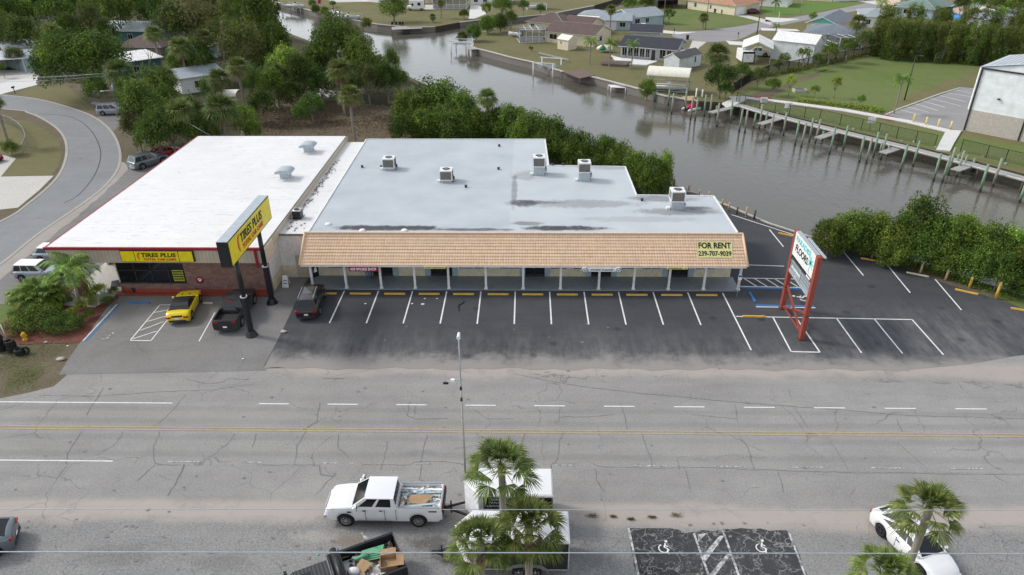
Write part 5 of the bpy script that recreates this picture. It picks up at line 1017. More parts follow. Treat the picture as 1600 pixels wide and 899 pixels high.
# ------------------------------------------------------------------ vegetation
def leafcloud(name, mats, seed, clumps, per, size, sh, rc=.30, flat=1.0, hollow=.55, asp=.6):
    """crown of loose leaf-sized faces; unit radius, grouped in uneven clumps. sh(u) gives the clump centre for random u"""
    R = random.Random(seed); V = []; F = []; MI = []
    for c in range(clumps):
        cx, cy, cz, cr = sh(R); cr *= rc; mi = min(len(mats)-1, int(R.random()**1.3*len(mats)))
        for _ in range(per):
            while True:
                d = Vector((R.gauss(0,1), R.gauss(0,1), R.gauss(.25,1)))
                if d.length > .2: break
            d.normalize(); q = cr*(hollow+(1-hollow)*R.random()**.6)*(1+.25*R.gauss(0,.5)); p = Vector((cx, cy, cz))+Vector((d.x*q, d.y*q, d.z*q*flat))
            n = (d*.8+Vector((R.gauss(0,.7), R.gauss(0,.7), R.gauss(.35,.7)))).normalized(); a = n.orthogonal().normalized(); b = n.cross(a); th = R.uniform(0, 2*pi); a, b = a*cos(th)+b*sin(th), b*cos(th)-a*sin(th)
            s_ = size*R.uniform(.55, 1.25); k = len(V); V.extend([tuple(p-a*s_), tuple(p-b*s_*asp+n*s_*.15), tuple(p+a*s_), tuple(p+b*s_*asp+n*s_*.15)]); F.append((k, k+1, k+2, k+3)); MI.append(mi)
    me = bpy.data.meshes.new(name); me.from_pydata(V, [], F)
    for m in mats: me.materials.append(M[m])
    me.polygons.foreach_set('material_index', MI); me.update(); return me
def round_sh(squash=.75, low=-.35, pw=.5):
    def f(R):
        while True:
            d = Vector((R.gauss(0,1), R.gauss(0,1), R.gauss(.15,1)))
            if d.length > .1:
                d.normalize()
                if d.z > low: break
        q = (.35+.5*R.random()**pw)*R.uniform(.82,1.08); return d.x*q, d.y*q, d.z*q*squash, R.uniform(.55, 1.2)
    return f
def column_sh(w=.5):
    def f(R): z = R.uniform(-.9,.9); a = R.uniform(0,6.28); q = w*(1-.35*z*z)*R.random()**.5*.8; return q*cos(a), q*sin(a), z, R.uniform(.5,1.1)
    return f
LM = {'dark': ['leaf_dark','leaf_dark','leaf_mid'], 'mid': ['leaf_mid','leaf_dark','leaf_mid'], 'bright': ['leaf_bright','leaf_mid'], 'olive': ['leaf_olive','leaf_olive','leaf_dark'], 'mangrove': ['leaf_mangrove','leaf_mangrove','leaf_mid'],
      'bamboo': ['leaf_bamboo','leaf_bamboo','leaf_olive'], 'yellow': ['leaf_yellow','leaf_bright'], 'red': ['leaf_red']}
CR_ = {}
for i, kd in enumerate(('dark','mid','bright','olive')):
    CR_[kd] = [leafcloud('crown', LM[kd], 100+i*10+j, 62, 95, .042, round_sh(.72+.1*j), .36) for j in range(3)]
CR_['big'] = [leafcloud('crown', LM['mid']+['leaf_bright'], 77, 150, 105, .024, round_sh(.62, -.5, .4), .24)]
CR_['mangrove'] = [leafcloud('crown', LM['mangrove']+['leaf_dark'], 140+j, 90, 95, .040, round_sh(.85, -.9), .30) for j in range(4)]
CR_['bamboo'] = [leafcloud('crown', LM['bamboo'], 150+j, 80, 90, .042, column_sh(1.0), .32) for j in range(2)]
CR_['tall'] = [leafcloud('crown', LM['dark']+['leaf_mid'], 160+j, 70, 95, .040, column_sh(.62), .30) for j in range(2)]
CR_['small'] = [leafcloud('crown', LM['mid'], 170+j, 26, 42, .085, round_sh(.9), .34) for j in range(2)]
CR_['yellow'] = [leafcloud('crown', LM['yellow'], 180, 24, 45, .085, round_sh(1.1), .34)]
CR_['red'] = [leafcloud('crown', LM['red'], 181, 14, 50, .1, round_sh(.8), .4)]
CR_['shrub'] = [leafcloud('crown', ['leaf_dark','leaf_dark','leaf_mid'], 190, 60, 80, .035, round_sh(.5,-.1), .3)]
CR_['croton'] = [leafcloud('crown', ['leaf_yellow','leaf_mid','leaf_bright'], 191, 30, 70, .06, round_sh(.7,-.2), .34)]
def limbs(seed, n=7):
    R = random.Random(seed); m = MB(); m.mat('trunk_grey'); m.tube([(0,0,0),(.02,.02,.25),(.0,.03,.5)], [.06,.048,.036], 7)
    for i in range(n):
        a = 2*pi*i/n+R.uniform(-.3,.3); e = R.uniform(.5,.85); z0 = R.uniform(.3,.5); m.tube([(0,.02,z0),(cos(a)*.22,sin(a)*.22,z0+.2),(cos(a)*.5*e,sin(a)*.5*e,z0+.42*R.uniform(.8,1.3))], [.028,.018,.007], 5)
    me = bpy.data.meshes.new('trunk'); me.from_pydata(m.v, [], m.f); me.materials.append(M['trunk_grey']); me.polygons.foreach_set('use_smooth', m.sm); return me
TRK = [limbs(i) for i in range(3)]
TC = [0]
def loc_px(cx, cy, zc): return at(cx, cy, zc)
def ppm(p): return CAM_F/((Vector(p)-CP).dot(_f))
def tree(cx, cy, rpx, zc, kind, label, group=None, name=None, z0=0.0, sq=1.0, cat=None):
    "crown centred at pixel (cx,cy) at height zc with a crown radius of rpx pixels"
    p = at(cx, cy, zc); r = rpx/ppm(p); TC[0] += 1; i = TC[0]; shrub = kind in ('shrub','croton','red')
    t = thing(name or ('shrub' if shrub else 'broadleaf_tree'), label, cat or ('shrub' if shrub else 'tree'), (p.x, p.y, z0), i*2.4, group)
    H = zc-z0
    if not shrub:
        k = bpy.data.objects.new('trunk', TRK[i%3]); COL.objects.link(k); k.parent = t; k.scale = (max(r,H*.6), max(r,H*.6), H*1.15)
    c = bpy.data.objects.new('crown', CR_[kind][i%len(CR_[kind])]); COL.objects.link(c); c.parent = t; c.location = (0, 0, H)
    zs = r*sq
    if name == 'mangrove_bush':
        top = H+r*.85; c.location = (0, 0, top*.46); c.scale = (r*1.12, r*1.12, top*.6); k.scale = (r*.7, r*.7, top*.7); return t
    if kind == 'mangrove' or group: zs = max(zs, min(H*.98, r*1.5))
    c.scale = (r, r, zs)
    return t
# palms
def fan_crown(seed, nl, skirt, R_=1.0, mats=('frond','frond_dead'), detail=19, ps=1.0):
    R = random.Random(seed); m = MB()
    for i in range(nl+skirt):
        dead = i >= nl; az = i*2.39996+R.uniform(-.25,.25)
        el = radians(82-118*((i+.5)/nl)**.85+R.uniform(-7,7)) if not dead else radians(R.uniform(-78,-55))
        pl = (.16+.62*min(1, i/nl)**.7+.16*R.random())*(1.0 if not dead else .7); fr_ = R.uniform(.78,1.0)*(.82 if dead else 1)
        d = Vector((cos(az)*cos(el), sin(az)*cos(el), sin(el))); side = Vector((-sin(az), cos(az), 0)); up = d.cross(side)*-1
        if up.z < 0: up = -up
        fr_ *= .80; pl *= ps
        base = Vector((0,0,.0)); tip = base+d*pl+Vector((0,0,-.06*pl)); m.mat('frond_dead' if dead else mats[0])
        m.poly([tuple(base-side*.018), tuple(base+side*.018), tuple(tip+side*.010), tuple(tip-side*.010)])
        n = detail
        for j in range(n):
            a = radians(-82+164*j/(n-1)+R.uniform(-3,3)); ln = fr_*(1-.32*abs(a)/2)*R.uniform(.88,1.05); dd = (d*cos(a)+side*sin(a)+up*R.uniform(.02,.16)).normalized(); w_ = .027
            pr = dd.cross(up).normalized(); p1 = tip+dd*ln*.55; dr = Vector((0,0,-1))*(.10+.22*R.random()+(.3 if el < .3 else .08)); p2 = p1+(dd*ln*.45+dr*ln*.6); m.poly([tuple(tip), tuple(p1-pr*w_), tuple(p2), tuple(p1+pr*w_)])
    me = bpy.data.meshes.new('crown'); me.from_pydata([(x*R_, y*R_, z*R_) for x, y, z in m.v], [], m.f)
    for q in m.mats: me.materials.append(M[q])
    me.polygons.foreach_set('material_index', m.mi); return me
FAN = [fan_crown(1, 33, 0, detail=24, ps=1.12), fan_crown(2, 36, 6, detail=24, ps=1.1), fan_crown(3, 36, 16), fan_crown(4, 34, 5, detail=24, ps=1.12)]
FARF = [fan_crown(5, 60, 8, mats=('frond_far','frond_dead'), detail=13, ps=.55), fan_crown(6, 60, 20, mats=('frond_far','frond_dead'), detail=13, ps=.55), fan_crown(7, 60, 4, mats=('frond_far','frond_dead'), detail=13, ps=.6)]
def feather_crown(seed, nf, L=1.0, droop=.9, mats='frond_royal', up=70, npair=22, lw=.026):
    R = random.Random(seed); m = MB(); m.mat(mats)
    for i in range(nf):
        az = i*2.39996+R.uniform(-.2,.2); e0 = radians(up-95*(i/nf)+R.uniform(-8,8)); P = [Vector((0,0,0))]; el = e0; nseg = 8
        for k in range(nseg): P.append(P[-1]+Vector((cos(az)*cos(el), sin(az)*cos(el), sin(el)))*L/nseg); el -= droop/nseg*1.9*(.6+.8*k/nseg)
        side = Vector((-sin(az), cos(az), 0))
        for a, b in zip(P, P[1:]): m.poly([tuple(a-side*.012), tuple(a+side*.012), tuple(b+side*.009), tuple(b-side*.009)])
        for k in range(npair):
            u = .12+.86*k/npair; f = u*nseg; j = min(nseg-1, int(f)); p = P[j].lerp(P[j+1], f-j); t_ = (P[j+1]-P[j]).normalized(); ln = .34*L*(1-.75*abs(u-.45))*R.uniform(.85,1.1)
            for s_ in (-1, 1):
                dd = (side*s_*.85+t_*.55+Vector((0,0,R.uniform(-.1,.25)))).normalized(); p1 = p+dd*ln*.5; p2 = p1+(dd+Vector((0,0,-.75))).normalized()*ln*.5; w_ = t_*lw; m.poly([tuple(p-w_*.4), tuple(p1-w_), tuple(p2), tuple(p1+w_)])
    me = bpy.data.meshes.new('crown'); me.from_pydata(m.v, [], m.f); me.materials.append(M[mats]); return me
FEA = [feather_crown(11, 15), feather_crown(12, 13, up=80, droop=1.1)]
ARE = feather_crown(13, 26, up=85, droop=1.0, npair=18, lw=.03)
tm = MB(); tm.mat('trunk_grey'); rows = []
for i in range(15): z = i/14; rr = 1.0+.35*max(0, 1-z*8)+.12*max(0, z-.85)*6+(.06 if i%2 else 0); rows.append([(rr*cos(k*pi/5)+.9*sin(z*2.5), rr*sin(k*pi/5)+.2*z*z, z) for k in range(10)])
tm.grid(rows, True); PT = bpy.data.meshes.new('trunk'); PT.from_pydata(tm.v, [], tm.f); PT.materials.append(M['trunk_grey']); PT.polygons.foreach_set('use_smooth', tm.sm)
def palm(cx, cy, rpx, zc, kind, label, group=None, var=0, base=None, tr=.15, z0=0, name=None):
    p = at(cx, cy, zc); r = rpx/ppm(p)/((1.02 if rpx < 35 else 1.38) if kind == 'fan' else .95); bx, by = (p.x, p.y)
    if base: b_ = at(*base); bx, by = b_.x, b_.y; py = min(cy, 899); zc = hgt(bx, by, cy)
    t = thing(name or ('fan_palm' if kind == 'fan' else 'feather_palm'), label, 'palm tree', (bx, by, z0), var*1.7, group)
    k = bpy.data.objects.new('trunk', PT); COL.objects.link(k); k.parent = t; k.scale = (tr, tr, zc-z0-.05)
    c = bpy.data.objects.new('crown', (FARF[var % 3] if kind == 'fan' and rpx < 35 else (FAN if kind == 'fan' else FEA)[var % (4 if kind == 'fan' else 2)])); COL.objects.link(c); c.parent = t; c.scale = (r, r, r); c.location = (.9*tr*sin(2.5), .2*tr, zc-z0); return t
# foreground palms
palm(780, 728, 60, 6.3, 'fan', 'tallest of the three clustered palms, rising over the white trailers', 'clustered foreground palms', 0, tr=.17)
palm(828, 822, 62, 5.6, 'fan', 'right-hand palm of the cluster, fronds over the nearest trailer', 'clustered foreground palms', 1, tr=.18)
palm(748, 842, 56, 5.4, 'fan', 'left-hand palm of the cluster, lowest on the picture', 'clustered foreground palms', 3, tr=.17)
palm(1452, 795, 58, 6.4, 'fan', 'palm standing over the white sedan at lower right', None, 4, tr=.16)
palm(1385, 897, 58, 5.4, 'fan', 'palm cut by the bottom edge, left of the white sedan', None, 0, tr=.16)
# palms on the left and centre
for a in [(555,148,22,6.0,'fan','lone round-headed palm in the brown field behind the shops',2,(557,230)),(763,152,21,6.0,'fan','slim palm behind the rear edge of the blue roof',3,(762,222)),(420,110,20,5.5,'fan','palm with a leaning bare trunk at the field edge',1,(437,170)),
    (343,122,20,5.5,'fan','palm in front of the blue-grey roof in the woods',2,None),(372,103,19,6.5,'fan','taller palm right behind the blue-grey roof',2,None),(318,58,17,7,'fan','palm with a dead skirt in the middle of the woods',2,None),(281,72,20,6,'fan','ragged palm beside the pale roof in the woods',1,None),(256,120,22,5.5,'fan','palm in front of the white roof in the woods',0,None),
    (185,110,25,6,'fan','drooping palm behind the utility pole',3,None),(80,48,17,7,'fan','palm above the big oak at upper left',3,None),(345,168,30,5,'fan','shaggy palm just behind the white roof',2,None),(280,172,26,5,'fan','shaggy palm left of the white roof corner',3,None),(240,52,16,6,'fan','palm with golden dead fronds near the far grey roof',2,None),
    (530,108,26,6,'fan','palm buried in the trees by the canal bend',3,None),(0,158,17,6,'fan','palm cut by the left edge beside the side road',0,(14,228)),(953,14,11,7,'fan','tall palm in front of the grey-blue house',1,(953,52)),(1122,84,24,4.2,'fan','thick shaggy palm between the dark-roofed house and the carport',2,None),
    (1342,34,17,5.5,'fan','dense palm behind the grey roofs at upper right',2,None),(1375,30,9,5,'fan','small palm beside the white gable at upper right',3,None),(1097,27,10,3.4,'fan','small palm on the lawn of the orange-roofed house',2,(1098,46)),(688,5,9,6.5,'fan','slim palm at the top in front of the screened pool',0,(689,29)),(676,26,7,1.6,'fan','low palm clump on the far lawn',1,None)]:
    palm(a[0], a[1], a[2]*(1.12 if not a[7] and a[0] < 400 else 1), a[3]+(1.3 if not a[7] and a[0] < 600 else 0), a[4], a[5], None, a[6], a[7], tr=.17)
for a in [(113,420,47,4.3,'feather','feathery palm in the planting bed by the tyre shop',0,(125,474)),(920,64,15,5,'feather','feather palm in the yard left of the dark-roofed house',0,(921,100)),(951,68,14,5,'feather','feather palm at the left end of the white deck',1,(952,105)),(988,69,13,5,'feather','feather palm in front of the sunroom windows',0,(986,108)),
    (1413,124,17,5.5,'feather','palm with a pale trunk beside the far parking lot',0,(1396,178)),(1543,15,14,5,'feather','feather palm above the tall hedge at upper right',1,(1538,38)),(1213,40,7,2.5,'feather','small palm on the lawn near the far driveway',0,None),(1207,4,11,5,'feather','feather palm at the top by the white house wall',1,(1210,22)),(1378,4,12,6,'feather','palm row edge at the top of the far street',0,None),(1569,18,12,4,'feather','feather palm by the long pale roof at upper right',1,None)]:
    palm(*a[:5], a[5], None, a[6], a[7], tr=.12)
p_ = at(60, 450, 1.8); t = thing('areca_palm', 'dense clump of feathery palm stems in the planting bed', 'palm clump', (at(60,478).x, at(60,478).y, 0))
for i, (dx, dy, s_, rz) in enumerate([(0,0,2.6,0),(.7,.3,2.3,1),(-.6,.4,2.3,2),(.1,-.6,2.1,3),(.3,.9,2.4,4)]):
    c = bpy.data.objects.new('crown', ARE); COL.objects.link(c); c.parent = t; c.scale = (s_,)*3; c.location = (dx, dy, .45); c.rotation_euler.z = rz
# broadleaf trees: (cx, cy, r, zc, kind, label)
W1 = 'dense trees of the woods left of the canal'
T_ = [(125,92,74,6.5,'big','huge spreading tree overhanging the side road bend',None),
(15,22,32,6,'dark'),(52,16,28,6,'mid'),(88,22,28,6,'dark'),(118,10,26,6,'olive'),(150,8,26,6.5,'bright'),(182,22,26,6.5,'dark'),(215,12,26,6.5,'bright'),(246,18,26,6.5,'dark'),(38,56,28,5,'dark'),(75,66,20,4,'dark'),(5,52,22,5,'mid'),(108,46,18,5,'dark'),(140,36,20,6,'olive'),(166,50,16,5,'dark'),(20,2,26,8,'olive'),(70,-4,26,8,'mid'),(125,-8,26,8,'dark'),(185,-6,26,8,'olive'),(240,-8,28,8,'mid'),
(300,34,46,6.5,'olive'),(268,40,26,6,'olive'),(335,14,28,7,'olive'),(366,26,26,8,'bamboo'),(345,60,22,5,'olive'),(312,92,24,4.5,'mid'),(285,96,24,4,'mid'),(405,48,44,8,'tall'),(378,78,34,6,'olive'),(432,70,26,6,'dark'),(415,12,32,10,'tall'),(370,0,26,9,'tall'),(300,-4,28,8,'mid'),
(448,112,30,5,'bright'),(425,138,22,4,'mid'),(470,120,28,5,'dark'),(492,102,22,5,'mid'),(525,84,42,7,'mid'),(548,66,24,7,'olive'),(560,100,30,6,'mid'),(500,134,20,4,'dark'),(540,126,24,4,'dark'),(575,128,22,4,'olive'),(604,126,20,4,'dark'),(622,124,16,3.5,'mid'),(590,110,18,4,'dark'),(408,165,20,3,'dark'),(486,166,22,2.5,'dark'),(470,178,14,1.8,'mid'),
(612,97,13,4,'mid'),(245,145,32,5,'mid'),(222,172,34,5,'dark'),(265,200,32,4,'dark'),(212,198,22,3.5,'olive'),(300,185,26,4,'dark'),(320,210,24,3,'dark'),(380,190,24,3,'bright'),(235,215,24,3,'mid'),(150,140,20,3,'dark'),(395,205,14,2.4,'bright'),(255,165,22,4,'dark'),(200,150,18,4,'dark'),(330,140,20,3,'dark'),(395,130,18,4,'dark'),(455,150,20,3,'dark')]
near_names = {'dark':'dark green','mid':'mid green','bright':'bright green','olive':'grey-olive','tall':'tall dark','bamboo':'yellow-olive','mangrove':'glossy green'}
def where(x, y):
    col = 'far left' if x < 120 else 'left' if x < 260 else 'centre left' if x < 420 else 'central' if x < 640 else 'right'
    return col
LMK = [(20,100,'the carport roof at far left'),(65,20,'the far utility pole'),(125,90,'the huge spreading tree'),(200,50,'the far grey roof'),(235,95,'the white roof in the woods'),(185,140,'the near utility pole'),(310,128,'the blue-grey roof'),(350,155,'the tarp canopy'),(318,58,'the skirted palm'),(420,115,'the leaning palm'),(400,20,'the canal mouth'),(555,150,'the lone field palm'),(530,100,'the canal bend'),(610,95,'the canal narrows'),(380,190,'the white roof corner'),(230,255,'the grey parked car'),(160,170,'the silver minivan'),(480,165,'the brown field'),(680,170,'the blue roof rear edge'),(760,160,'the slim palm')]
def relpos(x, y):
    d = sorted(LMK, key=lambda q: (q[0]-x)**2+2*(q[1]-y)**2)[0]; dx, dy = x-d[0], y-d[1]
    w_ = 'right of' if dx > abs(dy)*1.2 else 'left of' if -dx > abs(dy)*1.2 else 'in front of' if dy > 0 else 'behind'
    return w_+' '+d[2]
seen = {}
def uniq(lb):
    seen[lb] = seen.get(lb, 0)+1; n = seen[lb]
    return lb+'@'
for q in T_:
    x, y, r_, zc, kd = q[:5]
    if len(q) > 5: lb = q[5]
    else:
        sz = 'large' if r_ >= 30 else 'small' if r_ < 20 else 'medium'; lb = uniq('%s %s tree %s' % (sz, near_names[kd], relpos(x, y)))
    tree(x, y, r_*(1.1 if len(q) < 6 else 1.05), zc, kd, lb, None if len(q) > 5 else W1, sq=1.25 if kd in ('tall','bamboo') else 1.0)
LMK2 = [(650,165,'the brown field'),(700,160,'the slim palm'),(800,190,'the rear corner of the blue roof'),(880,215,'the stepped rear of the blue roof'),(960,235,'the canal-side posts'),(1030,265,'the canal end of the lot'),(1300,370,'the nearest wooden posts'),(1400,370,'the middle wooden posts'),(1480,340,'the dock pilings'),(1560,400,'the right lot edge')]
T2 = [(645,168,32,4,'mangrove'),(682,158,38,4.5,'mid'),(720,172,30,4,'mid'),(632,196,22,3,'dark'),(668,192,28,3,'mangrove'),(705,198,28,3,'mid'),(740,190,24,3,'mangrove'),(775,188,24,3.5,'mangrove'),(802,184,26,4,'mangrove'),(832,196,28,4,'mangrove'),(815,208,22,3,'mangrove'),(862,204,26,4,'mangrove'),(880,224,26,3,'mangrove'),(850,228,22,2.5,'dark'),(908,224,24,4,'mangrove'),(925,240,24,3,'mid'),(948,226,20,4,'mangrove'),(968,238,22,3.5,'mangrove'),(992,252,22,3.5,'mangrove'),(1018,256,20,4,'mangrove'),(1034,268,18,3,'mangrove'),(1000,274,20,2,'mid'),(955,258,18,2,'dark'),(1040,246,12,4,'bright'),
(1300,362,26,2.6,'mangrove'),(1330,350,28,3,'mangrove'),(1366,352,28,3,'mangrove'),(1325,378,24,1.6,'mangrove'),(1360,380,26,2,'mid'),(1400,366,26,3,'mangrove'),(1445,332,34,4.5,'mangrove'),(1415,352,22,3.5,'mid'),(1475,362,32,3.5,'mangrove'),(1400,398,26,2,'mangrove'),(1440,396,30,2.2,'mid'),(1480,412,28,1.8,'mangrove'),(1516,346,20,3.6,'bright'),(1515,378,32,3.2,'mangrove'),(1556,385,32,3.6,'mangrove'),(1592,372,28,3.8,'bright'),(1525,420,28,2,'mangrove'),(1565,432,28,2.2,'mid'),(1600,418,30,3,'mangrove'),(1604,450,22,1.6,'mangrove'),(1548,408,24,2.6,'mid')]
for x, y, r_, zc, kd in T2:
    if x > 1280 and y >= 376: y -= 12; r_ *= .98
    d = sorted(LMK2, key=lambda q: (q[0]-x)**2+2*(q[1]-y)**2)[0]; dx, dy = x-d[0], y-d[1]; w_ = 'right of' if dx > abs(dy)*1.2 else 'left of' if -dx > abs(dy)*1.2 else 'just before' if dy > 0 else 'just beyond'
    tree(x, y, r_*1.1, zc, kd, uniq('%s waterside mangrove bush %s %s' % (near_names.get(kd, kd), w_, d[2])), 'mangroves along the near canal bank', name='mangrove_bush', cat='mangrove')
T3 = [(1128,122,28,3.5,'dark','dark round tree left of the black fence'),(1160,112,16,3,'dark','dark tree in front of the carport'),(1186,118,14,2.5,'olive','olive tree between carport and boardwalk'),(1208,132,13,2,'mid','low leafy tree at the left corner of the field'),(1012,138,16,2,'mangrove','green bush at the foot of the seawall by the boat canopy'),
(1225,92,10,2.6,'small','slender young tree before the left part of the white shed'),(1258,84,12,3.2,'small','slender young tree before the middle of the white shed'),(1277,91,9,2.4,'small','short young tree at the right corner of the white shed'),(1298,80,15,3,'dark','bushy dark tree right of the white shed'),(1326,72,15,3.4,'dark','bushy tree in front of the screened pool'),(1352,62,18,3.5,'olive','olive tree at the left end of the tall hedge'),(1215,101,8,1.4,'small','low shrub tree by the black fence'),
(1307,130,10,2.6,'yellow','yellow-green sapling standing in the middle of the field'),(1236,128,10,2.4,'yellow','yellow-green sapling near the white box in the field'),(1274,140,8,1.4,'small','low spreading sapling right of the white box'),(1346,155,8,1.3,'small','small dark sapling near the bulkhead walk'),(1046,22,10,2.6,'small','small lawn tree behind the grey-blue house'),
(614,14,24,3.5,'mid','broad tree on the far bank left of the motorhome'),(725,22,9,1.4,'dark','round palm-like bush by the curved seawall'),(762,38,16,2.4,'mangrove','mangrove clump on the point, middle one'),(740,50,15,2.2,'mangrove','mangrove clump on the point, nearest the boat lift'),(782,34,14,2.6,'mangrove','mangrove clump on the point, furthest back'),(722,58,10,1.2,'mangrove','mangrove clump dipping into the water on the point'),(798,28,12,3,'mid','green tree by the side canal'),(785,8,18,4,'mid','green tree behind the patio at the top'),(760,14,10,2.5,'yellow','yellow-green shrub beside the patio'),
(845,14,8,2,'mid','low tree on the lawn behind the brown house'),(818,8,10,3,'dark','dark tree at the head of the side canal'),(1010,4,14,3,'mid','hedge tree left of the dark carport'),(985,8,14,3,'bright','bright tree behind the grey-blue house'),(1503,6,14,4,'dark','dark round tree at the top beside the green roof'),(1530,4,14,5,'mid','green tree at top right, left of the white sheds'),(1590,8,22,5,'mid','green tree in the top right corner'),(1562,6,16,5,'dark','dark tree behind the white sheds'),(1600,36,16,3,'mid','tree behind the long pale roof'),(990,46,5,1,'small','shrub beside the small white sedan'),
(1135,140,14,1.6,'dark','dark bush at the seaward end of the black fence'),(500,4,0.1+5,1.5,'red','round red flowering bush on the far bank'),(488,6,7,1.6,'dark','dark bush left of the red flowering bush'),(508,18,9,1.0,'mangrove','bank bush left of the white boats, upper one'),(493,14,8,1.0,'mangrove','bank bush nearest the left boat lift'),(572,36,10,1.0,'mangrove','bank bush right of the white boat'),(520,6,6,1.2,'mid','low bush above the white boat'),(830,76,4,.6,'small','small shrub at the foot of the beige shed'),
(22,88,16,3,'olive','round grey bush behind the left carport'),(33,68,10,1.6,'yellow','yellow bush behind the left carport'),(2,106,8,2,'dark','dark bush at the left edge under the carport'),(16,232,14,1.0,'mid','green hedge bush inside the curved wire fence'),(1185,60,5,.8,'small','dry shrub on the corner lawn'),(1270,26,8,1.6,'small','bare twiggy shrub by the far street')]
for q in T3: tree(*q[:6])
for i, x in enumerate([1378,1398,1418,1438,1458,1478,1498,1518,1538,1558,1578,1598]):
    tree(x, 62+(x-1378)*.05+(i%2)*5, 21, 3.3, 'bamboo', 'yellow-olive clump of the tall hedge, %s from its left end' % ['first','second','third','fourth','fifth','sixth','seventh','eighth','ninth','tenth','eleventh','twelfth'][i], 'tall hedge behind the field', name='hedge_tree', sq=1.55)
for i, x in enumerate([1388,1428,1468,1508,1548,1588]):
    tree(x, 36+(x-1378)*.04, 19, 4.2, 'bamboo', 'clump in the back row of the tall hedge, %s from left' % ['first','second','third','fourth','fifth','sixth'][i], 'back row of the tall hedge', name='hedge_tree', sq=1.0)
# planting bed
for q in [(52,505,42,.35,'shrub','wide low dark green shrub mass at the left of the planting bed'),(98,508,34,.35,'shrub','low dark green shrub mass in the middle of the planting bed'),(30,492,20,.3,'shrub','dark shrub at the upper left corner of the planting bed'),(150,456,17,.5,'croton','yellow-green shrub beside the pale walk'),(135,474,16,.5,'croton','yellow-green shrub at the foot of the feathery palm'),(168,470,12,.5,'shrub','clipped dark hedge shrub by the blue kerb line'),(112,490,13,.4,'croton','yellow-green shrub in the middle of the bed'),(176,455,11,.5,'shrub','clipped dark shrub at the walk corner'),(138,492,12,.4,'shrub','grey-green shrub above the red mulch'),(85,480,14,.6,'croton','yellow-green shrub under the palm clump')]: tree(*q)
# low planting strips nobody could count
def ground_cover(name, label, line, w_, h_, mats, n, size, seed):
    R = random.Random(seed); V = []; F = []; MI = []
    for _ in range(n):
        k = R.randrange(len(line)-1); u = R.random(); a, b = Vector(line[k]), Vector(line[k+1]); p = a.lerp(b, u); nn = Vector((-(b-a).y, (b-a).x)).normalized()*R.gauss(0, w_*.35); z = abs(R.gauss(0, h_*.5))
        c = Vector((p.x+nn.x, p.y+nn.y, .03+z)); nrm = Vector((R.gauss(0,1), R.gauss(0,1), 1.2)).normalized(); e = nrm.orthogonal().normalized()*size*R.uniform(.5,1.2); f = nrm.cross(e); i = len(V); V.extend([tuple(c-e), tuple(c-f*.6), tuple(c+e), tuple(c+f*.6)]); F.append((i,i+1,i+2,i+3)); MI.append(R.randrange(len(mats)))
    me = bpy.data.meshes.new(name); me.from_pydata(V, [], F)
    for m_ in mats: me.materials.append(M[m_])
    me.polygons.foreach_set('material_index', MI); o = bpy.data.objects.new(name, me); COL.objects.link(o); return tag(o, label, 'ground cover', kind='stuff')
ground_cover('low_hedge', 'low yellow-green planting along the inner side of the bulkhead walk', pxl([(1245,158),(1290,163),(1340,169),(1378,176)]), 1.6, .6, ['leaf_bright','leaf_yellow','leaf_mid'], 3000, .12, 1)
ground_cover('bank_weeds', 'dark weeds growing along the foot of the black fence', pxl([(1150,112),(1200,120),(1250,110),(1310,97),(1372,82)]), 1.2, .9, ['leaf_dark','leaf_mid'], 3500, .16, 2)
ground_cover('fence_vines', 'dark undergrowth beneath the tall hedge', pxl([(1372,80),(1450,85),(1530,95),(1600,103)]), 2.0, 1.6, ['leaf_dark','leaf_olive'], 5000, .18, 3)
ground_cover('brush', 'dry brown brush covering the vacant field', pxl([(400,190),(450,185),(500,190),(560,190),(620,190)]), 14, .25, ['frond_dead','leaf_olive','trunk_brown','trunk_brown'], 9000, .12, 4)
ground_cover('weeds', 'weeds at the foot of the posts along the canal side', pxl([(1275,374),(1350,392),(1430,418),(1500,440),(1590,470)]), 1.0, .25, ['leaf_bright','leaf_mid','leaf_olive'], 3500, .06, 5)
ground_cover('grass_tufts', 'patchy green grass at the lower left corner', pxl([(0,560),(20,575),(60,590),(10,600)]), 2.2, .05, ['leaf_mid','leaf_bright'], 3500, .035, 6)
ground_cover('grass_tufts', 'thin grass tufts below the planting bed', pxl([(0,530),(60,545),(100,545)]), 3.0, .04, ['leaf_olive','leaf_mid','frond_dead'], 3500, .03, 7)
for i, (px, py, r_) in enumerate([(925,807,9),(958,808,5),(986,812,5),(1019,809,6),(1056,806,9)]):
    c = at(px, py); R = random.Random(i); m = MB()
    for _ in range(150):
        m.mat(R.choice(['leaf_olive','leaf_mid','frond_dead'])); a = R.uniform(0,6.28); q = R.random()*r_*.035; b = Vector((q*cos(a)*1.3, q*sin(a)*.6, 0)); e = b+Vector((R.gauss(0,.07), R.gauss(0,.05), R.uniform(.02,.14))); s_ = Vector((R.uniform(-1,1), R.uniform(-1,1), 0)).normalized()*.014; m.poly([tuple(b-s_), tuple(b+s_), tuple(e)])
    tag(m.build('weed_clump', loc=(c.x, c.y, .03)), 'weed clump in the sandy strip, %s from the trailers' % ['first','second','third','fourth','fifth'][i], 'weed', 'weeds in the sandy strip')
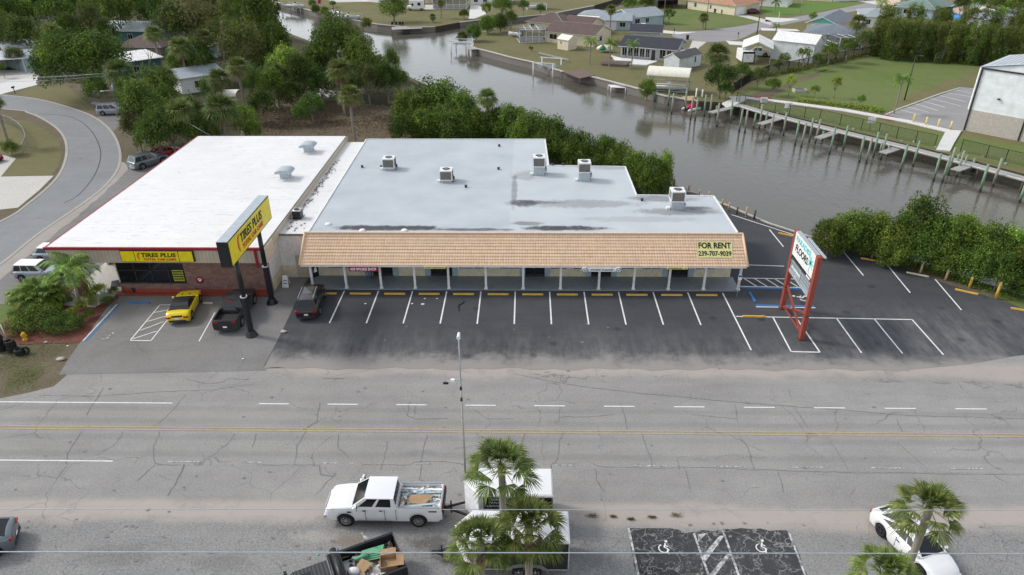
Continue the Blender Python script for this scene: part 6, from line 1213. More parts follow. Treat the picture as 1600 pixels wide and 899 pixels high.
# bare dead tree in the woods
m = MB(); m.mat('trunk_grey'); R = random.Random(4)
def br(p, d, L, r_, dep):
    e = p+d*L; m.tube([tuple(p), tuple(p.lerp(e,.5)+Vector((R.gauss(0,.04*L),)*3)), tuple(e)], [r_, r_*.8, r_*.55], 5)
    if dep:
        for _ in range(2): br(e, (d+Vector((R.gauss(0,.55), R.gauss(0,.4), R.uniform(0,.3)))).normalized(), L*.75, r_*.55, dep-1)
br(Vector((0,0,0)), Vector((.0,0,1)), 2.4, .2, 5); c = at(238, 122); tag(m.build('dead_tree', loc=c), 'bare grey dead tree with forked limbs before the white roof in the woods', 'dead tree')
m = MB(); m.mat('trunk_grey'); br(Vector((0,0,0)), Vector((.1,0,1)), 1.7, .09, 5); tag(m.build('dead_tree', loc=at(596, 128)), 'twiggy leafless tree at the canal narrows', 'dead tree')
# ------------------------------------------------------------------ houses beyond
def house(label, blocks, name='house', cat='house', group=None):
    """blocks: dict(A,B ground pixels of the near wall, d depth, h eave, r ridge, roof, wall, kind gx|gy|hip|flat, ov, win, side, garage)"""
    A0 = at(*blocks[0]['A']); t = thing(name, label, cat, (A0.x, A0.y, 0))
    for b in blocks:
        A, B_ = at(*b['A']), at(*b['B']); ex = (B_-A); L = b.get('L', ex.length); ex.normalize(); ey = Vector((-ex.y, ex.x, 0)); d = b['d']; h = b.get('h', 2.6); r = b.get('r', 3.8); ov = b.get('ov', .5); z0 = b.get('z', 0); off = A-A0
        T = lambda x, y, z: tuple(off+ex*x+ey*y+Vector((0,0,z+z0)))
        m = MB(); m.mat(b['wall']); kind = b.get('kind', 'gx')
        if b.get('open'):
            for x in (.1, L/2, L-.1):
                for y in (.1, d-.1): m.bar(T(x, y, 0), T(x, y, h), .14)
            if b.get('backwall'): m.poly([T(0,d,0),T(L,d,0),T(L,d,h),T(0,d,h)]); m.poly([T(0,0,0),T(0,d,0),T(0,d,h),T(0,0,h)])
        else:
            m.poly([T(0,0,0),T(L,0,0),T(L,0,h),T(0,0,h)]); m.poly([T(L,0,0),T(L,d,0),T(L,d,h),T(L,0,h)]); m.poly([T(L,d,0),T(0,d,0),T(0,d,h),T(L,d,h)]); m.poly([T(0,d,0),T(0,0,0),T(0,0,h),T(0,d,h)])
            gm = b.get('gable', b['wall']); m.mat(gm)
            if kind == 'gx': m.poly([T(L,0,h),T(L,d,h),T(L,d/2,r)]); m.poly([T(0,d,h),T(0,0,h),T(0,d/2,r)])
            if kind == 'gy': m.poly([T(0,0,h),T(L,0,h),T(L/2,0,r)]); m.poly([T(L,d,h),T(0,d,h),T(L/2,d,r)])
        wl = m.build('wall' if not b.get('open') else 'frame', t)
        m = MB(); m.mat(b['roof']); o = ov; th = .14
        def slab(q):
            q = [Vector(p) for p in q]; n = (q[1]-q[0]).cross(q[2]-q[0]).normalized(); n = n if n.z > 0 else -n; n_ = len(q)
            m.mat(b['roof']); m.poly([tuple(p+n*th) for p in q]); m.mat(b.get('trim', 'white_paint'))
            for i in range(n_): j = (i+1)%n_; m.poly([tuple(q[i]), tuple(q[j]), tuple(q[j]+n*th), tuple(q[i]+n*th)])
            m.poly([tuple(p) for p in q[::-1]])
        s1 = (r-h)/(d/2) if kind in ('gx','hip') else (r-h)/(L/2)
        if kind == 'gx': slab([T(-o,-o,h-s1*o),T(L+o,-o,h-s1*o),T(L+o,d/2,r),T(-o,d/2,r)]); slab([T(L+o,d+o,h-s1*o),T(-o,d+o,h-s1*o),T(-o,d/2,r),T(L+o,d/2,r)])
        elif kind == 'gy': slab([T(-o,-o,h-s1*o),T(L/2,-o,r),T(L/2,d+o,r),T(-o,d+o,h-s1*o)]); slab([T(L/2,-o,r),T(L+o,-o,h-s1*o),T(L+o,d+o,h-s1*o),T(L/2,d+o,r)])
        elif kind == 'hip':
            k_ = min(d/2, L/2-.1); e = h-s1*o; a_, c_ = T(k_, d/2, r), T(L-k_, d/2, r); P = [T(-o,-o,e),T(L+o,-o,e),T(L+o,d+o,e),T(-o,d+o,e)]
            slab([P[0],P[1],c_,a_]); slab([P[2],P[3],a_,c_]); slab([P[1],P[2],c_]); slab([P[3],P[0],a_])
        else: slab([T(-o,-o,h),T(L+o,-o,h+(r-h)*0),T(L+o,d+o,r),T(-o,d+o,r)])
        m.build('roof', t)
        def opening(nm, x0, x1, a, c, mat, side):
            m = MB(); m.mat('white_paint'); f = (lambda x, z, q: T(x, -q, z)) if side == 0 else (lambda x, z, q: T(L+q, x, z))
            m.poly([f(x0-.08,a-.08,.03), f(x1+.08,a-.08,.03), f(x1+.08,c+.08,.03), f(x0-.08,c+.08,.03)]); fr = m.build(nm, t)
            g_ = MB(); g_.mat(mat); mid = (x0+x1)/2
            if nm == 'window':
                for q0, q1 in ((x0, mid-.03), (mid+.03, x1)): g_.poly([f(q0,a,.05), f(q1,a,.05), f(q1,c,.05), f(q0,c,.05)])
                g_.build('pane', fr)
            else: g_.poly([f(x0,a,.05), f(x1,a,.05), f(x1,c,.05), f(x0,c,.05)]); g_.build('door_leaf', fr)
        for x0, x1 in b.get('win', []): opening('window', x0, x1, b.get('wz', (.9, 2.0))[0], b.get('wz', (.9, 2.0))[1], 'glass_dark', 0)
        for x0, x1 in b.get('side', []): opening('window', x0, x1, .9, 2.0, 'glass_dark', 1)
        for x0, x1 in b.get('door', []): opening('door', x0, x1, .02, 2.1, b.get('doormat', 'plastic_white'), 0)
    return t
D = dict
house('brown shingle house with cream walls on the far bank, left of the beige shed', [D(A=(853,66),B=(927,74),d=9,h=2.6,r=4.2,roof='shingle_brown',wall='wall_cream',win=[(1,3),(6,7.2)],door=[(4.2,5.0)],side=[(3,4.2)]),D(A=(824,50),B=(880,55),d=9,h=2.7,r=4.4,roof='shingle_brown',wall='wall_cream',kind='hip',win=[(1,2)]),D(A=(880,52),B=(922,56),d=7,h=2.6,r=3.8,roof='shingle_brown',wall='wall_cream')])
house('small beige garden shed with pale gable roof beside the brown house', [D(A=(871,76.5),B=(887.5,79.5),d=2.9,h=2.2,r=3.0,roof='canopy_cream',wall='wall_cream',ov=.15,win=[(.9,1.25)],wz=(1.3,1.8))], 'shed', 'shed')
house('grey-blue house with pale hip roof and open carport above the small white sedan', [D(A=(938,47),B=(984,48),d=8,h=2.5,r=3.6,roof='shingle_pale',wall='siding_blue',door=[(1,4)],win=[(5,6.4)]),D(A=(987,43),B=(1036,38),d=9,h=2.5,r=3.9,roof='shingle_pale',wall='siding_blue',win=[(1,2.5),(4.5,5.6)],side=[(2,3.5)]),D(A=(905,38),B=(948,40),d=7,h=2.5,r=3.4,roof='shingle_pale',wall='siding_blue',kind='hip'),D(A=(898,44),B=(936,46),d=4,h=2.3,r=2.5,roof='metal_roof_white',wall='white_paint',kind='flat',open=True)])
house('house with near-black shingle roof and white sunroom facing the canal', [D(A=(969,90),B=(1054,97),d=9,h=2.5,r=3.9,roof='shingle_dark',wall='wall_grey',win=[(.4,1.4),(1.7,2.7),(3.0,4.0),(4.3,5.3),(5.6,6.4),(8.6,9.8),(10.2,11)],wz=(.5,2.2),door=[(6.8,7.7)],doormat='dark_metal',side=[(2,3),(5.5,6.5)]),D(A=(985,66),B=(1030,68),d=7,h=2.5,r=3.6,roof='shingle_dark',wall='wall_grey')])
house('white double shed with grey shingle roof at the right of the dark-roofed house', [D(A=(1060,112),B=(1080,106.5),d=3.6,h=2.3,r=3.2,roof='shingle_grey',wall='siding_white',ov=.15,door=[]),D(A=(1077,106),B=(1094,102.5),d=3.6,h=2.3,r=3.2,roof='shingle_grey',wall='siding_white',ov=.15,win=[(1.4,1.8)])], 'shed', 'shed')
house('long house with orange-tan hip roof and cream walls at the top', [D(A=(1074,14),B=(1146,24),d=12,h=2.7,r=4.6,roof='shingle_orange',wall='wall_cream',kind='hip',win=[(2.6,3.4),(8.6,9.1),(10.2,10.8)]),D(A=(1147,24.5),B=(1166,22),d=10,h=2.7,r=4.2,roof='shingle_orange',wall='wall_cream',kind='hip',door=[(.6,4.2)]),D(A=(1166,21),B=(1190,17),d=8,h=2.7,r=4,roof='shingle_orange',wall='wall_cream',kind='hip',open=True)])
house('dark open carport with a white roof edge at the top, left of the orange roof', [D(A=(1027,14),B=(1073,13),d=9,h=2.6,r=3.0,roof='metal_roof_white',wall='void_dark',kind='flat',open=True,backwall=True)], 'carport', 'carport')
house('white gable canopy on metal posts sheltering a pickup and a camper', [D(A=(1158,98),B=(1203,100.5),d=9,h=3.0,r=4.2,roof='metal_roof_white',wall='galv',kind='gy',open=True,ov=.2)], 'carport', 'carport')
house('tall white metal shed with rust-streaked roof by the black fence', [D(A=(1204,92),B=(1268,100),d=5.2,h=3.9,r=5.3,roof='metal_roof_white',wall='siding_white',ov=.25)], 'metal_shed', 'shed')
house('low house with slate-grey hip roof behind the tall white shed', [D(A=(1255,68),B=(1335,74),d=11,h=2.5,r=3.9,roof='shingle_slate',wall='wall_grey',kind='hip',win=[(3,4.2),(7,8)])])
house('pink-walled house with a teal gable and grey roof along the far street', [D(A=(1259,51),B=(1304,55),d=16,h=2.5,r=3.9,roof='shingle_slate',wall='wall_pink',gable='teal_paint',kind='gy',win=[(5.5,6.8)],door=[(1,1.9)])])
house('white-walled house with broad pale roof between the dense palm and the hedge', [D(A=(1345,43),B=(1394,45),d=14,h=2.7,r=4,roof='shingle_pale',wall='plastic_white',kind='hip',win=[(1,2),(5,6.2)])])
house('house with a green hip roof above the tall hedge', [D(A=(1398,25),B=(1456,30),d=13,h=2.6,r=4.6,roof='shingle_green',wall='wall_blue',kind='hip',win=[(2,4),(6,7.5)]),D(A=(1456,28),B=(1494,22),d=12,h=2.6,r=4.4,roof='shingle_green',wall='wall_teal',kind='hip',win=[(1,3),(4,6)])])
house('small shed with pale roof and pink walls at upper right', [D(A=(1509,30),B=(1538,29),d=6,h=2.6,r=3.8,roof='metal_roof_white',wall='wall_pink',kind='gx',win=[(1.2,2),(3.6,4.6)])], 'shed', 'shed')
house('long pale flat roof on the right beyond the tall hedge', [D(A=(1536,48),B=(1640,34),d=5,h=2.6,r=3.1,roof='shingle_pale',wall='wall_grey',kind='flat',open=False,ov=.3)])
house('white house wall with dark corner at the top beside the bright lawn', [D(A=(1176,9),B=(1230,12),d=10,h=2.8,r=4.2,roof='shingle_pale',wall='plastic_white',kind='hip',win=[(1,2.2)])])
house('cream house wall along the top edge above the bright lawn', [D(A=(1262,1),B=(1300,3),d=10,h=2.6,r=4,roof='shingle_pale',wall='wall_cream',kind='hip'),D(A=(1302,3),B=(1350,1),d=10,h=2.6,r=4,roof='shingle_green',wall='plastic_white',kind='hip')])
house('orange-walled house at the top edge behind the green roof', [D(A=(1470,12),B=(1500,9),d=9,h=3.0,r=4.2,roof='shingle_pale',wall='wall_pink',kind='hip')])
house('tan house at the top edge along the end of the far street', [D(A=(1405,10),B=(1462,6),d=9,h=2.8,r=4,roof='shingle_orange',wall='wall_pink',kind='hip',win=[(2,3),(5,6),(8,9)])])
house('white house at the top edge behind the screened pool', [D(A=(736,8),B=(800,8),d=10,h=2.8,r=4.2,roof='shingle_pale',wall='plastic_white',kind='hip',win=[(1,2.2),(4,5.2),(8,9)])])
house('pale house at the top with a long white porch, left of the motorhome', [D(A=(545,0),B=(606,6),d=8,h=2.6,r=3.4,roof='metal_roof_white',wall='plastic_white',kind='flat',win=[(1,3),(4,6),(7,9)])])
house('white-walled house at the top edge right of the motorhome', [D(A=(664,5),B=(680,5),d=9,h=2.8,r=4.2,roof='shingle_pale',wall='wall_cream',kind='hip',win=[(1,2.2)])])
# houses in the woods on the left
house('pale metal-roofed carport house at the far left edge', [D(A=(-60,120),B=(42,113),d=8,h=2.7,r=3.0,roof='metal_roof',wall='siding_white',kind='flat',open=True,backwall=True),D(A=(42,113),B=(60,110),d=9,h=2.7,r=3.0,roof='metal_roof',wall='wall_blue',kind='flat'),D(A=(14,98),B=(60,93),d=6,h=2.8,r=3.3,roof='metal_roof_y',wall='siding_white',kind='flat')])
house('house with weathered grey roof and teal walls deep in the woods', [D(A=(162,66),B=(240,68),d=10,h=2.8,r=4.2,roof='metal_roof',wall='wall_teal',kind='gx',win=[(7,8.2)])])
house('house with a dark brown hip roof between the two pale roofs in the woods', [D(A=(186,92),B=(254,93),d=8,h=2.7,r=4.2,roof='shingle_brown',wall='concrete_dark',kind='hip')])
house('bright white flat-roofed house behind the bare dead tree', [D(A=(204,122),B=(256,114),d=8.5,h=3.0,r=3.3,roof='metal_roof_white',wall='wall_teal',kind='flat',win=[(1,2)])])
house('house with patched blue-grey metal roof in the woods behind the shops', [D(A=(286,148),B=(352,138),d=9,h=2.8,r=3.6,roof='metal_roof',wall='white_paint',kind='gx',win=[(2.4,3.8)],door=[(5.0,6.6)],doormat='void_dark')])
house('scrap of pale roof glimpsed in the woods above the big oak', [D(A=(90,46),B=(106,48),d=5,h=2.6,r=3.2,roof='metal_roof_white',wall='wall_grey',kind='flat')], 'shed', 'shed')
house('pale sheds glimpsed between the two skirted palms in the woods', [D(A=(302,92),B=(326,94),d=4,h=2.6,r=3.0,roof='metal_roof_white',wall='wall_blue',kind='flat')], 'shed', 'shed')
# tarp canopy and clutter in the woods
c = at(355, 166); t = thing('tarp_canopy', 'pale tarp canopy over a frame beside the blue-grey roofed house', 'canopy', c); m = MB(); m.mat('canopy_cream')
rows = [[(x, 1.6*cos(a), 2.0+.7*sin(a)) for a in [pi*i/8 for i in range(9)]] for x in (-2.4, 0, 2.4)]; m.grid(rows); m.build('tarp', t); m = MB(); m.mat('white_paint')
for x in (-2.4,2.4):
    for y in (-1.6,1.6): m.tube([(x,y,0),(x,y,2.05)], .04, 6)
m.build('frame', t)
m = MB(); m.mat('plastic_white'); R = random.Random(2)
for i in range(26): x, y = R.gauss(0, .8), R.gauss(0, 1.5); s_ = R.uniform(.1,.35); m.poly([(x-s_,y,.1+s_),(x+s_*.5,y-s_,.15),(x+s_,y+s_*.3,.3),(x-s_*.2,y+s_,.4)])
tag(m.build('rubbish_heap', loc=at(506, 150)), 'white rubbish heap among the trees by the brown field', 'rubbish', kind='stuff')
c = at(508, 138); t = thing('old_cabinet', 'pale green upright cabinet dumped among the trees by the canal', 'cabinet', c, .3); m = MB(); m.mat('wall_blue').cb(0,0,1.1,1.2,.7,2.2); m.build('cabinet_body', t); m = MB(); m.mat('white_paint').cb(0,-.37,1.1,1.0,.03,2.0); m.build('door', t)
# big metal building on the right
Af, Bf = at(1505, 203.5), at(1600, 222); ex = (Bf-Af).normalized(); ey = Vector((-ex.y, ex.x, 0)); t = thing('metal_building', 'tall white metal building with stone base at the right edge', 'building', Af); back = at(1537, 86, 9.1); d = max(12, (back-Af).dot(ey)); L = 34; H = 9.1; RZ = 12.6
T = lambda x, y, z: tuple(ex*x+ey*y+Vector((0,0,z)))
m = MB(); m.mat('panel_white'); m.poly([T(0,0,3.1),T(L,0,3.1),T(L,0,H),T(L/2,0,RZ),T(0,0,H)]); m.poly([T(0,d,3.1),T(0,0,3.1),T(0,0,H),T(0,d,H)]); m.poly([T(L,0,0),T(L,d,0),T(L,d,H),T(L,0,H)]); m.poly([T(L,d,0),T(0,d,0),T(0,d,H),T(L/2,d,RZ),T(L,d,H)]); m.build('wall', t)
m = MB(); m.mat('stone'); m.poly([T(-.06,-.06,0),T(L,-.06,0),T(L,-.06,3.1),T(-.06,-.06,3.1)]); m.poly([T(-.06,d,0),T(-.06,-.06,0),T(-.06,-.06,3.1),T(-.06,d,3.1)]); m.poly([T(-.06,-.06,3.1),T(L,-.06,3.1),T(L,0,3.1),T(0,0,3.1)]); m.build('stone_base', t)
m = MB(); m.mat('metal_roof'); 
m.poly([T(-.3,-.25,H+.05),T(L/2,-.25,RZ+.1),T(L/2,d+.3,RZ+.1),T(-.3,d+.3,H+.05)]); m.poly([T(L/2,-.25,RZ+.1),T(L+.3,-.25,H+.05),T(L+.3,d+.3,H+.05),T(L/2,d+.3,RZ+.1)]); m.mat('wall_grey')
for i in range(1, 24): q = i/24; m.bar(T(L/2*q, 1.0, H+.12+(RZ-H)*q), T(L/2*q, d, H+.12+(RZ-H)*q), .06)
m.build('roof', t)
m = MB(); m.mat('dark_metal').bar(T(-.1,-.09,H-.12), T(L,-.09,H-.12), .12, .22)
m.build('eave_band', t)
for x in (.12, 7.2, 14.4, 21.6): m = MB(); m.mat('dark_metal').bar(T(x,-.14,0), T(x,-.14,H-.2), .16); m.build('downpipe', t)
m = MB(); m.mat('dark_metal').bar(T(3.3,-.1,5.2), T(3.3,-.35,5.2), .35, .2); m.build('wall_lamp', t); m = MB(); m.mat('white_paint').bar(T(-.05,-.05,3.1), T(-.05,-.05,H), .3); m.build('corner_trim', t)
# screened pool cages
def cage(label, A, B_, d, h, n=4, top='screen'):
    A, B2 = at(*A), at(*B_); ex = (B2-A); L = ex.length; ex.normalize(); ey = Vector((-ex.y, ex.x, 0)); t = thing('pool_enclosure', label, 'pool cage', A); T = lambda x, y, z: tuple(ex*x+ey*y+Vector((0,0,z))); m = MB(); m.mat('white_paint')
    for i in range(n+1):
        x = L*i/n; m.bar(T(x,0,0), T(x,0,h), .12); m.bar(T(x,d,0), T(x,d,h), .12); m.bar(T(x,0,h), T(x,d,h), .1)
    for z in (.1, h*.45, h): m.bar(T(0,0,z), T(L,0,z), .1); m.bar(T(0,0,z), T(0,d,z), .1); m.bar(T(L,0,z), T(L,d,z), .1)
    m.bar(T(0,d/2,h), T(L,d/2,h), .1); m.build('frame', t); m = MB(); m.mat('mesh_screen')
    for q in ([T(0,0,.1),T(L,0,.1),T(L,0,h),T(0,0,h)], [T(0,0,h),T(L,0,h),T(L,d,h),T(0,d,h)], [T(L,0,.1),T(L,d,.1),T(L,d,h),T(L,0,h)], [T(0,0,.1),T(0,d,.1),T(0,d,h),T(0,0,h)]): m.poly(q)
    m.build('screen', t)
    m = MB(); m.mat('concrete').poly([T(0,0,.05),T(L,0,.05),T(L,d,.05),T(0,d,.05)]); m.build('floor', t)
cage('screened white-framed enclosure on the left end of the brown house', (812,67.5), (852,66.5), 6, 3.0); cage('screened pool enclosure at the top between motorhome and white house', (677,14.5), (729,14.5), 8, 3.0, 5); cage('dark screened pool cage between the slate roof and the hedge', (1310,78), (1345,77), 7, 2.6, 3)
# above-ground pool, decks, yard things
m = MB(); m.mat('blue_tarp').lathe([(3.0,0),(3.0,1.1),(2.85,1.12),(2.8,.95),(0,.95)], (0,0,0), n=24); tag(m.build('round_pool', loc=at(1503, 29)), 'round blue above-ground pool beyond the tall hedge', 'pool')
c = at(1553, 30); t = thing('quonset_shelter', 'white striped arched shelter at upper right', 'shelter', c, -.5); m = MB(); m.mat('plastic_white')
m.grid([[(x, 1.7*cos(a), 2.6*sin(a)) for a in [pi*i/10 for i in range(11)]] for x in (-1.8,-.9,0,.9,1.8)]); m.build('cover', t); m = MB(); m.mat('wall_blue')
for x in (-1.81,1.81): m.poly([(x, 1.66*cos(a), 2.55*sin(a)) for a in [pi*i/10 for i in range(11)]])
m.build('end_panel', t)
def slab_thing(name, label, cat, px, z, h, mat, legs=None):
    P = [at(*p) for p in px]; c = P[0]; m = MB(); m.mat(mat).prism([(p.x-c.x, p.y-c.y) for p in P], z, z+h); t = thing(name, label, cat, c); m.build('deck', t)
    if legs: 
        m = MB(); m.mat(legs)
        for p in P: m.tube([(p.x-c.x, p.y-c.y, WZ-.5), (p.x-c.x, p.y-c.y, z)], .09, 6)
        m.build('pile', t)
    return t
slab_thing('patio', 'white concrete patio in front of the sunroom windows', 'patio', [(955,88),(970,92),(1028,97),(1010,103),(965,101)], .0, .2, 'plastic_white')
slab_thing('wooden_deck', 'low brown wooden deck in the lawn below the white patio', 'deck', [(940,97),(986,99),(978,105),(940,103)], .0, .45, 'deck_brown')
slab_thing('canal_dock', 'brown plank dock jutting over the canal below the deck', 'dock', [(878,113),(915,111),(929,119),(906,124)], .05, .12, 'deck_brown', 'wood_dark')
slab_thing('small_dock', 'small white-edged dock step between the brown dock and the bank bush', 'dock', [(951,129),(975,130),(978,134),(955,133)], -.5, .1, 'plastic_white', 'white_paint')
slab_thing('upper_dock', 'small dock with chairs under the curved seawall', 'dock', [(612,42),(658,40),(660,44),(612,46)], -.2, .12, 'deck_grey', 'wood_dark')
slab_thing('tan_dock', 'short tan dock between the boat canopy and the jet ski lift', 'dock', [(1066,152),(1084,151),(1086,158),(1070,158)], .0, .12, 'wood_post', 'wood_dark')
for i, px in enumerate((613,619,625,629)):
    c = at(px, 40.5); t = thing('dock_chair', 'dark chair on the upper dock, %s from left' % ['first','second','third','fourth'][i], 'chair', (c.x, c.y, -.08), group='chairs on the upper dock'); m = MB(); m.mat('black_metal').cb(0,0,.42,.55,.5,.06); m.cb(0,.25,.75,.55,.06,.6); m.build('seat', t); m = MB(); m.mat('black_metal')
    for a in (-.25,.25): m.bar((a,-.22,0),(a,-.22,.42),.04); m.bar((a,.22,0),(a,.22,.42),.04)
    m.build('frame', t)
# ------------------------------------------------------------------ boats and lifts
def boat(label, c, rz, L=6.0, W=2.2, z=0, mat='plastic_white', console=True, name='motor_boat'):
    t = thing(name, label, 'boat', (c[0], c[1], z), rz); rows = []
    for i in range(13):
        u = i/12; x = -L/2+L*u; w_ = W/2*(1-.0*u) if u < .45 else W/2*max(.02, 1-((u-.45)/.55)**2.2); kz = .0+.45*max(0, u-.55)**1.5*2
        rows.append([(x, -w_, .85+.25*u*u), (x, -w_*.9, .45+kz*.5), (x, 0, kz), (x, w_*.9, .45+kz*.5), (x, w_, .85+.25*u*u)])
    m = MB(); m.mat(mat).grid(rows, flip=True); m.poly(rows[0][::-1]); 
    inner = [[(r_[0][0], r_[0][1]*.86, r_[0][2]+.02), (r_[0][0], 0, (.5 if r_[0][0] < L*.1 else r_[0][2]+.06)), (r_[4][0], r_[4][1]*.86, r_[4][2]+.02)] for r_ in rows]
    m.grid([[r_[0], q[0], q[1], q[2], r_[4]] for r_, q in zip(rows, inner)], smooth=False); m.build('hull', t)
    if console:
        m = MB(); m.mat(mat).box(-.3,.4,-.4,.4,.6,1.35); m.build('console', t); m = MB(); m.mat('glass_dark').poly([(.42,-.4,1.35),(.42,.4,1.35),(.15,.35,1.75),(.15,-.35,1.75)]); m.build('windscreen', t)
    m = MB(); m.mat('black_metal').box(-L/2-.35,-L/2,-.2,.2,.5,1.25); m.box(-L/2-.25,-L/2-.1,-.06,.06,-.2,.5); m.build('outboard_motor', t); return t
def lift(label, c, rz, L=5.5, W=3.4, ztop=1.6, mat='white_paint', beam=None, name='boat_lift'):
    t = thing(name, label, 'boat lift', (c[0], c[1], WZ), rz); m = MB(); m.mat(mat)
    P = [(-L/2,-W/2),(L/2,-W/2),(L/2,W/2),(-L/2,W/2)]; H = ztop-WZ
    for x, y in P: m = MB(); m.mat(mat).tube([(x,y,-1.0),(x,y,H)], .13, 8); m.build('pile', t)
    for y in (-W/2, W/2): m = MB(); m.mat(beam or mat); m.bar((-L/2-.4,y,H+.08),(L/2+.4,y,H+.08),.18); m.build('top_beam', t)
    m = MB(); m.mat('galv'); z = 1.5
    for x in (-L/4, L/4): m.bar((x,-W/2+.15,z),(x,W/2-.15,z),.14)
    for y in (-.5,.5): m.bar((-L/2,y,z+.15),(L/2,y,z+.15),.16)
    m.build('cradle', t); return t
can = (at(1042,156,WZ).x, at(1042,156,WZ).y); rzc = radians(-18)
t = lift('cream barrel canopy over a boat lift at the right end of the far lawns', can, rzc, 7.0, 3.6, 1.5, 'pole_grey', name='covered_boat_lift')
m = MB(); m.mat('canopy_cream'); m.grid([[(x, 2.0*cos(a), 4.55+1.15*sin(a)) for a in [pi*i/10 for i in range(11)]] for x in (-3.7,-1.2,1.2,3.7)]); m.grid([[(x, 1.97*cos(a), 4.5+1.12*sin(a)) for a in [pi*i/10 for i in range(11)]] for x in (-3.7,3.7)], flip=True); m.build('canopy', t)
for x in (-3.4, 3.4):
    for y in (-1.9, 1.9): m = MB(); m.mat('galv').tube([(x,y,2.9),(x,y,4.6)], .05, 6); m.build('canopy_post', t)
boat('white motor boat hanging on the lift under the cream canopy', can, rzc, 6.4, 2.2, WZ+1.7)
c = (at(1083,171,WZ).x, at(1083,171,WZ).y); t = thing('jet_ski_float', 'white floating cradle carrying the red covered jet ski', 'float', (c[0], c[1], WZ), radians(35)); m = MB(); m.mat('plastic_white')
for y in (-.75, .75): m.tube([(-2.0,y,.15),(-1.6,y,.2),(1.8,y,.2)], [.12,.26,.26], 8)
m.build('pontoon', t); m = MB(); m.mat('galv').bar((-.8,-.75,.35),(-.8,.75,.35),.1).bar((.9,-.75,.35),(.9,.75,.35),.1); m.build('crossbar', t)
t = thing('jet_ski', 'jet ski under a bright red cover', 'jet ski', (c[0], c[1], WZ+.4), radians(35)); m = MB(); m.mat('red_cover'); rows = []
for x, w_, h in ((-1.5,.1,.25),(-1.2,.42,.45),(-.6,.5,.6),(0,.5,.75),(.35,.48,1.05),(.7,.42,.85),(1.2,.36,.55),(1.6,.06,.4)): rows.append([(x,-w_,.0),(x,-w_*.95,h*.5),(x,-w_*.45,h*.92),(x,0,h),(x,w_*.45,h*.92),(x,w_*.95,h*.5),(x,w_,.0)])
m.grid(rows, flip=True); m.build('cover', t)
c = at(722,80,WZ); t = lift('white boat lift with a small dock at the point of the far lawn', (c.x, c.y), radians(-12), 4.2, 4.0, .9); slab_thing('lift_dock', 'small grey dock beside the white boat lift at the point', 'dock', [(728,72),(742,73),(746,77),(733,78)], -.1, .12, 'deck_grey', 'wood_dark')
c = at(855,116,WZ); t = lift('boat lift with white beams by the brown plank dock', (c.x, c.y), radians(-20), 4.2, 5.5, 1.2, 'white_paint')
t = thing('walkway_rails', 'pair of long grey rails lying on the bank above the boat lift', 'rails', at(865,93)); A = at(842,87)-at(865,93); B2 = at(888,98)-at(865,93); m = MB(); m.mat('deck_grey')
for o in (0, .9): m.bar((A.x, A.y+o, .5), (B2.x, B2.y+o, .5), .12); 
for q in (.0,.33,.66,1): p = A.lerp(B2, q); m.bar((p.x,p.y,0),(p.x,p.y,.5),.1); m.bar((p.x,p.y+.9,0),(p.x,p.y+.9,.5),.1)
m.build('rail', t)
for (px, py, rz, lb, lb2) in ((545,38,-.35,'boat lift holding the white cabin boat on the upper canal','white cabin boat on the lift of the upper canal'),(462,20,-.45,'boat lift nearest the head of the upper canal','white boat with teal canvas on the lift at the canal head')):
    c = at(px, py, WZ); lift(lb, (c.x, c.y), rz, 7.5, 3.6, 1.2, 'pole_grey'); boat(lb2, (c.x, c.y), rz, 8.0, 2.6, .0)
c = at(522, 24, 0); boat('white boat with raised bow lying beside the upper lift', (c.x, c.y), 2.4, 6.0, 2.2, 0.2)
c = at(805, 58); boat('small white boat stored on the lawn left of the brown house', (c.x, c.y), 2.8, 3.6, 1.4, .1, console=False)
c = at(838,22,WZ); t = lift('boat lift with a pink-white canopy on the narrow side canal', (c.x, c.y), .05, 6, 3.6, 1.4, 'white_paint'); m = MB(); m.mat('wall_pink'); m.grid([[(x, 2.0*cos(a), 4.7+.7*sin(a)) for a in [pi*i/8 for i in range(9)]] for x in (-3.4,0,3.4)]); m.build('canopy', t); boat('white boat under the pink-white canopy on the side canal', (c.x, c.y), 3.2, 5.6, 2.1, .0)
# boardwalk with fingers and pilings
bw = pxl([(1136,165),(1160,167),(1200,179),(1280,199),(1350,216),(1420,233),(1470,246),(1530,262),(1600,281),(1680,303)])
t = thing('boardwalk', 'long grey boardwalk with finger piers along the canal in front of the black fence', 'boardwalk', (bw[0][0], bw[0][1], 0)); O = t.location
m = MB(); m.mat('deck_grey'); strip(m, bw, 1.7, .02, .16); m.build('deck', t, O, world=True)
m = MB(); m.mat('white_paint'); bwf = [(x-.5, y-.72) for x, y in bw]; strip(m, bwf, .10, .17, .25); m.build('edge_board', t, O, world=True)
for a, b in (((1110,177),(1142,169)),((1187,195),(1224,184)),((1277,217),(1310,206)),((1379,240),(1400,233)),((1492,267),(1523,256)),((1396,224),(1384,239))):
    if a == (1396,224): continue
    m = MB(); m.mat('deck_grey'); strip(m, pxl((a, b)), 1.15, -.02, .12); m.build('finger_pier', t, O, world=True)
m = MB(); m.mat('wood_dark')
for a, b in zip(bw, bw[1:]):
    n = max(1, int(hypot(b[0]-a[0], b[1]-a[1])/3.0))
    for i in range(n):
        x, y = a[0]+(b[0]-a[0])*i/n, a[1]+(b[1]-a[1])*i/n; m.tube([(x-.4,y-.55,WZ-1),(x-.4,y-.55,.02)], .12, 6)
m.build('bearer_pile', t, O, world=True)
P_ = []
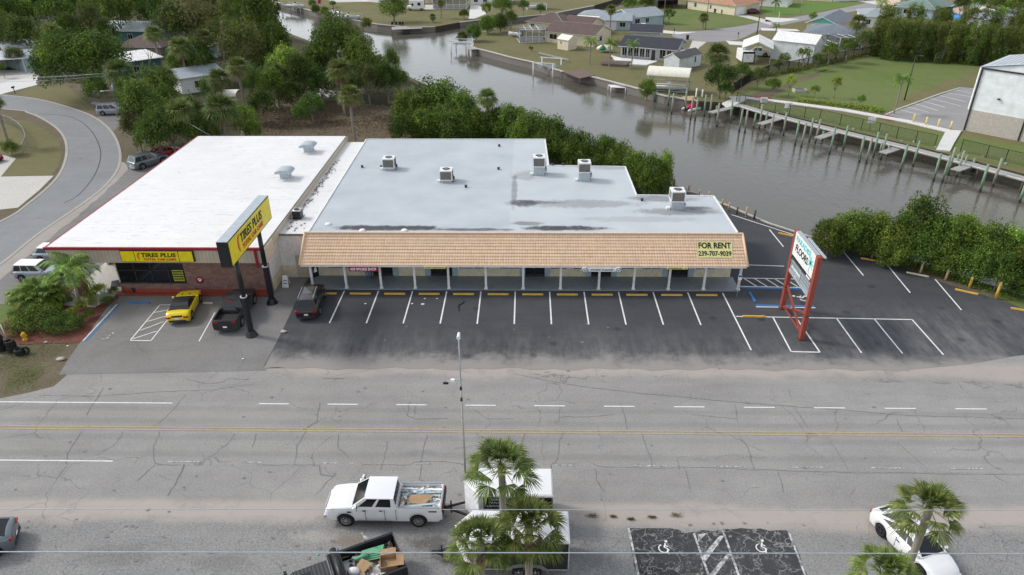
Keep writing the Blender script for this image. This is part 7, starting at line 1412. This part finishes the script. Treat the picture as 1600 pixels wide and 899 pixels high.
for x, y, tp in [(35,375,140),(90,360,205),(128,475,235),(195,310,235),(262,435,215),(258,300,232),(370,530,290),(430,545,315),(505,495,270),(562,505,280),(555,385,300),(625,490,390),(680,385,335),(693,610,360),(822,570,340),(898,465,360),(973,685,440),(1038,700,450),(1105,640,400),(1165,610,500),(1172,660,420),(1235,630,520),(1085,470,410)]: P_.append((1180+x/6, 140+y/6, 140+tp/6))
for x, y, tp in [(68,455,385),(75,610,410),(160,465,380),(170,570,380),(320,500,440),(322,680,475),(387,690,490),(430,635,430),(475,610,480),(490,650,455),(535,625,490),(600,610,510),(660,575,500),(665,760,555),(760,720,510),(835,630,540),(958,838,700)]: P_.append((1390+x/4.733, 140+y/4.733, 140+tp/4.733))
for x, y, tp in [(318,295,90),(480,340,150),(517,440,195),(677,405,180),(740,510,240),(792,520,250),(897,470,215),(960,480,210),(1030,460,340),(1045,590,310),(1160,430,330),(1205,545,280),(1290,410,230),(1308,650,380),(1375,660,395),(1460,450,340),(1475,605,430)]: P_.append((980+x/7.49, 120+y/7.49, 120+tp/7.49))
flat('bollard_yellow', (.78,.62,.25), .6); flat('pile_green', (.22,.32,.22), .85, 0, .25, 1.5, dirt=.5); flat('pile_grey', (.30,.31,.25), .9, 0, .25, 1.5, dirt=.5)
P_.sort(); ordn = lambda i: ['first','second','third','fourth','fifth','sixth','seventh','eighth','ninth','tenth'][i%10]
for i, (x, y, tp) in enumerate(P_):
    b = at(x, y, WZ); h = max(1.6, min(4.2, hgt(b.x, b.y, tp)-WZ)); m = MB(); a = (i*37%11-5)*.012; rr = .15
    m.mat('pile_green' if (i*7)%5 < 3 else 'pile_grey').tube([(0,0,.4),(a,0,h*.5),(a*2,a,h)], rr, 8); m.mat('void_dark').tube([(0,0,-1.2),(0,0,.42)], rr+.01, 8)
    sz = 'tall' if h > 3.2 else 'short' if h < 2.3 else 'mid-height'; sec = 'by the boat canopy' if x < 1075 else 'near the jet ski' if x < 1110 else 'at the left end of the boardwalk' if x < 1180 else 'off the first finger pier' if x < 1240 else 'off the second finger pier' if x < 1320 else 'off the third finger pier' if x < 1400 else 'off the pale ramp' if x < 1480 else 'off the last finger pier' if x < 1540 else 'at the right edge'
    o = m.build('mooring_pile', loc=(b.x, b.y, WZ)); tag(o, uniq('%s %s mooring pile %s' % (sz, 'green' if (i*7)%5 < 3 else 'grey', sec)), 'mooring pile', 'mooring piles standing in the canal')
for i, (x, y, tp) in enumerate([(1086.5,160,138),(1096,160,140)]):
    b = at(x, y, WZ+.5); m = MB(); m.mat('white_paint').tube([(0,0,-.8),(0,0,hgt(b.x,b.y,tp)-WZ)], .14, 8); tag(m.build('white_post', loc=(b.x, b.y, WZ)), ['white post left of the pair behind the jet ski','white post right of the pair behind the jet ski'][i], 'post')
m = MB(); m.mat('concrete_white'); P = pxl([(1478,205),(1502,206),(1490,226),(1484,238),(1462,236)]); m.sheet(P, .2); 
for a, b in zip(P, P[1:]+P[:1]): m.poly([(*a,0),(*b,0),(*b,.2),(*a,.2)])
c = P[0]; o = m.shift((c[0], c[1], 0)).build('ramp', loc=(c[0], c[1], 0)); tag(o, 'pale concrete ramp from the bulkhead walk to the boardwalk', 'ramp')
m = MB(); m.mat('concrete_white'); P = pxl([(1128,163),(1148,154),(1160,152),(1166,157),(1148,166),(1136,170)]); m.sheet(P, .19); c = P[0]
for a, b in zip(P, P[1:]+P[:1]): m.poly([(*a,0),(*b,0),(*b,.19),(*a,.19)])
tag(m.shift((c[0], c[1], 0)).build('ramp', loc=(c[0], c[1], 0)), 'pale concrete landing at the left end of the boardwalk', 'ramp')
# fences
def fence(name, label, line, h, step, postw, mat, panel=None, rails=(1.0,), pick=None, cat='fence'):
    t = thing(name, label, cat, (line[0][0], line[0][1], 0)); O = t.location; acc = []; ms = MB(); ms.mat(mat)
    for a, b in zip(line, line[1:]):
        L = hypot(b[0]-a[0], b[1]-a[1]); n = max(1, round(L/step))
        for i in range(n): acc.append((a[0]+(b[0]-a[0])*i/n, a[1]+(b[1]-a[1])*i/n))
        for q in rails: ms.bar((*a, h*q), (*b, h*q), .05)
        if pick:
            k_ = int(L/pick)
            for i in range(k_): x, y = a[0]+(b[0]-a[0])*i/k_, a[1]+(b[1]-a[1])*i/k_; ms.bar((x, y, .05), (x, y, h), .035 if pick < .3 else .05)
    acc.append(line[-1])
    for x, y in acc: m = MB(); m.mat(mat).cb(x, y, h/2, postw, postw, h); m.build('post', t, O, world=True)
    ms.build('rail', t, O, world=True)
    if panel:
        m = MB(); m.mat(panel)
        for a, b in zip(line, line[1:]): m.poly([(*a,.03),(*b,.03),(*b,h),(*a,h)])
        m.build('panel', t, O, world=True)
fence('black_fence', 'tall black picket fence round the field below the hedge', pxl([(1145,146),(1170,130),(1200,117),(1290,99),(1372,83.5),(1450,92),(1532,104)]), 1.9, 3.0, .14, 'black_metal', None, (.12,.9), .13)
fence('black_fence', 'thin black wire fence behind the boardwalk', pxl([(1150,160),(1163,165),(1210,177),(1280,189),(1345,204),(1400,217),(1460,230)]), 1.7, 2.7, .07, 'black_metal', 'chain_mesh', (1.0,))
fence('black_fence', 'thin black wire fence right of the pale ramp', pxl([(1500,237),(1540,247),(1600,261),(1660,276)]), 1.7, 2.7, .07, 'black_metal', 'chain_mesh', (1.0,))
fence('wire_fence', 'curving chain-link fence on the lawn at the left edge', pxl([(5,192),(20,197),(32,205),(40,214),(44,226),(38,240),(22,244)]), 1.3, 1.6, .07, 'pole_grey', 'chain_mesh', (1.0,))
fence('metal_gate', 'pale metal gate frame in the fence at the back of the field', pxl([(1459,98),(1470,98)]), 2.0, 2.0, .1, 'galv', 'chain_mesh', (.1,.5,.98), .3, cat='gate')
fence('grey_fence', 'low grey wire fence along the lawn behind the point', pxl([(752,49),(775,48),(800,45)]), 1.2, 3, .07, 'galv', 'chain_mesh')
# yellow bollards, field furniture
for i, (px, py) in enumerate([(1426.5,192),(1446,196.5),(1465,199.5),(1484.5,203)]):
    m = MB(); m.mat('bollard_yellow').tube([(0,0,0),(0,0,1.25),(0,0,1.32)], [.13,.13,.06], 10); tag(m.build('bollard', loc=at(px, py)), '%s yellow bollard from the left beside the metal building' % ['first','second','third','fourth'][i], 'bollard', 'yellow bollards by the metal building')
c = at(1249,144); m = MB(); m.mat('concrete').cb(0,0,.25,2.2,1.4,.5); m.mat('dark_metal').cb(0,0,.52,1.6,.9,.06); tag(m.build('utility_vault', loc=c), 'pale concrete vault box in the grass of the field', 'vault')
t = thing('field_lamp', 'black lamp post in the field behind the pale-trunked palm', 'lamp post', at(1413,157)); m = MB(); m.mat('black_metal').tube([(0,0,0),(0,0,7.4)], [.11,.07], 8); m.build('pole', t); m = MB(); m.mat('black_metal').bar((0,0,7.3),(.9,0,7.3),.07); m.cb(1.0,0,7.28,.6,.3,.12); m.build('lamp_head', t)
for i, (px, py, lb) in enumerate([(1191,171,'left end'),(1229,180,'second finger pier'),(1358,204,'third finger pier')]):
    t = thing('fence_sign', 'small white notice on the black wire fence above the '+lb, 'sign', at(px, py)); m = MB(); m.mat('plastic_white').box(-.55,.55,-.14,-.08,1.15,2.0); m.build('plate', t); m = MB(); m.mat('black_metal').tube([(0,0,0),(0,0,1.6)], .03, 5); m.build('post', t)
# camper and pickup under the white canopy
c = at(1168,101.5); t = thing('camper', 'white camper front with dark frame under the left half of the white canopy', 'camper', (c.x, c.y+1.6, 0)); m = MB(); m.mat('plastic_white').box(-1.15,1.15,-1.5,3.5,.5,2.5); m.build('body', t); m = MB(); m.mat('black_metal').box(-1.25,1.25,-1.56,-1.5,2.2,2.6); m.box(-1.25,-1.1,-1.56,-1.5,.5,2.2); m.box(1.1,1.25,-1.56,-1.5,.5,2.2); m.build('front_frame', t); m = MB(); m.mat('grey_metal').box(-.6,.7,-1.54,-1.5,1.7,1.78); m.box(-.5,.3,-1.54,-1.5,1.3,1.38); m.build('stripe', t)
for s_ in (-1,1): wheel(t, 0, s_*1.15, .35)
c = at(1189,89); vehicle('pickup_truck', 'white pickup truck in the right half of the white canopy', 'pickup truck', (c.x-.5, c.y+1.2, .02), radians(165), 5.4, 1.95, [(-2.7,1.02),(-.9,1.1),(1.2,1.1),(2.4,1.0),(2.7,.8)], 'car_white', .40, (-1.65,1.75), (-.95,-.7,.55,1.25,1.1,1.78,.86,.70), bed=(-2.6,-.98,.62))
# motorhome at the top
c = at(651,17); t = thing('motorhome', 'white motorhome parked at the top beside the broad tree', 'motorhome', c); m = MB(); m.mat('plastic_white').box(-1.6,2.2,0,2.2,.6,3.0); m.box(-2.2,-1.6,0,2.2,1.9,3.0); m.box(-2.9,-1.6,.1,2.1,.6,1.3); m.build('body', t); m = MB(); m.mat('glass_dark').box(.4,1.3,-.03,0,1.5,2.3); m.box(-1.5,-.9,-.03,0,1.4,2.1); m.build('window', t)
for x in (-2.2,1.4):
    for y in (.0,2.2): wheel(t, x, y if y else -.01, .38)
# bins, mailboxes
def small(name, label, cat, px, py, parts, loc=None):
    c = loc or at(px, py); t = thing(name, label, cat, c)
    for nm, mat, fn in parts: m = MB(); m.mat(mat); fn(m); m.build(nm, t)
    return t
def binparts(mat): return [('bin_body', mat, lambda m: m.prism([(-.28,-.3),(.28,-.3),(.3,.3),(-.3,.3)], .08, 1.0)), ('lid', mat, lambda m: m.cb(0,0,1.04,.66,.7,.09)), ('handle', 'black_metal', lambda m: m.bar((-.3,.36,1.0),(.3,.36,1.0),.04))]
small('wheelie_bin', 'dark bin standing at the edge of the far street', 'bin', 1074, 62, binparts('black_metal'))
for i, (px, py, lb) in enumerate([(1117,20,'blue-black bin left of the pair by the orange-roofed house'),(1128,21.5,'green bin in the middle by the orange-roofed house'),(1137,22.5,'green bin nearest the garage of the orange-roofed house')]): small('wheelie_bin', lb, 'bin', px, py, binparts('bin_green' if i else 'black_metal'))
small('wheelie_bin', 'green bin by the pink-walled house with the teal gable', 'bin', 1264, 51.5, binparts('bin_green'))
mbx = [('post','wood_dark',lambda m: m.bar((0,0,0),(0,0,1.1),.1)),('box','black_metal',lambda m: m.tube([(-.05,-.3,1.2),(-.05,.3,1.2)],.16,8))]
small('mailbox', 'black mailbox at the edge of the side road at upper left', 'mailbox', 24, 147, mbx); small('mailbox', 'mailbox beside the pale driveway of the small sedan', 'mailbox', 1053, 54, mbx); small('mailbox', 'mailbox on the corner lawn before the white canopy', 'mailbox', 1153, 60, mbx)
# patio set at the dark-roofed house
small('green_umbrella', 'folded green parasol on the yard left of the white patio', 'parasol', 941, 90, [('pole','galv',lambda m: m.tube([(0,0,0),(0,0,2.6)],.04,6)),('cloth','bin_green',lambda m: m.lathe([(.05,2.7),(.7,2.0),(.8,1.6),(.1,1.5)],(0,0,0),n=10))])
small('boat_under_cover', 'cream covered boat hull stored beside the green parasol', 'covered boat', 947, 82, [('cover','canopy_cream',lambda m: m.blob((0,0,.9),(2.2,1.0,.8),12,8,.03))])
small('white_statue', 'small white ornament beside the red flowering bush', 'ornament', 494, 13, [('figure','plastic_white',lambda m: m.lathe([(.3,0),(.25,.5),(.35,.9),(.2,1.3),(0,1.5)],(0,0,0),n=8))])
# ------------------------------------------------------------------ street furniture of the foreground lot
for i in range(12):
    x = X0-1.5+3.05*i; m = MB(); m.mat('yellow_stop'); prof = [(-.09,0),(.09,0),(.07,.11),(-.07,.11)]
    m.grid([[(q, a, b) for a, b in prof] for q in (-.92, .92)], True, False); m.poly([(-.92, a, b) for a, b in prof][::-1]); m.poly([(.92, a, b) for a, b in prof]); lb = '%s yellow wheel stop from the left below the porch' % ['first','second','third','fourth','fifth','sixth','seventh','eighth','ninth','tenth','eleventh','twelfth'][i]
    if i == 0: lb = 'yellow wheel stop half hidden by the black sport utility vehicle'
    tag(m.build('wheel_stop', loc=(x, 54.55+.01*i*0, .022)), lb, 'wheel stop', 'yellow wheel stops along the porch')
def stop(a, b, mat, lb, group=None):
    A, B2 = at(*a), at(*b); c = (A+B2)/2; L = (B2-A).length/2; rz = atan2(B2.y-A.y, B2.x-A.x); m = MB(); m.mat(mat); prof = [(-.09,0),(.09,0),(.07,.11),(-.07,.11)]
    m.grid([[(q, u_, v_) for u_, v_ in prof] for q in (-L, L)], True, False); m.poly([(-L, u_, v_) for u_, v_ in prof][::-1]); m.poly([(L, u_, v_) for u_, v_ in prof]); tag(m.build('wheel_stop', loc=(c.x, c.y, .022), rz=rz), lb, 'wheel stop', group)
for i, (a, b) in enumerate([((1216,365),(1239,370)),((1272,382.5),(1302,388.5)),((1345,404.5),(1378,410)),((1416,426.5),(1451,433.5)),((1492,453),(1528,461)),((1579,482.5),(1606,487))]): stop(a, b, 'yellow_stop' if i != 3 else 'cream_stop', '%s wheel stop from the left along the canal edge of the lot' % ['first','second','third','fourth','fifth','sixth'][i], 'wheel stops along the canal edge')
stop((1160,495.5),(1195,496), 'yellow_stop', 'yellow wheel stop on the white line left of the red pylon'); stop((1171,458),(1180,473), 'blue_stop', 'blue wheel stop lying askew left of the red pylon'); stop((201,474.5),(234,475), 'blue_stop', 'blue wheel stop of the reserved bay before the tyre shop'); stop((318,474.5),(333,475), 'cream_stop', 'cream wheel stop between the yellow coupe and black pickup')
pp = [(893,253,243),(930,291,270),(1010,285,272),(1032,296,281),(1053,291,284),(1076,299,292),(1092,307,297),(1107,310,302),(1128,322,315),(1138,330,317),(1151,335,325),(1165,340,324),(1178,343,329),(1330,391,376),(1362,404,386),(1397,415,398),(1437,428,410),(1477,438,422),(1514,450,434),(1555,467,442)]
for i, (px, py, tp) in enumerate(pp):
    b = at(px, py); h = max(.8, min(1.7, hgt(b.x, b.y, tp))); dark = i in (10, 12, 4); m = MB(); m.mat('wood_dark' if dark else 'wood_post' if px < 1500 else 'yellow_stop').tube([(0,0,0),(.02,0,h)], .11, 8); m.lathe([(.11,h),(.04,h+.05),(0,h+.05)], (.02,0,0), n=8)
    lb = '%s%s post from the left along the canal edge' % ('dark wooden ' if dark else 'tan wooden ', ['first','second','third','fourth','fifth','sixth','seventh','eighth','ninth','tenth','eleventh','twelfth','thirteenth','fourteenth','fifteenth','sixteenth','seventeenth','eighteenth','nineteenth','last'][i]); tag(m.build('guard_post', loc=b), lb, 'post', 'guard posts along the canal edge')
m = MB(); m.mat('concrete'); ln = pxl([(985,283),(1050,294),(1090,303),(1140,323),(1200,349),(1270,372)]); strip(m, ln, .22, 0, .09); structure('lot_kerb', m)
# lamp pole by the road
pb = at(727, 738); t = thing('pole_lamp', 'tall slim pale pole with a white lamp head between road and trailers', 'lamp post', pb); H = hgt(pb.x, pb.y, 529)
m = MB(); m.mat('pole_grey').tube([(0,0,0),(0,0,H*.72)], [.065,.05], 8); m.mat('galv').tube([(0,0,H*.72),(0,0,H)], .035, 8); m.build('pole', t)
m = MB(); m.mat('plastic_white').tube([(0,-.15,H+.1),(0,.3,H+.16)], [.11,.07], 8); m.build('lamp_head', t)
m = MB(); m.mat('galv').bar((0,0,H*.72),(-.75,.0,H*.70),.05); m.mat('plastic_white').cb(-.45,0,H*.71,.22,.16,.14); m.mat('black_metal').cb(-.85,0,H*.69,.3,.12,.1); m.build('camera_arm', t)
for z in (H*.66, H*.58): m = MB(); m.mat('black_metal').cb(0,-.1,z,.12,.14,.16); m.build('bracket', t)
# wires crossing the foreground (they span poles outside the photograph)
for i, (y1, y2, z, r_, lb) in enumerate([(795.5,797.5,9.2,.014,'upper grey overhead cable crossing the foreground'),(862.5,865.5,9.0,.022,'lower thick grey overhead cable crossing the foreground')]):
    a, b = at(0, y1, z), at(1600, y2, z); d = (b-a).normalized(); A, B2 = a-d*90, b+d*90; m = MB(); m.mat('galv').tube([tuple(A+(B2-A)*k_/24) for k_ in range(25)], r_, 6); c = (a+b)/2; m.shift(c); tag(m.build('overhead_cable', loc=c), lb, 'cable')
# utility pole by the side road
pb = at(197, 182); H = hgt(pb.x, pb.y, 114); t = thing('utility_pole', 'grey utility pole with crossarm, transformer and street lamp by the side road', 'utility pole', pb)
m = MB(); m.mat('pole_grey').tube([(0,0,0),(-.35,0,H)], [.17,.12], 8); m.build('pole', t); m = MB(); m.mat('pole_grey').bar((-1.3,-.2,H-.15),(.7,.2,H-.15),.14,.16); m.build('crossarm', t)
for k_ in (-1.1,-.3,.5):
    m = MB(); m.mat('insulator').tube([(k_-.1,k_*.2,H-.1),(k_-.1,k_*.2,H+.15)], .06, 6); m.build('insulator', t)
m = MB(); m.mat('galv').tube([(-.62,-.25,H-2.7),(-.62,-.25,H-1.75)], .27, 10); m.lathe([(.27,H-1.75),(.1,H-1.6),(0,H-1.6)], (-.62,-.25,0), n=10); m.build('transformer', t)
m = MB(); m.mat('galv').tube([(-.3,0,H-3.0),(-1.4,-.2,H-2.7),(-2.2,-.3,H-2.75)], .04, 6); m.blob((-2.5,-.35,H-2.78),(.4,.16,.1),8,6); m.build('lamp_arm', t)
top = Vector((pb.x-.3, pb.y, H))
for i, (dy, dz, px, py) in enumerate([(0,0,0,115),(.2,0,0,117),(0,-.3,0,121)]):
    e = at(px, py, H); a = Vector((pb.x-.4+.4*i, pb.y+dy, H+dz)); e2 = a+(e-a)*1.6; e2.z = H-.2; m = MB(); m.mat('galv').tube([tuple(a.lerp(e2, k_/8)-Vector((0,0,.5*sin(pi*k_/8)))) for k_ in range(9)], .018, 5); c = a.copy(); m.shift(c); tag(m.build('overhead_wire', loc=c), '%s wire running left from the near utility pole' % ['upper','middle','lower'][i], 'wire')
e = at(330, 213, 4.9); a = top.copy(); m = MB(); m.mat('galv').tube([tuple(a.lerp(e, k_/8)-Vector((0,0,.4*sin(pi*k_/8)))) for k_ in range(9)], .016, 5); m.shift(a); tag(m.build('service_wire', loc=a), 'service wire dropping from the near utility pole to the white roof', 'wire')
def pole(px, py, h, lb, mat='pole_grey', r_=.14, arm=False):
    t = thing('utility_pole', lb, 'utility pole', at(px, py)); m = MB(); m.mat(mat).tube([(0,0,0),(0,0,h)], [r_, r_*.7], 8); m.build('pole', t)
    m = MB(); m.mat(mat).bar((-1.0,0,h-.5),(1.0,0,h-.5),.12); m.build('crossarm', t)
    if arm: m = MB(); m.mat('galv').tube([(0,0,h-2.5),(-1.8,-.3,h-2.3)], .04, 6); m.blob((-2.1,-.3,h-2.33),(.45,.16,.1),8,6); m.build('lamp_arm', t); m = MB(); m.mat('galv').tube([(-.35,-.1,h-1.6),(-.35,-.1,h-.7)], .25, 8); m.build('transformer', t)
pole(78, 42, 8.5, 'far utility pole with a street lamp in the woods at upper left', arm=True); pole(1035, 53, 9.5, 'wooden utility pole beside the pale driveway of the small sedan', 'wood_dark'); pole(1182, 58, 9, 'wooden utility pole on the corner lawn right of the far street', 'wood_dark'); pole(1102, 47, 9, 'slim pole beside the small lawn palm', 'wood_dark', .1); pole(664, 12, 8, 'pole at the top beside the motorhome', 'wood_dark', .1); pole(1250, 22, 7, 'slim pole on the bright lawn', 'pole_grey', .09); pole(769, 30, 7, 'white pole on the patio beside the yellow-green shrub', 'white_paint', .1)
m = MB(); m.mat('plastic_white').tube([(0,0,0),(0,0,5.5)], .04, 6); m.lathe([(0,5.5),(.12,5.6),(0,5.7)], (0,0,0), n=8); tag(m.build('flagpole', loc=at(1212, 57)), 'thin white flagpole left of the tall white shed', 'flagpole')
# tyres, hydrant, marker post at the lower left
def tyre(m, c, r_=.36, w_=.24): m.lathe([(r_*.6,-w_/2),(r_*.93,-w_/2),(r_,-w_*.3),(r_,w_*.3),(r_*.93,w_/2),(r_*.6,w_/2),(r_*.55,0),(r_*.6,-w_/2)], c, 'z', 18)
n = 0
for px, py, k_, lb in ((3,548,6,'tall stack of old tyres cut by the left edge'),(21,549,4,'middle stack of old tyres'),(32,554,2,'short front stack of old tyres')):
    c = at(px, py)
    for j in range(k_):
        m = MB(); m.mat('rubber'); tyre(m, (0,0,.12)); m.mat('dark_metal').lathe([(0,.1),(.2,.1)], (0,0,0), n=12); n += 1
        tag(m.build('tyre', loc=(c.x+.03*sin(j*2), c.y+.04*cos(j*3), .03+j*.245)), 'old tyre, %s from the ground in the %s' % (['first','second','third','fourth','fifth','sixth'][j], ['tallest stack at the left edge','middle stack','short front stack'][(6,4,2).index(k_)]), 'tyre', 'old tyres stacked in the corner')
m = MB(); m.mat('rubber'); tyre(m, (0,0,0)); o = m.build('tyre', loc=at(38, 549, .3)); o.rotation_euler = (radians(70), 0, .5); tag(o, 'old tyre leaning upright against the short front stack', 'tyre')
t = thing('fire_hydrant', 'yellow fire hydrant at the edge of the dark shrubs', 'hydrant', at(40, 531)); m = MB(); m.mat('hydrant_yellow').lathe([(.2,0),(.2,.06),(.13,.08),(.13,.5),(.17,.52),(.17,.56),(.12,.66),(.04,.72),(0,.74)], (0,0,0), n=12); m.build('barrel', t)
for a in ((-.22,0),(.22,0),(0,-.22)): m = MB(); m.mat('hydrant_yellow').tube([(0,0,.42),(a[0],a[1],.42)], [.07,.08], 8); m.build('outlet', t)
m = MB(); m.mat('white_paint').tube([(0,0,0),(-.15,.1,1.3)], .035, 6); tag(m.build('marker_post', loc=at(11, 530)), 'thin white marker post leaning behind the tyre stacks', 'post')
small('utility_stub', 'short rusty brown stub at the corner of the palm clump', 'post', 28, 478, [('stub','rust_red',lambda m: m.cb(0,0,.4,.25,.25,.8))])
# litter and stones
for i, (px, py, s_, mat, lb) in enumerate([(95,562,.22,'stone','pale flat stone on the dirt by the lot corner'),(106,541,.07,'plastic_white','scrap of litter on the dirt below the blue kerb'),(72,535,.1,'stone','small stone beside the planting bed'),(521,527,.0+.1,'plastic_white','white scrap'),(571,475,.08,'plastic_white','white scrap in the second bay from the left'),(644,475,.08,'plastic_white','white scrap on the third stall line'),(661,476,.12,'plastic_white','largest white scrap in the fourth bay'),(664,467,.06,'plastic_white','upper left white scrap in the fourth bay'),(683,467,.06,'plastic_white','upper right white scrap in the fourth bay'),(443,519,.2,'stone','pale stone at the seam of the two lots'),(380,561,.07,'plastic_white','white scrap on the tyre shop lot'),(497,867,.045,'ink_teal','small teal scrap beside the dump truck cab')]):
    if lb == 'white scrap': continue
    m = MB(); m.mat(mat).blob((0,0,s_*.3),(s_*1.5,s_,s_*.5),7,5,.3,i); tag(m.build('litter' if mat != 'stone' else 'rock', loc=at(px, py, .03)), lb, 'litter' if mat != 'stone' else 'stone')
m = MB(); m.mat('rubber').tube([(.2,.9,.03),(.28,.6,.03),(.1,.3,.03),(-.1,.1,.03),(-.12,-.3,.03),(.0,-.9,.03)], .035, 6); tag(m.build('rubber_strip', loc=at(719, 478, .03)), 'black rubber strip lying in the fifth parking bay', 'rubber strip')
small('yellow_hose_reel', 'small yellow object on the ground by the left palm of the cluster', 'object', 701, 875, [('item','yellow_stop',lambda m: m.blob((0,0,.14),(.2,.14,.14),8,6,.2,2))])
# people by the smoke shop door
def person(label, loc, rz, pants, shirt, hair='ink_black', pose=0):
    t = thing('person', label, 'person', loc, rz)
    V = [(0,0,.98),(0,0,1.18),(0,0,1.38),(0,0,1.50),(.0,.0,1.60),(.01,0,1.70),(0,.10,.93),(.03,.12,.52),(0,.13,.09),(.16,.14,.04),(0,-.10,.93),(.06,-.13,.52),(.02,-.15,.09),(.18,-.16,.04),(0,.19,1.42),(-.03,.25,1.15),(.08,.24,.92),(.12,.24,.82),(0,-.19,1.42),(-.02,-.26,1.15),(.12,-.22,.95),(.17,-.21,.86)]
    E_ = [(0,1),(1,2),(2,3),(3,4),(4,5),(0,6),(6,7),(7,8),(8,9),(0,10),(10,11),(11,12),(12,13),(2,14),(14,15),(15,16),(16,17),(2,18),(18,19),(19,20),(20,21)]
    RAD = [.15,.14,.16,.06,.085,.08,.095,.065,.045,.04,.095,.065,.045,.04,.06,.045,.032,.03,.06,.045,.032,.03]
    me = bpy.data.meshes.new('body'); me.from_pydata(V, E_, []); o = bpy.data.objects.new('body', me); COL.objects.link(o); o.modifiers.new('skin', 'SKIN'); sv = me.skin_vertices[0].data
    for i, r_ in enumerate(RAD): sv[i].radius = (r_, r_*(.8 if i in (0,1,2) else 1)); 
    sv[0].use_root = True; s_ = o.modifiers.new('sub', 'SUBSURF'); s_.levels = 1; s_.render_levels = 1
    dg = bpy.context.evaluated_depsgraph_get(); m2 = bpy.data.meshes.new_from_object(o.evaluated_get(dg)); bpy.data.objects.remove(o)
    for q in ('skin', pants, shirt, hair): m2.materials.append(M[q])
    for p in m2.polygons:
        z = p.center.z; y = abs(p.center.y); p.use_smooth = True
        p.material_index = 3 if z > 1.68 else 0 if z > 1.49 else 2 if (z > .98 and not (y > .2 and z < 1.2)) else 1 if y < .205 and z > .1 else 0 if z > .1 else 3
    b = bpy.data.objects.new('body', m2); COL.objects.link(b); b.parent = t; return t
pl = at(574.5, 435, .12); person('person in blue jeans standing at the smoke shop door, upper body under the sign', (pl.x, pl.y, .12), radians(80), 'jeans', 'wall_grey')
pl = at(583, 436, .12); person('person in dark trousers standing right beside the one in jeans', (pl.x, pl.y, .12), radians(120), 'wood_dark', 'shirt_dark')

# look-alikes that share a description are told apart by their order from left to right
same = {}
for o in list(bpy.data.objects):
    lb = o.get('label')
    if lb and lb.endswith('@'):
        d = o.location-CP; same.setdefault(lb[:-1], []).append((d.dot(CR)/d.dot(_f), o))
ORD = ['leftmost','second from left','third from left','fourth from left','fifth from left','sixth from left','seventh from left','eighth from left']
NUM = ['','','two','three','four','five','six','seven','eight','nine','ten']
for lb, L in same.items():
    L.sort(key=lambda q: q[0]); n = len(L)
    for i, (_, o) in enumerate(L):
        o['label'] = lb if n == 1 else lb+', '+(('left' if i == 0 else 'right')+' one of two' if n == 2 else ('rightmost' if i == n-1 else ORD[min(i,7)])+' of '+NUM[min(n,10)])
